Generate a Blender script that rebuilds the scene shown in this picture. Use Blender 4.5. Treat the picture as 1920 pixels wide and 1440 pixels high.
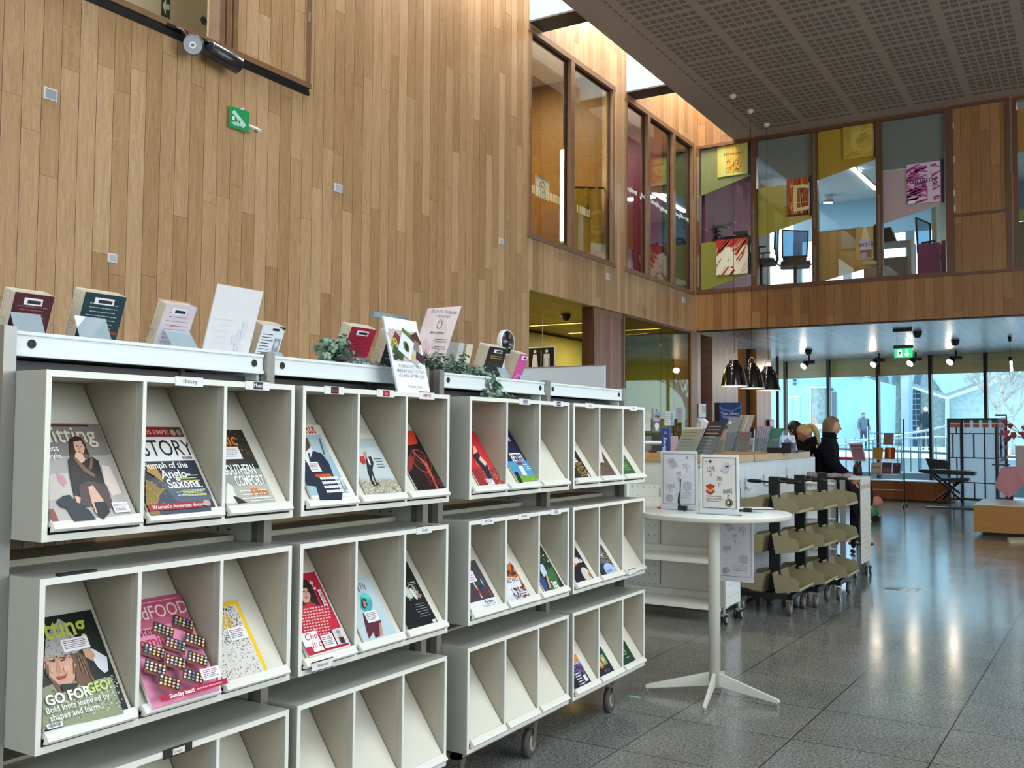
import bpy, bmesh, math, random
from mathutils import Vector, Matrix
random.seed(7)
SC = bpy.context.scene
for _o in list(bpy.data.objects): bpy.data.objects.remove(_o, do_unlink=True)
COL = SC.collection
PI = math.pi

# ------------------------------------------------------------------ camera
F = 1800.0; EYE = 1.45
_A = Vector((2058-960., 818-720., F)).normalized()
_by = 70.0; _B = Vector((-(F*F+98*_by)/1098., _by, F)).normalized()
AX = -_B; AY = _A; AZ = AX.cross(AY)          # world axes in camera coordinates (right, down, forward)
def _w(v): return Vector((AX.dot(v), AY.dot(v), AZ.dot(v)))
RIGHT, DOWN, FWD = _w(Vector((1,0,0))), _w(Vector((0,1,0))), _w(Vector((0,0,1)))
cam_d = bpy.data.cameras.new('camera'); cam = bpy.data.objects.new('camera', cam_d); COL.objects.link(cam)
cam_d.sensor_width = 36; cam_d.lens = F*36/1920; cam_d.clip_end = 300; cam_d.clip_start = .02
m = Matrix.Identity(4)
for i, v in enumerate((RIGHT, -DOWN, -FWD)):
    for j in range(3): m[j][i] = v[j]
m[0][3], m[1][3], m[2][3] = 0, 0, EYE
cam.matrix_world = m
SC.camera = cam

# ------------------------------------------------------------------ world, exposure
SC.view_settings.view_transform = 'Standard'
try: SC.view_settings.look = 'None'
except Exception: pass
SC.view_settings.gamma = 1; SC.view_settings.use_curve_mapping = False
SC.view_settings.exposure = 0.62
wd = bpy.data.worlds.new('overcast_sky'); SC.world = wd; wd.use_nodes = True
wd.node_tree.nodes['Background'].inputs[0].default_value = (.76, .91, 1.0, 1)
wd.node_tree.nodes['Background'].inputs[1].default_value = 2.2

def lamp_area(name, loc, direction, sx, sy, power, color, spread=PI):
    d = bpy.data.lights.new(name, 'AREA'); d.shape = 'RECTANGLE'; d.size = sx; d.size_y = sy
    d.energy = power; d.color = color; d.spread = spread
    o = bpy.data.objects.new(name, d); COL.objects.link(o); o.location = loc
    o.rotation_euler = Vector(direction).to_track_quat('-Z', 'Y').to_euler()
    return o
# daylight entering through the tall windows of the hall (right and behind the camera) and the roof slot
lamp_area('daylight_right_window', (6.8, 5.0, 3.6), (-1, .05, -.12), 10, 4.2, 170, (.97, .98, 1.0))
lamp_area('daylight_rooflight', (1.1, 3.0, 6.5), (0, 0, -1), 2.8, 6.6, 70, (1.0, .985, .96))
lamp_area('daylight_back_window', (.5, -4.8, 3.4), (-.15, 1, -.08), 8, 4.0, 62, (.84, .93, 1.0))
lamp_area('daylight_roof_slot', (-5.36, 6.5, 8.35), (0, 0, -1), .6, 17, 820, (1.0, .98, .95))

# ------------------------------------------------------------------ helpers
def lin(h):
    h = h.lstrip('#'); c = [int(h[i:i+2], 16)/255 for i in (0, 2, 4)]
    return tuple(((x+.055)/1.055)**2.4 if x > .04045 else x/12.92 for x in c)
def ray(px, py):
    v = _w(Vector((px-960., py-720., F))); return v
CAM0 = Vector((0, 0, EYE))
def on_x(px, py, x): d = ray(px, py); return CAM0 + d*(x/d.x)
def on_y(px, py, y): d = ray(px, py); return CAM0 + d*(y/d.y)
def on_z(px, py, z=0.): d = ray(px, py); return CAM0 + d*((z-EYE)/d.z)
def on_p(px, py, p, n): d = ray(px, py); return CAM0 + d*((Vector(p)-CAM0).dot(n)/d.dot(n))

MATS = {}
def pbsdf(name):
    mt = bpy.data.materials.new(name); mt.use_nodes = True
    return mt, mt.node_tree, mt.node_tree.nodes['Principled BSDF']
def mat(color, rough=.5, metal=0., var=0., scale=30., bump=0., spec=.5, coat=0.):
    """procedural surface: base colour with a slight noise variation"""
    key = (color, rough, metal, var, scale, bump, spec, coat)
    if key in MATS: return MATS[key]
    mt, nt, b = pbsdf('m_%s_%d' % (color.lstrip('#'), len(MATS)))
    c = lin(color); b.inputs['Roughness'].default_value = rough; b.inputs['Metallic'].default_value = metal
    b.inputs['Specular IOR Level'].default_value = spec
    b.inputs['Coat Weight'].default_value = coat
    if var or bump:
        tc = nt.nodes.new('ShaderNodeTexCoord'); nz = nt.nodes.new('ShaderNodeTexNoise')
        nz.inputs['Scale'].default_value = scale; nz.inputs['Detail'].default_value = 4
        nt.links.new(tc.outputs['Object'], nz.inputs['Vector'])
        if var:
            r = nt.nodes.new('ShaderNodeMapRange'); r.inputs['From Min'].default_value = .3; r.inputs['From Max'].default_value = .7
            r.inputs['To Min'].default_value = 1-var; r.inputs['To Max'].default_value = 1+var
            nt.links.new(nz.outputs[0], r.inputs[0])
            mx = nt.nodes.new('ShaderNodeVectorMath'); mx.operation = 'SCALE'; mx.inputs[0].default_value = c
            nt.links.new(r.outputs[0], mx.inputs['Scale']); nt.links.new(mx.outputs[0], b.inputs['Base Color'])
        else: b.inputs['Base Color'].default_value = (*c, 1)
        if bump:
            bp = nt.nodes.new('ShaderNodeBump'); bp.inputs['Strength'].default_value = bump; bp.inputs['Distance'].default_value = .01
            nt.links.new(nz.outputs[0], bp.inputs['Height']); nt.links.new(bp.outputs[0], b.inputs['Normal'])
    else: b.inputs['Base Color'].default_value = (*c, 1)
    MATS[key] = mt
    return mt
def emit(color, strength):
    key = ('E', color, strength)
    if key in MATS: return MATS[key]
    mt, nt, b = pbsdf('lit_%s' % color.lstrip('#'))
    b.inputs['Base Color'].default_value = (*lin(color), 1); b.inputs['Emission Color'].default_value = (*lin(color), 1)
    b.inputs['Emission Strength'].default_value = strength
    MATS[key] = mt; return mt
def glass(color='#f4fbfa', refl=1.0, name='clear_glass', trans=1.0, film=0.):
    key = ('G', color, refl, trans, film)
    if key in MATS: return MATS[key]
    mt = bpy.data.materials.new(name); mt.use_nodes = True; nt = mt.node_tree; nt.nodes.clear()
    out = nt.nodes.new('ShaderNodeOutputMaterial'); tr = nt.nodes.new('ShaderNodeBsdfTransparent'); gl = nt.nodes.new('ShaderNodeBsdfGlossy')
    tr.inputs[0].default_value = (*lin(color), 1); gl.inputs['Roughness'].default_value = .01
    fr = nt.nodes.new('ShaderNodeFresnel')
    ge = nt.nodes.new('ShaderNodeNewGeometry'); io = nt.nodes.new('ShaderNodeMath'); io.operation = 'MULTIPLY_ADD'      # same Fresnel term on both faces of a thin pane
    nt.links.new(ge.outputs['Backfacing'], io.inputs[0]); io.inputs[1].default_value = 1/1.5-1.5; io.inputs[2].default_value = 1.5; nt.links.new(io.outputs[0], fr.inputs[0])
    mu = nt.nodes.new('ShaderNodeMath'); mu.operation = 'MULTIPLY'; mu.inputs[1].default_value = refl; nt.links.new(fr.outputs[0], mu.inputs[0])
    mx = nt.nodes.new('ShaderNodeMixShader'); nt.links.new(mu.outputs[0], mx.inputs[0]); nt.links.new(tr.outputs[0], mx.inputs[1]); nt.links.new(gl.outputs[0], mx.inputs[2])
    last = mx
    if film:
        df = nt.nodes.new('ShaderNodeBsdfDiffuse'); df.inputs[0].default_value = (*lin(color), 1)
        m2 = nt.nodes.new('ShaderNodeMixShader'); m2.inputs[0].default_value = film
        nt.links.new(mx.outputs[0], m2.inputs[1]); nt.links.new(df.outputs[0], m2.inputs[2]); last = m2
    nt.links.new(last.outputs[0], out.inputs[0])
    MATS[key] = mt; return mt

class N:
    """tiny node-graph writer"""
    def __init__(s, nt): s.nt = nt
    def node(s, t, **kw):
        n = s.nt.nodes.new(t)
        for k, v in kw.items(): setattr(n, k, v)
        return n
    def setin(s, n, i, v):
        if isinstance(v, (int, float)): n.inputs[i].default_value = v
        elif isinstance(v, tuple): n.inputs[i].default_value = v
        else: s.nt.links.new(v, n.inputs[i])
    def m(s, op, a, b=0., c=None):
        n = s.node('ShaderNodeMath', operation=op); s.setin(n, 0, a); s.setin(n, 1, b)
        if c is not None: s.setin(n, 2, c)
        return n.outputs[0]
    def xyz(s, v):
        n = s.node('ShaderNodeSeparateXYZ'); s.nt.links.new(v, n.inputs[0]); return n.outputs
    def comb(s, a, b, c=0.):
        n = s.node('ShaderNodeCombineXYZ'); s.setin(n, 0, a); s.setin(n, 1, b); s.setin(n, 2, c); return n.outputs[0]
    def white(s, v):
        n = s.node('ShaderNodeTexWhiteNoise', noise_dimensions='3D'); s.nt.links.new(v, n.inputs['Vector']); return n.outputs[0]
    def noise(s, v, scale=1., detail=4., rough=.55, dist=0.):
        n = s.node('ShaderNodeTexNoise'); s.nt.links.new(v, n.inputs['Vector']); n.inputs['Scale'].default_value = scale
        n.inputs['Detail'].default_value = detail; n.inputs['Roughness'].default_value = rough; n.inputs['Distortion'].default_value = dist
        return n.outputs[0]
    def ramp(s, f, stops):
        n = s.node('ShaderNodeValToRGB'); e = n.color_ramp.elements
        while len(e) > 1: e.remove(e[-1])
        e[0].position, e[0].color = stops[0][0], (*lin(stops[0][1]), 1)
        for p, c in stops[1:]:
            k = e.new(p); k.color = (*lin(c), 1)
        s.nt.links.new(f, n.inputs[0]); return n.outputs[0]
    def mix(s, f, a, b, mode='MIX'):
        n = s.node('ShaderNodeMix', data_type='RGBA', blend_type=mode); s.setin(n, 0, f)
        for i, v in ((6, a), (7, b)):
            if isinstance(v, tuple): n.inputs[i].default_value = v if len(v) == 4 else (*v, 1)
            else: s.nt.links.new(v, n.inputs[i])
        return n.outputs[2]

def plank_mat(name, ua, va, stops, width=.13, length=1.9, phase=-.07, rough=.42, gap='#3a2413', gapw=.0035, spec=.4, bumpk=.25, grain=1.):
    """boards running along axis va, laid side by side along axis ua"""
    mt, nt, b = pbsdf(name); g = N(nt)
    P = g.xyz(g.node('ShaderNodeTexCoord').outputs['Object'])
    u, v = P[ua], P[va]
    s = g.m('DIVIDE', g.m('SUBTRACT', u, phase), width)
    iu = g.m('FLOOR', s); fu = g.m('FRACT', s)
    off = g.m('MULTIPLY', g.white(g.comb(iu, 3.3, 1.)), 7.)
    t = g.m('DIVIDE', g.m('ADD', v, off), length)
    # uneven lengths: warp the running coordinate per column
    t = g.m('ADD', t, g.m('MULTIPLY', g.m('SINE', g.m('MULTIPLY', t, 2.7)), .22))
    iv = g.m('FLOOR', t); fv = g.m('FRACT', t)
    rnd = g.white(g.comb(iu, iv, 9.)); rnd2 = g.white(g.comb(iu, iv, 4.))
    # grain stretched along the board
    gv = g.comb(g.m('MULTIPLY', u, 34.), g.m('MULTIPLY', v, 2.2), g.m('MULTIPLY', rnd, 40.))
    gr = g.noise(gv, 1., 5., .6, 1.2)
    fig = g.noise(g.comb(g.m('MULTIPLY', u, 9.), g.m('MULTIPLY', v, .9), g.m('MULTIPLY', rnd2, 60.)), 1., 3., .5, 2.5)
    fine = g.noise(g.comb(g.m('MULTIPLY', u, 190.), g.m('MULTIPLY', v, 5.), rnd), 1., 2., .5)
    rings = g.m('FRACT', g.m('MULTIPLY', fig, 9.))
    f = g.m('ADD', g.m('ADD', g.m('MULTIPLY', rnd, .30), g.m('ADD', .21*(1-grain), g.m('MULTIPLY', gr, .42*grain))), g.m('ADD', g.m('MULTIPLY', rings, .13), g.m('MULTIPLY', fine, .18)))
    colr = g.ramp(f, stops)
    e1 = g.m('LESS_THAN', fu, gapw/width); e2 = g.m('LESS_THAN', fv, gapw*.8/length)
    edge = g.m('MAXIMUM', e1, e2)
    colr = g.mix(edge, colr, (*lin(gap), 1))
    nt.links.new(colr, b.inputs['Base Color'])
    b.inputs['Specular IOR Level'].default_value = spec
    r = g.m('ADD', rough-.08, g.m('MULTIPLY', gr, .2)); nt.links.new(r, b.inputs['Roughness'])
    bp = g.node('ShaderNodeBump'); bp.inputs['Strength'].default_value = bumpk; bp.inputs['Distance'].default_value = .004
    g.setin(bp, 'Height', g.m('SUBTRACT', g.m('MULTIPLY', gr, .25), g.m('ADD', edge, g.m('MULTIPLY', rnd2, .3))))
    nt.links.new(bp.outputs[0], b.inputs['Normal'])
    return mt

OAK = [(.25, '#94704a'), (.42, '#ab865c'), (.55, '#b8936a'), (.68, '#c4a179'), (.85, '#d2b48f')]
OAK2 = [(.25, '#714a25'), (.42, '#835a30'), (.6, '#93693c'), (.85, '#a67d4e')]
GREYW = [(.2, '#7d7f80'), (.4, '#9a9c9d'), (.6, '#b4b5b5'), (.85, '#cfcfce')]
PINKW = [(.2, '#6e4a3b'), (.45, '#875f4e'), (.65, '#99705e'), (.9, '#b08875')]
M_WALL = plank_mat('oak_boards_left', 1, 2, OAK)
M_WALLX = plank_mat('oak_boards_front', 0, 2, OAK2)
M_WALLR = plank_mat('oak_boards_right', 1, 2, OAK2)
M_SOFF = plank_mat('pale_soffit_boards', 0, 1, GREYW, width=.16, length=1.6, rough=.3, spec=.6, gap='#3d4044', bumpk=.05, grain=.35, gapw=.008)
M_SOFF2 = plank_mat('olive_soffit_boards', 0, 1, [(.2, '#7d6a35'), (.5, '#958043'), (.9, '#ab9757')], width=.14, length=3, rough=.4)
M_PINKX = plank_mat('rosy_boards_front', 0, 2, PINKW, width=.11)
M_PINKY = plank_mat('rosy_boards_side', 1, 2, PINKW, width=.11)
M_FRAME = mat('#7d5c40', .45, var=.12, scale=12)
M_DKFRAME = mat('#5d3a1f', .45, var=.12, scale=12)

def tag(o, label=None, cat=None, group=None, kind=None):
    if label: o['label'] = label
    if cat: o['category'] = cat
    if group: o['group'] = group
    if kind: o['kind'] = kind
    return o
def thing(name, label, cat, loc=(0, 0, 0), rz=0., group=None):
    o = bpy.data.objects.new(name, None); COL.objects.link(o); o.location = loc; o.rotation_euler = (0, 0, rz)
    o.empty_display_size = .1
    return tag(o, label, cat, group)
def copy_tree(o, parent=None):
    c = o.copy(); COL.objects.link(c); c.parent = parent
    for ch in list(o.children): copy_tree(ch, c)
    return c

class MB:
    """mesh builder: faces with materials, linked as ONE object"""
    def __init__(s): s.v = []; s.f = []; s.mi = []; s.mats = []; s.sm = []
    def mid(s, m):
        if m not in s.mats: s.mats.append(m)
        return s.mats.index(m)
    def add(s, vs, fs, m, smooth=False):
        o = len(s.v); s.v += [tuple(x) for x in vs]; k = s.mid(m)
        for f in fs: s.f.append([i+o for i in f]); s.mi.append(k); s.sm.append(smooth)
        return s
    def box(s, x0, x1, y0, y1, z0, z1, m, T=None):
        if x0 > x1: x0, x1 = x1, x0
        if y0 > y1: y0, y1 = y1, y0
        if z0 > z1: z0, z1 = z1, z0
        vs = [Vector((x, y, z)) for z in (z0, z1) for y in (y0, y1) for x in (x0, x1)]
        if T: vs = [T @ v for v in vs]
        return s.add(vs, [(0, 2, 3, 1), (4, 5, 7, 6), (0, 1, 5, 4), (2, 6, 7, 3), (0, 4, 6, 2), (1, 3, 7, 5)], m)
    def cbox(s, c, sx, sy, sz, m, T=None):
        return s.box(c[0]-sx/2, c[0]+sx/2, c[1]-sy/2, c[1]+sy/2, c[2]-sz/2, c[2]+sz/2, m, T)
    def rbox(s, x0, x1, y0, y1, z0, z1, m, r=.01, T=None, seg=3):
        """box with rounded vertical edges"""
        pts = []
        for cx, cy, a0 in ((x1-r, y1-r, 0), (x0+r, y1-r, 90), (x0+r, y0+r, 180), (x1-r, y0+r, 270)):
            for k in range(seg+1):
                a = math.radians(a0+90*k/seg); pts.append((cx+r*math.cos(a), cy+r*math.sin(a)))
        return s.prism(pts, z0, z1, m, T)
    def prism(s, pts, z0, z1, m, T=None, smooth=False):
        n = len(pts)
        vs = [Vector((p[0], p[1], z0)) for p in pts]+[Vector((p[0], p[1], z1)) for p in pts]
        if T: vs = [T @ v for v in vs]
        o = len(s.v); s.v += [tuple(v) for v in vs]; k = s.mid(m)
        s.f.append([o+i for i in reversed(range(n))]); s.f.append([o+n+i for i in range(n)]); s.mi += [k, k]; s.sm += [False]*2
        for i in range(n):
            j = (i+1) % n; s.f.append([o+i, o+j, o+n+j, o+n+i]); s.mi.append(k); s.sm.append(smooth)
        return s
    def quad(s, a, b, c, d, m): return s.add([a, b, c, d], [(0, 1, 2, 3)], m)
    def poly(s, pts, m): return s.add(pts, [tuple(range(len(pts)))], m)
    def slab(s, pts, off, m):
        """polygon extruded by the vector off"""
        off = Vector(off); n = len(pts); a = [Vector(p) for p in pts]; b = [p+off for p in a]
        fs = [tuple(reversed(range(n))), tuple(range(n, 2*n))]+[(i, (i+1) % n, n+(i+1) % n, n+i) for i in range(n)]
        return s.add(a+b, fs, m)
    def tube(s, pts, r, m, seg=10, cap=True, closed=False):
        pts = [Vector(p) for p in pts]; n = len(pts)
        rr = r if isinstance(r, (list, tuple)) else [r]*n
        rings = []; up = None
        for i, p in enumerate(pts):
            a = pts[i-1] if (i > 0 or closed) else p; b = pts[(i+1) % n] if (i < n-1 or closed) else p
            t = (b-a).normalized()
            if up is None:
                up = t.orthogonal().normalized()
            else:
                up = (up-t*up.dot(t))
                up = up.normalized() if up.length > 1e-6 else t.orthogonal().normalized()
            w = t.cross(up)
            rings.append([p+(up*math.cos(2*PI*k/seg)+w*math.sin(2*PI*k/seg))*rr[i] for k in range(seg)])
        vs = [v for q in rings for v in q]; fs = []
        for i in range(n if closed else n-1):
            j = (i+1) % n
            for k in range(seg):
                l = (k+1) % seg; fs.append((i*seg+k, i*seg+l, j*seg+l, j*seg+k))
        s.add(vs, fs, m, True)
        if cap and not closed:
            o = len(s.v)-len(vs); k0 = s.mid(m)
            s.f.append([o+i for i in reversed(range(seg))]); s.f.append([o+(n-1)*seg+i for i in range(seg)]); s.mi += [k0, k0]; s.sm += [False]*2
        return s
    def cyl(s, a, b, r, m, seg=20, r2=None): return s.tube([a, b], [r, r if r2 is None else r2], m, seg)
    def lathe(s, prof, m, c=(0, 0, 0), seg=28, T=None, mats=None):
        vs = []; fs = []
        for (r, z) in prof:
            for k in range(seg):
                a = 2*PI*k/seg; v = Vector((r*math.cos(a), r*math.sin(a), z))
                v = (T @ v) if T else v+Vector(c)
                vs.append(v)
        n = len(prof)
        for i in range(n-1):
            for k in range(seg):
                l = (k+1) % seg; fs.append((i*seg+k, i*seg+l, (i+1)*seg+l, (i+1)*seg+k))
        return s.add(vs, fs, m, True)
    def ball(s, c, r, m, seg=16, rings=10, sc=(1, 1, 1), T=None):
        vs = []; fs = []
        for i in range(rings+1):
            a = PI*i/rings
            for k in range(seg):
                b = 2*PI*k/seg; v = Vector((r*sc[0]*math.sin(a)*math.cos(b), r*sc[1]*math.sin(a)*math.sin(b), r*sc[2]*math.cos(a)))
                v = (T @ v) if T else v
                vs.append(v+Vector(c))
        for i in range(rings):
            for k in range(seg):
                l = (k+1) % seg; fs.append((i*seg+k, (i+1)*seg+k, (i+1)*seg+l, i*seg+l))
        return s.add(vs, fs, m, True)
    def build(s, name, parent=None, bevel=0.):
        me = bpy.data.meshes.new(name); me.from_pydata([tuple(v) for v in s.v], [], s.f)
        for m_ in s.mats: me.materials.append(m_)
        me.polygons.foreach_set('material_index', s.mi); me.polygons.foreach_set('use_smooth', s.sm)
        bm = bmesh.new(); bm.from_mesh(me)
        bmesh.ops.remove_doubles(bm, verts=bm.verts, dist=1e-6)
        bm.to_mesh(me); bm.free()
        me.update(); me.validate()
        o = bpy.data.objects.new(name, me); COL.objects.link(o)
        if parent: o.parent = parent
        if bevel:
            b = o.modifiers.new('bevel', 'BEVEL'); b.width = bevel; b.segments = 2; b.limit_method = 'ANGLE'; b.angle_limit = .6
        return o
def struct(name, mb, bevel=0.): return tag(mb.build(name, None, bevel), kind='structure')
def TR(loc=(0, 0, 0), rz=0., rx=0., ry=0.):
    return Matrix.Translation(Vector(loc)) @ Matrix.Rotation(rz, 4, 'Z') @ Matrix.Rotation(ry, 4, 'Y') @ Matrix.Rotation(rx, 4, 'X')

_tc = {}
def text_geo(txt, size, bold=0., align='LEFT', space=1.):
    key = (txt, size, bold, align, space)
    if key not in _tc:
        cu = bpy.data.curves.new('t', 'FONT'); cu.body = txt; cu.size = size; cu.offset = bold*size; cu.align_x = align; cu.resolution_u = 3
        cu.space_character = space
        ob = bpy.data.objects.new('t', cu); me = bpy.data.meshes.new_from_object(ob)
        _tc[key] = ([v.co.copy() for v in me.vertices], [tuple(p.vertices) for p in me.polygons])
        bpy.data.objects.remove(ob); bpy.data.curves.remove(cu); bpy.data.meshes.remove(me)
    return _tc[key]
class Art(MB):
    """printed artwork lying on a real surface: flat shapes stacked a hair apart. o = lower-left corner, u right, v up"""
    def __init__(s, o, u, v, step=.00025, n=None, rough=.35):
        super().__init__(); s.o = Vector(o); s.u = Vector(u).normalized(); s.w = Vector(v).normalized()
        s.n = s.u.cross(s.w).normalized()
        s.k = 1; s.step = step; s.rough = rough; s.lo = -1e9; s.hi = 1e9
        if n and s.n.dot(Vector(n)) < 0: s.n = -s.n
    def P(s, a, b): return s.o+s.u*a+s.w*b+s.n*(s.step*s.k)
    def px(s, x, y):
        """pixel of the photograph -> (u, v) on the surface"""
        q = on_p(x, y, s.o, s.n)-s.o; return q.dot(s.u), q.dot(s.w)
    def M(s, c): return c if not isinstance(c, str) else mat(c, s.rough)
    def clip(s, pts):
        """trim a shape to the printed sheet (lo <= u <= hi)"""
        for lim, sg in ((s.lo, 1), (s.hi, -1)):
            out = []
            for i, q in enumerate(pts):
                p = pts[i-1]; a, b = (p[0]-lim)*sg, (q[0]-lim)*sg
                if (a < 0) != (b < 0): t = a/(a-b); out.append((p[0]+(q[0]-p[0])*t, p[1]+(q[1]-p[1])*t))
                if b >= 0: out.append(q)
            pts = out
            if len(pts) < 3: return []
        return pts
    def shps(s, lst, c):
        for pts in lst:
            pts = s.clip(list(pts))
            if pts: s.poly([s.P(*p) for p in pts], s.M(c))
        s.k += 1
    def shp(s, pts, c): s.shps([pts], c)
    def pp(s, pts, c): s.shp([s.px(*p) for p in pts], c)
    def rect(s, a0, b0, a1, b1, c): s.shp([(a0, b0), (a1, b0), (a1, b1), (a0, b1)], c)
    def frame(s, a0, b0, a1, b1, t, c):
        s.shps([[(a0, b0), (a1, b0), (a1, b0+t), (a0, b0+t)], [(a0, b1-t), (a1, b1-t), (a1, b1), (a0, b1)],
                [(a0, b0), (a0+t, b0), (a0+t, b1), (a0, b1)], [(a1-t, b0), (a1, b0), (a1, b1), (a1-t, b1)]], c)
    def ell(s, a, b, ra, rb, c, n=18, rot=0.):
        s.shp([(a+ra*math.cos(t)*math.cos(rot)-rb*math.sin(t)*math.sin(rot), b+ra*math.cos(t)*math.sin(rot)+rb*math.sin(t)*math.cos(rot)) for t in [2*PI*i/n for i in range(n)]], c)
    def ring(s, a, b, r0, r1, c, n=24):
        s.shps([[(a+r*math.cos(t), b+r*math.sin(t)) for r, t in ((r0, 2*PI*i/n), (r1, 2*PI*i/n), (r1, 2*PI*(i+1)/n), (r0, 2*PI*(i+1)/n))] for i in range(n)], c)
    def text(s, t, a, b, size, c, bold=0., align='LEFT', sx=1., slant=0., rot=0., space=1., mirror=False):
        vs, fs = text_geo(t, size, bold, align, space); ca, sa = math.cos(rot), math.sin(rot); o = []
        for v in vs:
            x = v.x*sx+v.y*slant; y = v.y
            if mirror: x = -x
            o.append((a+x*ca-y*sa, b+x*sa+y*ca))
        if s.lo > -1e8:
            for f in fs:
                q = s.clip([o[i] for i in f])
                if q: s.poly([s.P(*p) for p in q], s.M(c))
        else: s.add([s.P(*p) for p in o], fs, s.M(c))
        s.k += 1
    def lines(s, a0, b0, a1, n, dy, c, th=.0015, jag=.25, align='L'):
        """rows of small print too fine to read in the photograph"""
        L = []
        for i in range(n):
            w = (a1-a0)*(1-jag*random.random()); x0 = a0 if align == 'L' else a0+((a1-a0)-w)/2
            y = b0-i*dy; x = x0
            while x < x0+w:
                q = min(random.uniform(.004, .012)*max(1, (a1-a0)/.1), x0+w-x)
                L.append([(x, y), (x+q, y), (x+q, y+th), (x, y+th)]); x += q+(a1-a0)*.018
        s.shps(L, c)
    def barcode(s, a, b, w, h, n=22, vert=False):
        s.rect(a, b, a+w, b+h, '#f2f2ee'); L = []
        for i in range(n):
            if vert:
                y = b+h*(.08+.84*i/n); t = h*.84/n*random.uniform(.3, .8); L.append([(a+w*.2, y), (a+w*.9, y), (a+w*.9, y+t), (a+w*.2, y+t)])
            else:
                x = a+w*(.08+.84*i/n); t = w*.84/n*random.uniform(.3, .8); L.append([(x, b+h*.2), (x+t, b+h*.2), (x+t, b+h*.9), (x, b+h*.9)])
        s.shps(L, '#16161a')
    def specks(s, a0, b0, a1, b1, n, c, r0=.001, r1=.003, inside=None):
        L = []
        for i in range(n):
            x, y = random.uniform(a0, a1), random.uniform(b0, b1); r = random.uniform(r0, r1)
            if inside and not inside(x, y): continue
            t = random.uniform(0, PI); q = random.uniform(.4, 1)
            L.append([(x+r*math.cos(t), y+r*math.sin(t)), (x-r*q*math.sin(t), y+r*q*math.cos(t)), (x-r*math.cos(t), y-r*math.sin(t)), (x+r*q*math.sin(t), y-r*q*math.cos(t))])
        s.shps(L, c)

def holed(mb, axis, c0, c1, us, zs, holes, m):
    """wall slab between c0 and c1 on the axis, made of cells of the us x zs grid, leaving out the holes (u0,u1,z0,z1)"""
    for a, b in zip(us, us[1:]):
        for z0, z1 in zip(zs, zs[1:]):
            if any(h[0]-1e-6 <= a and b <= h[1]+1e-6 and h[2]-1e-6 <= z0 and z1 <= h[3]+1e-6 for h in holes): continue
            if axis == 'x': mb.box(c0, c1, a, b, z0, z1, m)
            else: mb.box(a, b, c0, c1, z0, z1, m)
# ================================================================== THE ROOM
WX = -5.702; FY = 15.255; SOF = 3.15; CEI = 6.30
# floor: polished speckled granite slabs
def floor_mat():
    mt, nt, b = pbsdf('granite_floor'); g = N(nt)
    tc = g.node('ShaderNodeTexCoord').outputs['Object']; P = g.xyz(tc)
    sh = g.m('MULTIPLY', g.m('SUBTRACT', P[1], 5.), .0215)
    u = g.m('DIVIDE', g.m('ADD', g.m('SUBTRACT', P[0], sh), .657), .6155)
    v = g.m('DIVIDE', g.m('SUBTRACT', P[1], 4.665), .5825)
    iu, fu, iv, fv = g.m('FLOOR', u), g.m('FRACT', u), g.m('FLOOR', v), g.m('FRACT', v)
    e = g.m('MAXIMUM', g.m('LESS_THAN', fu, .011), g.m('MULTIPLY', g.m('LESS_THAN', fv, .013), .9))
    n1 = g.noise(tc, 78., 3., .8); n2 = g.noise(tc, 3., 3., .5); n3 = g.noise(tc, 330., 1., .5)
    f = g.m('ADD', g.m('ADD', g.m('MULTIPLY', n1, .95), g.m('MULTIPLY', n3, .16)), g.m('ADD', g.m('MULTIPLY', n2, .12), g.m('MULTIPLY', g.white(g.comb(iu, iv, 2.)), .035)))
    c = g.ramp(f, [(.42, '#343837'), (.56, '#5e605e'), (.68, '#82837e'), (.85, '#b3b2a9')])
    c = g.mix(e, c, (*lin('#121110'), 1)); nt.links.new(c, b.inputs['Base Color'])
    r = g.m('ADD', .075, g.m('ADD', g.m('MULTIPLY', n2, .08), g.m('MULTIPLY', n1, .07))); nt.links.new(r, b.inputs['Roughness'])
    b.inputs['Specular IOR Level'].default_value = .62
    bp = g.node('ShaderNodeBump'); bp.inputs['Strength'].default_value = .06; bp.inputs['Distance'].default_value = .01
    g.setin(bp, 'Height', g.noise(tc, 2.2, 2., .5)); nt.links.new(bp.outputs[0], b.inputs['Normal'])
    return mt
fl = MB(); fl.box(-11, 8, -6, 24.6, -.3, 0, floor_mat()); struct('floor', fl)

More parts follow.
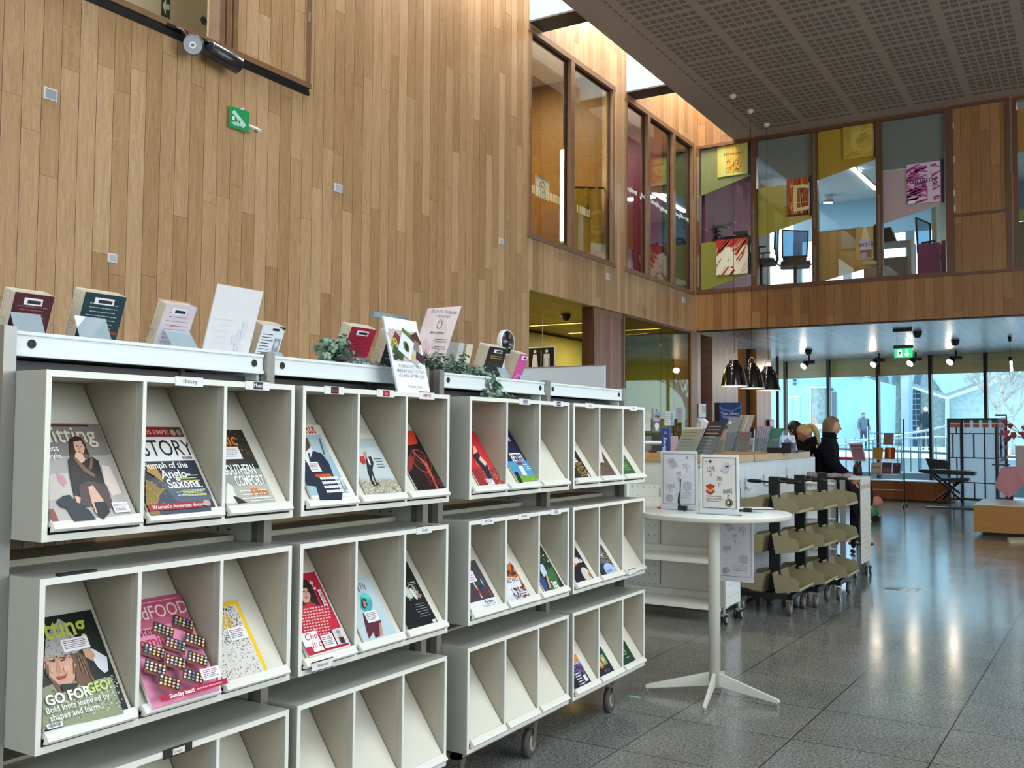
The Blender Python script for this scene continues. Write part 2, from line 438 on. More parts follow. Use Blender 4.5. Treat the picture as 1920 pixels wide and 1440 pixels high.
# ceiling: plaster with panels of fine acoustic slots
def ceil_mat():
    mt, nt, b = pbsdf('slotted_plaster'); g = N(nt)
    P = g.xyz(g.node('ShaderNodeTexCoord').outputs['Object'])
    u = g.m('DIVIDE', g.m('ADD', P[0], 2.19), .775); v = g.m('DIVIDE', g.m('SUBTRACT', P[1], 11.05), .757)
    fu, fv = g.m('FRACT', u), g.m('FRACT', v)
    inu = g.m('MULTIPLY', g.m('GREATER_THAN', fu, .0), g.m('LESS_THAN', fu, .885))
    inv = g.m('LESS_THAN', fv, .93)
    cu = g.m('MULTIPLY', g.m('DIVIDE', fu, .885), 7.); cv = g.m('MULTIPLY', g.m('DIVIDE', fv, .93), 5.)
    fcu, fcv = g.m('FRACT', cu), g.m('FRACT', cv)
    cell = g.m('MULTIPLY', g.m('LESS_THAN', fcu, .72), g.m('LESS_THAN', fcv, .66))
    sl = g.m('LESS_THAN', g.m('FRACT', g.m('MULTIPLY', fcu, 9.)), .52)
    box = g.m('MULTIPLY', g.m('MULTIPLY', g.m('GREATER_THAN', P[0], -4.66), g.m('LESS_THAN', P[0], -.02)), g.m('LESS_THAN', P[1], 14.93))
    msk = g.m('MULTIPLY', g.m('MULTIPLY', g.m('MULTIPLY', inu, inv), g.m('MULTIPLY', cell, sl)), box)
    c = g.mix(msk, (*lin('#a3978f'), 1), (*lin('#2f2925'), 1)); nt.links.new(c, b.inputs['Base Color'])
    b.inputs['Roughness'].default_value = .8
    return mt
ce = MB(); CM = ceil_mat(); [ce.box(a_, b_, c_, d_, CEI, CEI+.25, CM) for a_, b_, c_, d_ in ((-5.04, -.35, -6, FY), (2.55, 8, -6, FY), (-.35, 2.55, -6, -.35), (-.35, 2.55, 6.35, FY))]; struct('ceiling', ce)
M_WHITE = mat('#d9dad6', .6, var=.03, scale=8); M_CONC = mat('#8fa0aa', .75, var=.10, scale=14, bump=.3)
slot = MB(); slot.box(-5.04, -4.9, -6, FY, CEI+.25, 8.6, M_WHITE)
struct('trim_1', slot)
for i, y0 in enumerate((-4.1, -1.35, 1.42, 4.18, 6.94, 9.70, 12.47)):
    rb = MB(); rb.box(WX, -5.04, y0, y0+.32, 6.36, 7.5, M_CONC); rb.box(WX, -5.04, y0-.01, y0+.33, 6.345, 6.365, mat('#4a4138', .6))  # dark slab paints shade onto the underside of the rib
    struct('trim_%d' % (i+2), rb)

# left wall of oak boards with its openings
lw = MB()
ys = [-6, 2.2, 5.03, 9.70, 9.73, 12.05, 12.43, 15.14, FY]; zs = [0, 3.14, 3.77, 4.40, 6.2, 6.29, 8.6]
H = [(2.2, 5.03, 4.40, 6.2), (9.70, 12.05, 3.77, 6.29), (12.43, 15.14, 3.77, 6.29), (9.73, FY, 0, 3.14)]
# keep the jamb at y = 9.70-9.73 continuous below the window
holed(lw, 'x', WX-.18, WX, ys, zs, H, M_WALL); struct('wall_left', lw)
# front wall of the hall (upper storey) with its band and wooden door bay
fw = MB()
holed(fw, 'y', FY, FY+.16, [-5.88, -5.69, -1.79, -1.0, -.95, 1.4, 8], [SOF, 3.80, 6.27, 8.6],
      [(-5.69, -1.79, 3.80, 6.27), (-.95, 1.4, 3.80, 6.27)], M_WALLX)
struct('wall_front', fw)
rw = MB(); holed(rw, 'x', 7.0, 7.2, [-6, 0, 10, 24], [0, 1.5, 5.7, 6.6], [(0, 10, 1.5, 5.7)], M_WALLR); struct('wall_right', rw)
bw = MB(); holed(bw, 'y', -6.2, -6, [-6, -3.5, 4.5, 7.2], [0, 1.4, 5.4, 6.6], [(-3.5, 4.5, 1.4, 5.4)], mat('#d8d4cb', .7)); struct('wall_back', bw)

# window frames -------------------------------------------------------
def bars(mb, axis, c, us, z0, z1, t, d, m):
    """vertical bars at us, plus head and sill rails"""
    for a, b in us:
        if axis == 'x': mb.box(c-d, c+.012, a, b, z0, z1, m)
        else: mb.box(a, b, c-.012, c+d, z0, z1, m)
def rails(mb, axis, c, u0, u1, zz, d, m):
    for a, b in zz:
        if axis == 'x': mb.box(c-d, c+.014, u0, u1, a, b, m)
        else: mb.box(u0, u1, c-.014, c+d, a, b, m)
M_BEAD = mat('#2a211b', .5)
def win_left(n, y0, y1, mull, z0=3.77, z1=6.29):
    f = MB(); bars(f, 'x', WX, [(y0, y0+.05), (y1-.05, y1)]+[(m_-.05, m_+.05) for m_ in mull], z0, z1, .05, .09, M_FRAME)
    rails(f, 'x', WX, y0-.03, y1+.03, [(z0-.02, z0+.045), (z1-.05, z1+.02)], .09, M_FRAME)
    fo = struct('window_%d' % n, f); ed = [y0+.05]+[k for m_ in mull for k in (m_-.05, m_+.05)]+[y1-.05]
    for a, b in zip(ed[::2], ed[1::2]):
        g_ = MB(); g_.box(WX-.052, WX-.045, a, b, z0+.045, z1-.05, glass('#eef3ee', 1.4)); g_.build('pane', fo)
        d_ = MB(); d_.box(WX-.07, WX-.045, a, a+.012, z0+.04, z1-.05, M_BEAD); d_.box(WX-.07, WX-.045, b-.03, b, z0+.04, z1-.05, M_BEAD); d_.box(WX-.07, WX-.045, a, b, z1-.075, z1-.05, M_BEAD); d_.build('seal', fo)
    return fo
W1 = win_left(1, 9.70, 12.05, [10.80]); W2 = win_left(2, 12.43, 15.14, [13.27, 14.28])
def win_front(n, x0, x1, mull, z0=3.80, z1=6.27):
    f = MB(); bars(f, 'y', FY, [(x0, x0+.06), (x1-.05, x1)]+[(m_-.045, m_+.045) for m_ in mull], z0, z1, .05, .10, M_DKFRAME)
    rails(f, 'y', FY, x0, x1, [(z0-.02, z0+.045), (z1-.035, z1+.015)], .10, M_DKFRAME)
    fo = struct('window_%d' % n, f); ed = [x0+.06]+[k for m_ in mull for k in (m_-.045, m_+.045)]+[x1-.05]
    for a, b in zip(ed[::2], ed[1::2]):
        g_ = MB(); g_.box(a, b, FY+.045, FY+.052, z0+.045, z1-.035, glass('#f2f6f4', 1.1)); g_.build('pane', fo)
    return fo
W3 = win_front(3, -5.69, -1.79, [-4.705, -3.735, -2.77]); W4 = win_front(4, -.95, 1.4, [.4])
# speckled stone strips set in the frame
st = MB(); MS = mat('#6f6550', .8, var=.5, scale=60)
for a, b, z0, z1 in ((-5.675, -5.635, 3.9, 4.45), (-5.675, -5.635, 5.0, 6.1), (-4.72, -4.69, 4.0, 5.2), (-3.75, -3.72, 4.7, 6.2), (-3.75, -3.72, 3.85, 4.4), (-2.785, -2.755, 3.9, 5.1), (-.99, -.955, 3.85, 4.6), (-.99, -.955, 5.2, 6.25)):
    st.box(a, b, FY-.018, FY-.008, z0, z1, MS)
struct('trim_9', st)
# frame around the timber door bay of the front wall
df = MB()
for b_ in ((-1.79, -1.73, 3.8, 6.28), (-1.045, -.985, 3.8, 6.28)): df.box(b_[0], b_[1], FY-.02, FY, b_[2], b_[3], M_DKFRAME)
for z in (3.78, 4.645, 6.25): df.box(-1.79, -.985, FY-.022, FY, z, z+.04, M_DKFRAME)
do = struct('door_1', df)
hg = MB()
for z in (5.95, 5.45, 4.95, 4.72): hg.box(-1.728, -1.708, FY-.03, FY-.02, z, z+.09, mat('#d9d5cf', .3, .8))
hg.build('hinge', do)

# top-left opening: sill, frame, closed timber shutter and the room behind it
of = MB(); of.box(WX-.1, WX+.03, 2.0, 5.98, 4.365, 4.41, M_FRAME); of.box(WX-.05, WX+.022, 5.93, 5.98, 4.38, 8.0, M_FRAME)
for a in (4.98, 5.05, 5.12): of.box(WX-.1, WX+.022, a, a+.045, 4.4, 8.0, M_FRAME)
op = struct('window_5', of)
sh_ = MB(); sh_.box(WX, WX+.008, 5.17, 5.93, 4.41, 8.0, M_WALL); sh_.build('shutter', op)
sl_ = MB(); sl_.box(WX, WX+.012, 2.0, 5.97, 4.335, 4.362, mat('#15120f', .5)); sl_.build('track_recess', op)
hh = MB()
for z in (4.93, 5.65): hh.box(WX+.02, WX+.032, 5.935, 5.955, z, z+.09, mat('#d5d2cc', .3, .8))
hh.build('hinge', op)

# rooms of the upper storey seen through the glass ---------------------
UF = 3.62
def room(name, x0, x1, y0, y1, z0, z1, walls, m_floor, m_ceil):
    """walls: dict side -> material, built just inside the volume"""
    t = .06; n = name.split('_')[-1]
    for nm, bx, mm in (('floor_inner_'+n, (x0, x1, y0, y1, z0-.1, z0), m_floor), ('ceiling_inner_'+n, (x0, x1, y0, y1, z1, z1+.1), m_ceil),
                       ('wall_west_'+n, (x0-t, x0, y0, y1, z0, z1), walls.get('W')), ('wall_south_'+n, (x0, x1, y0-t, y0, z0, z1), walls.get('S')), ('wall_north_'+n, (x0, x1, y1, y1+t, z0, z1), walls.get('N'))):
        if mm: r = MB(); r.box(*bx, mm); struct(nm, r)
MP = plank_mat('brown_panel_room', 1, 2, [(.2, '#7a4f22'), (.5, '#946531'), (.9, '#ad7d45')], width=.3, length=2.4)
MPX = plank_mat('brown_panel_room_front', 0, 2, [(.2, '#7a4f22'), (.5, '#946531'), (.9, '#ad7d45')], width=.3, length=2.4)
M_GREYC = mat('#5b5b58', .9)
MCW = mat('#d8d2bd', .7)
room('wall_inner_1', -8.6, WX-.19, 9.2, 12.2, UF, 6.6, {'W': MP, 'N': MPX, 'S': MPX}, M_GREYC, MCW)
MAR = mat('#7c1230', .5, var=.1, scale=3)
room('wall_inner_2', -8.2, WX-.19, 12.27, 14.25, UF, 6.45, {'W': MAR, 'N': MAR, 'S': MAR}, M_GREYC, mat('#cfc9cc', .7))
room('wall_inner_3', -8.2, WX-.19, 14.32, 17.0, UF, 6.45, {'W': mat('#59604a', .6), 'N': mat('#3c4741', .6), 'S': mat('#59604a', .6)}, M_GREYC, mat('#707a6e', .7))
room('wall_inner_4', -9.4, WX-.19, 2.0, 6.2, 4.1, 7.2, {'W': mat('#9a9275', .7), 'N': mat('#b9ae8a', .6)}, M_GREYC, mat('#c8c2ae', .7))
# office behind the front wall, with its own outside glazing at the back
def one(name, *bx): r = MB(); [r.box(*q) for q in bx]; return struct(name, r)
M_OFW = mat('#9cc4dc', .7)
OF = 3.84
one('floor_office', (-5.6, 4, FY+.17, 21.0, UF-.15, OF, mat('#6d7276', .8))); one('ceiling_office', (-5.6, 4, FY+.17, 21.0, 6.42, 6.52, mat('#c4cdd2', .7)))
one('wall_office_left', (-5.66, -5.6, FY+.17, 18.0, UF, 6.42, mat('#731a36', .6)), (-5.66, -5.6, 18.0, 19.2, UF, 6.42, mat('#625d58', .7)))
one('wall_office_middle', (-2.35, -2.27, 17.6, 21.0, UF, 6.42, mat('#9aa19c', .7)))
one('wall_office_back', (-5.6, 4, 21.0, 21.1, 5.65, 6.42, M_OFW), (-5.6, 4, 21.0, 21.1, UF, 4.0, mat('#a3b4bf', .7)), *[(x, x+.16, 20.95, 21.1, 4.0, 5.65, mat('#6f8798', .6)) for x in (-5.6, -4.55, -3.3, -2.3, -.8)])
one('wall_office_right', (-.9, 4, FY+1.6, FY+1.66, UF, 6.42, mat('#746652', .6)))

# ground floor recess (toilets) left --------------------------------------
MY = mat('#b9ad5a', .55, var=.04, scale=4)
gr = MB()
gr.box(-11, WX-.001, 9.4, 16.6, 3.128, 3.22, M_SOFF2)
struct('ceiling_recess', gr)
g2 = MB(); g2.box(-7.96, -7.9, 9.0, 15.5, 0, 3.09, MY); struct('wall_recess_back', g2)
g3 = MB(); g3.box(-10, WX-.4, 16.5, 16.6, 0, 3.14, mat('#a7a058', .6)); g3.box(-10.05, -10, 9, 16.6, 0, 3.14, mat('#8f8a4a', .6)); struct('wall_recess_end', g3)
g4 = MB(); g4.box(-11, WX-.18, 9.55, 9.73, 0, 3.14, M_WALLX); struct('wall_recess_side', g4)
# timber pier between the recess and the glass partition
pr = MB(); pr.box(-5.86, WX+.0, 11.40, 12.42, 0, 3.14, mat('#4a230d', .5)); pr.box(WX-.02, WX+.006, 11.50, 12.28, 2.06, 3.05, M_PINKY)
pr.box(WX-.02, WX+.01, 11.46, 12.32, 3.05, 3.12, M_FRAME); pr.box(WX-.02, WX+.012, 11.44, 11.50, 1.6, 3.12, M_FRAME); pr.box(WX-.02, WX+.004, 12.38, 12.42, 0, 3.12, M_FRAME)
pr.box(WX-.02, WX+.004, 11.5, 12.24, 1.1, 2.05, mat('#b5924a', .6)); struct('trim_10', pr)
# glass partition and the lit room behind
gp = MB(); gp.box(WX-.03, WX+.03, 14.95, 15.25, 0, 3.14, mat('#704415', .5)); gp.box(WX-.02, WX+.02, 12.42, 15.0, 3.10, 3.14, M_DKFRAME)
gpo = struct('window_6', gp)
for a, b in ((12.42, 13.72), (13.73, 14.95)):
    q = MB(); q.box(WX-.006, WX+.006, a, b, 0, 3.12, glass('#d6dcb8', .75, 'partition_glass')); q.build('pane', gpo)


SE = 3.24
# soffit of the entrance hall beyond and the columns at its left side
sf = MB(); sf.box(-11, 8, FY+.16, 24.3, SE, SE+.12, M_SOFF); sf.box(-5.7, 8, FY, FY+.16, SOF-.002, SOF+.01, mat('#3a2a20', .6)); struct('ceiling_entrance', sf)
c1 = MB(); c1.box(-6.1, WX, 15.28, 15.47, 0, SE, M_PINKY); c1.box(-6.2, -5.95, 15.47, 16.04, 0, SE, mat('#4a1606', .5)); c1.box(-6.2, WX+.005, 16.04, 17.42, 0, SE, M_PINKY)
struct('wall_entrance_left', c1)
c2 = MB(); c2.box(-6.7, -6.1, 19.88, 19.9, 0, SE, mat('#9a5a22', .5)); c2.box(-6.7, -6.1, 19.9, 20.95, 0, SE, M_PINKY); struct('trim_11', c2)

# glazed entrance front: black mullions, timber fascia, panes
GD = Vector((1, -.158, 0)).normalized(); GN = Vector((-GD.y, GD.x, 0))
M_BLK = mat('#0d0e10', .4)
def gpt(x): return Vector((x, 22.69-.16*x, 0))
mx = [-7.7, -6.56, -5.48, -4.32, -3.17, -2.04, -.9, .2, 1.3, 2.4, 3.5, 4.6, 5.7, 6.8]
gm = MB()
Trot = math.atan2(GD.y, GD.x)
for x in mx:
    p = gpt(x); gm.box(-.032, .032, -.06, .06, 0, SE, M_BLK, TR(p, Trot))
p = gpt(-11); q = gpt(8)
gmo = struct('window_7', gm)
def blind_mat():
    mt, nt, b = pbsdf('taupe_blind'); g = N(nt); P = g.xyz(g.node('ShaderNodeTexCoord').outputs['Object'])
    f = g.noise(g.comb(g.m('MULTIPLY', P[0], .8), 0., g.m('MULTIPLY', P[2], 34.)), 1., 3., .5); c = g.ramp(f, [(.3, '#bba98a'), (.5, '#cbb999'), (.7, '#d9caae')]); nt.links.new(c, b.inputs['Base Color']); b.inputs['Roughness'].default_value = .7
    tl = g.node('ShaderNodeBsdfTranslucent'); tl.inputs[0].default_value = (*lin('#d9b982'), 1); mx_ = g.node('ShaderNodeMixShader'); mx_.inputs[0].default_value = .42
    nt.links.new(b.outputs[0], mx_.inputs[1]); nt.links.new(tl.outputs[0], mx_.inputs[2]); nt.links.new(mx_.outputs[0], nt.nodes['Material Output'].inputs[0]); return mt
fa = MB(); fa.box(0, 18.8, -.03, .03, SE-.42, SE, blind_mat(), TR(gpt(-10.5)+GN*.12, Trot))
fa.build('fascia', gmo)
for a, b in zip(mx, mx[1:]):
    pa, pb = gpt(a+.03), gpt(b-.03); q = MB(); q.box(0, (pb-pa).length, -.006, .006, .02, SE, glass('#eefaff', .8)); qo = q.build('pane', gmo)
    qo.matrix_local = TR(pa, Trot)
# side glazing further left, beyond the timber panels
sg = MB()
for y in (17.44, 18.6, 19.82, 21.0, 22.0): sg.box(-6.3, -6.24, y, y+.05, 0, SE, M_BLK if y > 18 else M_BLK)
struct('window_8', sg)
# ================================================================== MAGAZINE SHELVING
M_SH = mat('#dcdcd4', .38, var=.02, scale=20); M_CAB = mat('#b0aea4', .42, var=.02, scale=20); M_SH2 = mat('#e4e4dd', .35); M_EDGE = mat('#eceae0', .35)  # M_CAB darker for shaded cabinet sides, M_EDGE lighter for lit front edges
M_BEI = mat('#c3bda8', .5); M_STEEL = mat('#9a9791', .36, .5, var=.05, scale=6); M_HOLE = mat('#17181a', .6); M_TRAY = mat('#dfe6e6', .35)
M_RUB = mat('#4c4641', .6); M_CAST = mat('#8d8678', .35, .7); M_HUB = mat('#9b958c', .4)
def caster(parent, x, y, r=.05, rot=0., h=.16, tyre=None, name='castor'):
    """swivel castor touching the floor below (x, y)"""
    T = TR((x, y, 0), rot); c = MB()
    w = .014
    for s_ in (-1, 1):
        c.slab([T @ Vector((s_*.019, -.022, h-.012)), T @ Vector((s_*.019, .022, h-.012)), T @ Vector((s_*.019, -.020, r*.8)), T @ Vector((s_*.019, -.045, r*.8))], T.to_3x3() @ Vector((s_*.003, 0, 0)), M_CAST)
    c.box(-.022, .022, -.024, .024, h-.014, h-.006, M_CAST, T)
    c.cyl(T @ Vector((0, 0, h-.008)), T @ Vector((0, 0, h+.012)), .014, M_CAST)
    co = c.build(name, parent)
    t = MB(); t.cyl(T @ Vector((-w, -.03, r)), T @ Vector((w, -.03, r)), r, tyre or M_RUB, 24); t.build('tyre', co)
    t = MB(); t.cyl(T @ Vector((-w-.003, -.03, r)), T @ Vector((w+.003, -.03, r)), r*.55, M_HUB, 18); t.build('hub', co)
    return co

# --- frame of each shelving unit: posts, perforated side panels, trays, plain shelves, castors
PX0, PX1 = -2.335, -2.275
def shelf_unit(name, label, ys, zt=1.703):
    t = thing(name, label, 'shelving unit', (PX0, ys[0], 0))
    t.location = (0, 0, 0)
    for y in ys:
        p = MB(); p.box(-2.305, PX1, y, y+.033, .13, zt, M_STEEL); p.box(-2.335, -2.305, y+.004, y+.029, .13, zt-.003, mat('#7d7b77', .4, .5))
        p.box(-2.95, -2.89, y, y+.034, .13, zt, M_STEEL); p.build('post', t)
        q = MB(); q.box(-2.89, -2.335, y+.010, y+.016, .17, zt-.12, M_SH)
        q.build('side_panel', t)
        h = MB()
        for k in range(30):
            z = .25+k*.046
            for i in range(9):
                x = -2.86+i*.052
                for ysd in (y+.0085, y+.0165):
                    if (i+k) % 2: h.box(x-.008, x+.008, ysd, ysd+.0012, z, z+.003, M_HOLE)
                    else: h.box(x-.0015, x+.0015, ysd, ysd+.0012, z-.007, z+.007, M_HOLE)
        tag(h.build('perforation', t), kind='stuff')
    n = len(ys)-1
    for i in range(n):
        a, b = ys[i]+.036, ys[i+1]-.002
        tr = MB()   # top tray with an upturned front lip
        tr.box(-2.93, -2.295, a, b, 1.648, 1.656, M_TRAY); tr.box(-2.305, -2.29, a, b, 1.633, 1.692, M_TRAY)
        tr.box(-2.309, -2.286, a, b, 1.684, 1.694, M_TRAY); tr.box(-2.302, -2.286, a, b, 1.631, 1.643, M_TRAY)
        tr.box(-2.93, -2.92, a, b, 1.6, 1.69, M_TRAY); tr.box(-2.92, -2.306, b-.012, b, 1.56, 1.68, M_TRAY)
        tro = tr.build('top_tray', t, .002)
        for y in (a+.035, b-.05):
            d = MB(); d.cyl((-2.2895, y+.01, 1.664), (-2.2878, y+.01, 1.664), .0115, M_HOLE, 18); d.build('bolt_hole', tro)
        d = MB(); d.box(-2.62, -2.61, a, b, 1.14, 1.648, mat('#3a3a38', .6)); d.box(-2.37, -2.36, a, b, 1.60, 1.625, mat('#4c4c49', .5)); d.box(-2.37, -2.352, a+.56, a+.575, 1.60, 1.648, mat('#4c4c49', .5)); d.build('bracket_and_shade', tro)  # dark sheet behind the brackets stands for the shaded void under the tray
        for z in (1.11, .60):
            s_ = MB(); s_.box(-2.90, -2.406, a, b, z-.02, z, mat('#b7b19d', .5)); s_.build('shelf', t)
        s_ = MB(); s_.box(-2.90, -2.43, a, b, .165, .18, M_SH); s_.box(-2.9, -2.19, a, a+.03, .150, .168, M_STEEL); s_.box(-2.9, -2.19, b-.03, b, .150, .168, M_STEEL); s_.box(-2.23, -2.19, a, b, .150, .168, M_STEEL); s_.build('base_shelf', t)
        bp = MB(); bp.box(-2.66, -2.65, a, b, .18, .60, M_SH); bp.box(-2.66, -2.65, a, b, .62, 1.08, M_SH); bp.build('back_panel', t)
    for y in (ys[0]+.06, ys[1]-.25, ys[-1]-.32):
        for x, rt in ((-2.205, .15), (-2.86, 2.2)):
            caster(t, x, y, .062, rt, .155)
    return t
UA = shelf_unit('shelving_unit', 'white steel magazine shelving unit nearest the camera, two bays wide on castors', (1.348, 2.2195, 3.064))
UB = shelf_unit('shelving_unit', 'white steel magazine shelving unit farther away next to the high round table, on castors', (3.167, 4.060, 4.950))

# --- pigeonhole cabinets hung on the uprights
SL = Vector((-.575, 0, .818)).normalized(); SN = Vector((SL.z, 0, -SL.x))   # up the display plate, and out of it
CW = .838; OPEN_ = [(.016, .272), (.289, .549), (.566, .822)]
ROWZ = {1: 1.180, 2: .680, 3: .178}
BAYY = {1: 1.382, 2: 2.254, 3: 3.204, 4: 4.097}; BAYW = {1: .835, 2: .808, 3: .852, 4: .850}
BNAME = {1: 'nearest bay', 2: 'second bay from the camera', 3: 'third bay from the camera', 4: 'farthest bay'}
RNAME = {1: 'top row', 2: 'middle row', 3: 'bottom row'}
def cabinet(bay, row, empties):
    y0, z0 = BAYY[bay], ROWZ[row]; h = .413; x0, x1 = -2.405, -2.15; w = BAYW[bay]; tt = .016; OPEN = [(p*w/.838, q*w/.838) for p, q in OPEN_]
    t = thing('magazine_cabinet', 'cream pigeonhole magazine cabinet with three slots, %s of the %s' % (RNAME[row], BNAME[bay]), 'magazine cabinet', (0, 0, 0), 0, 'cream pigeonhole cabinets on the magazine shelving')
    c = MB()
    c.box(x0, x1-.0015, y0, y0+w, z0+h-tt, z0+h, M_CAB); c.box(x0, x1-.0015, y0, y0+w, z0, z0+tt, M_CAB)
    c.box(x0, x1-.0015, y0, y0+tt-.002, z0+tt, z0+h-tt, M_CAB); c.box(x0, x1-.0015, y0+w-tt+.002, y0+w, z0+tt, z0+h-tt, M_CAB)
    c.box(x0, x0+.006, y0+tt, y0+w-tt, z0+tt, z0+h-tt, mat('#b3ab98', .5))
    c.build('body', t)
    c = MB(); e0, e1 = x1-.0015, x1+.0005; c.box(e0, e1, y0, y0+w, z0+h-tt, z0+h, M_EDGE); c.box(e0, e1, y0, y0+w, z0, z0+tt, M_EDGE); c.box(e0, e1, y0, y0+tt-.002, z0+tt, z0+h-tt, M_EDGE); c.box(e0, e1, y0+w-tt+.002, y0+w, z0+tt, z0+h-tt, M_EDGE)  # lighter strips paint the light on the front edges
    for a, b in ((OPEN[0][1], OPEN[1][0]), (OPEN[1][1], OPEN[2][0])): c.box(e0, e1, y0+a+.003, y0+b-.003, z0+tt, z0+h-tt, M_EDGE)
    c.build('edge_band', t)
    for a, b in ((OPEN[0][1], OPEN[1][0]), (OPEN[1][1], OPEN[2][0])):
        d = MB(); d.box(x0, x1-.0015, y0+a+.003, y0+b-.003, z0+tt, z0+h-tt, M_CAB); d.box(x0, x1-.022, y0+a, y0+a+.003, z0+tt, z0+h-tt, mat('#b3ab98', .5)); d.build('divider', t)
    d = MB(); d.box(x0, x1-.022, y0+OPEN[2][1], y0+OPEN[2][1]+.003, z0+tt, z0+h-tt, mat('#b3ab98', .5)); d.build('stop_strip', t)
    for k, (a, b) in enumerate(OPEN):
        base = Vector((-2.148, 0, z0+.036)); L = .440; p = MB()
        q = [base+Vector((0, y0+a+.002, 0)), base+Vector((0, y0+b-.003, 0)), base+Vector((0, y0+b-.003, 0))+SL*L, base+Vector((0, y0+a+.002, 0))+SL*L]
        p.slab(q, -SN*.004, mat('#dedacb', .4)); po = p.build('display_plate', t)
        l = MB(); yy0, yy1 = y0+a+.004, y0+b-.001
        prof = [(-2.150, z0+.022), (-2.134, z0+.024), (-2.128, z0+.031), (-2.134, z0+.041), (-2.148, z0+.052), (-2.154, z0+.046), (-2.146, z0+.036)]
        l.slab([(x, yy0, z) for x, z in prof], (0, yy1-yy0, 0), M_EDGE); l.build('lip', po)
    return t
for bay in (1, 2, 3, 4):
    for row in (1, 2, 3): cabinet(bay, row, None)

# small title tags clipped to the top rails
def title_tag(bay, row, y, txt, c='#1a1a1a', bg='#f1efe9', field=None, z=None, label='', x=-2.150, w=.095, tilt=0.):
    h = .026; z0 = (ROWZ[row]+.413-.022) if z is None else z
    t = thing('title_tag', label, 'label', (0, 0, 0), 0, 'title tags clipped to the magazine cabinets')
    b = MB(); b.box(x+.0005, x+.0035, y, y+w, z0, z0+h, mat('#e9e8e4', .3)); b.box(x+.0005, x+.0045, y-.001, y+w+.001, z0+h, z0+h+.0022, M_HOLE); b.box(x+.0005, x+.0045, y-.001, y+w+.001, z0-.0022, z0, M_HOLE); b.build('holder', t)
    a = Art((x+.0036, y, z0), (0, 1, 0), (0, 0, 1), .0001)
    if field: a.rect(w*.32, .002, w*.72, h-.002, field)
    a.text(txt, w*.52, h*.32, .016, c, .01, 'CENTER'); a.build('lettering', t)
    return t
def TY(px, row, z=None): return on_x(px, 700, -2.15).y
for bay, row, px, txt, c, fld, lab in (
    (1, 1, 327, 'History', '#1a1a1a', None, 'title tag reading History above the middle slot of the nearest top cabinet'),
    (1, 1, 459, 'Music', '#f2f2f2', '#18181a', 'title tag with a black logo above the right slot of the nearest top cabinet'),
    (2, 1, 607, 'BUSI', '#c8331f', '#23201f', 'title tag with black and red logo above the suited man magazine'),
    (2, 1, 706, 'La', '#f4e6e6', '#a81220', 'title tag with a red square between the two left slots of the second bay'),
    (2, 1, 785, 'EMPIRE', '#b8182a', None, 'title tag with red capital letters below the return notice'),
    (3, 1, 973, 'FOUR', '#303338', '#a9acb2', 'title tag with grey logo above the middle slot of the third top cabinet'),
    (3, 1, 1037, 'Golf', '#e8e8e8', '#2b2d31', 'title tag with dark logo above the empty top slot'),
    (4, 1, 1097, 'who', '#202020', None, 'title tag above the first slot of the farthest top cabinet'),
    (4, 1, 1180, 'GAA', '#202020', None, 'title tag above the last slot of the farthest top cabinet'),
    (2, 2, 780, 'Food', '#202020', None, 'title tag above the black food magazine'),
    (3, 2, 902, 'VIP Cine', '#5a1420', None, 'title tag above the stadium magazine in the third bay'),
    (3, 2, 971, 'World', '#202020', None, 'title tag above the hopes not hate magazine'),
    (3, 2, 1032, 'EQ', '#202020', '#c9ccd0', 'title tag above the green magazine in the third bay')):
    y = on_x(px, {1: 740, 2: 985}[row], -2.15).y
    title_tag(bay, row, y, txt, c, '#f1efe9', fld, None, lab)
title_tag(2, 2, on_x(584, 1245, -2.128).y, 'Woman', '#8d1226', z=ROWZ[2]+.013, x=-2.128, label='title tag with dark red words clipped below the red knitted jumper magazine')
title_tag(4, 2, on_x(1178, 1074, -2.128).y, '-', z=ROWZ[2]+.022, x=-2.128, label='title tag lying on the lip of the empty slot in the farthest bay')
t_ = thing('title_tag', 'black title tag lying flat on top of the nearest middle cabinet', 'label', (0, 0, 0), 0)
b_ = MB(); b_.box(-2.172, -2.152, 1.435, 1.535, ROWZ[2]+.413, ROWZ[2]+.419, M_HOLE, TR((0, 0, 0))); b_.build('holder', t_)
t_ = thing('title_tag', 'title tag with a black logo on the lower front of the nearest bottom cabinet', 'label', (0, 0, 0), 0)
b_ = MB(); y = on_x(305, 1410, -2.15).y; b_.box(-2.1495, -2.146, y, y+.095, ROWZ[3]+.392, ROWZ[3]+.416, mat('#22201f', .4)); b_.build('holder', t_)
a_ = Art((-2.1458, y, ROWZ[3]+.392), (0, 1, 0), (0, 0, 1), .0001); a_.rect(.03, .004, .07, .020, '#e8e6df'); a_.text('Simply', .033, .008, .011, '#202020'); a_.build('lettering', t_)

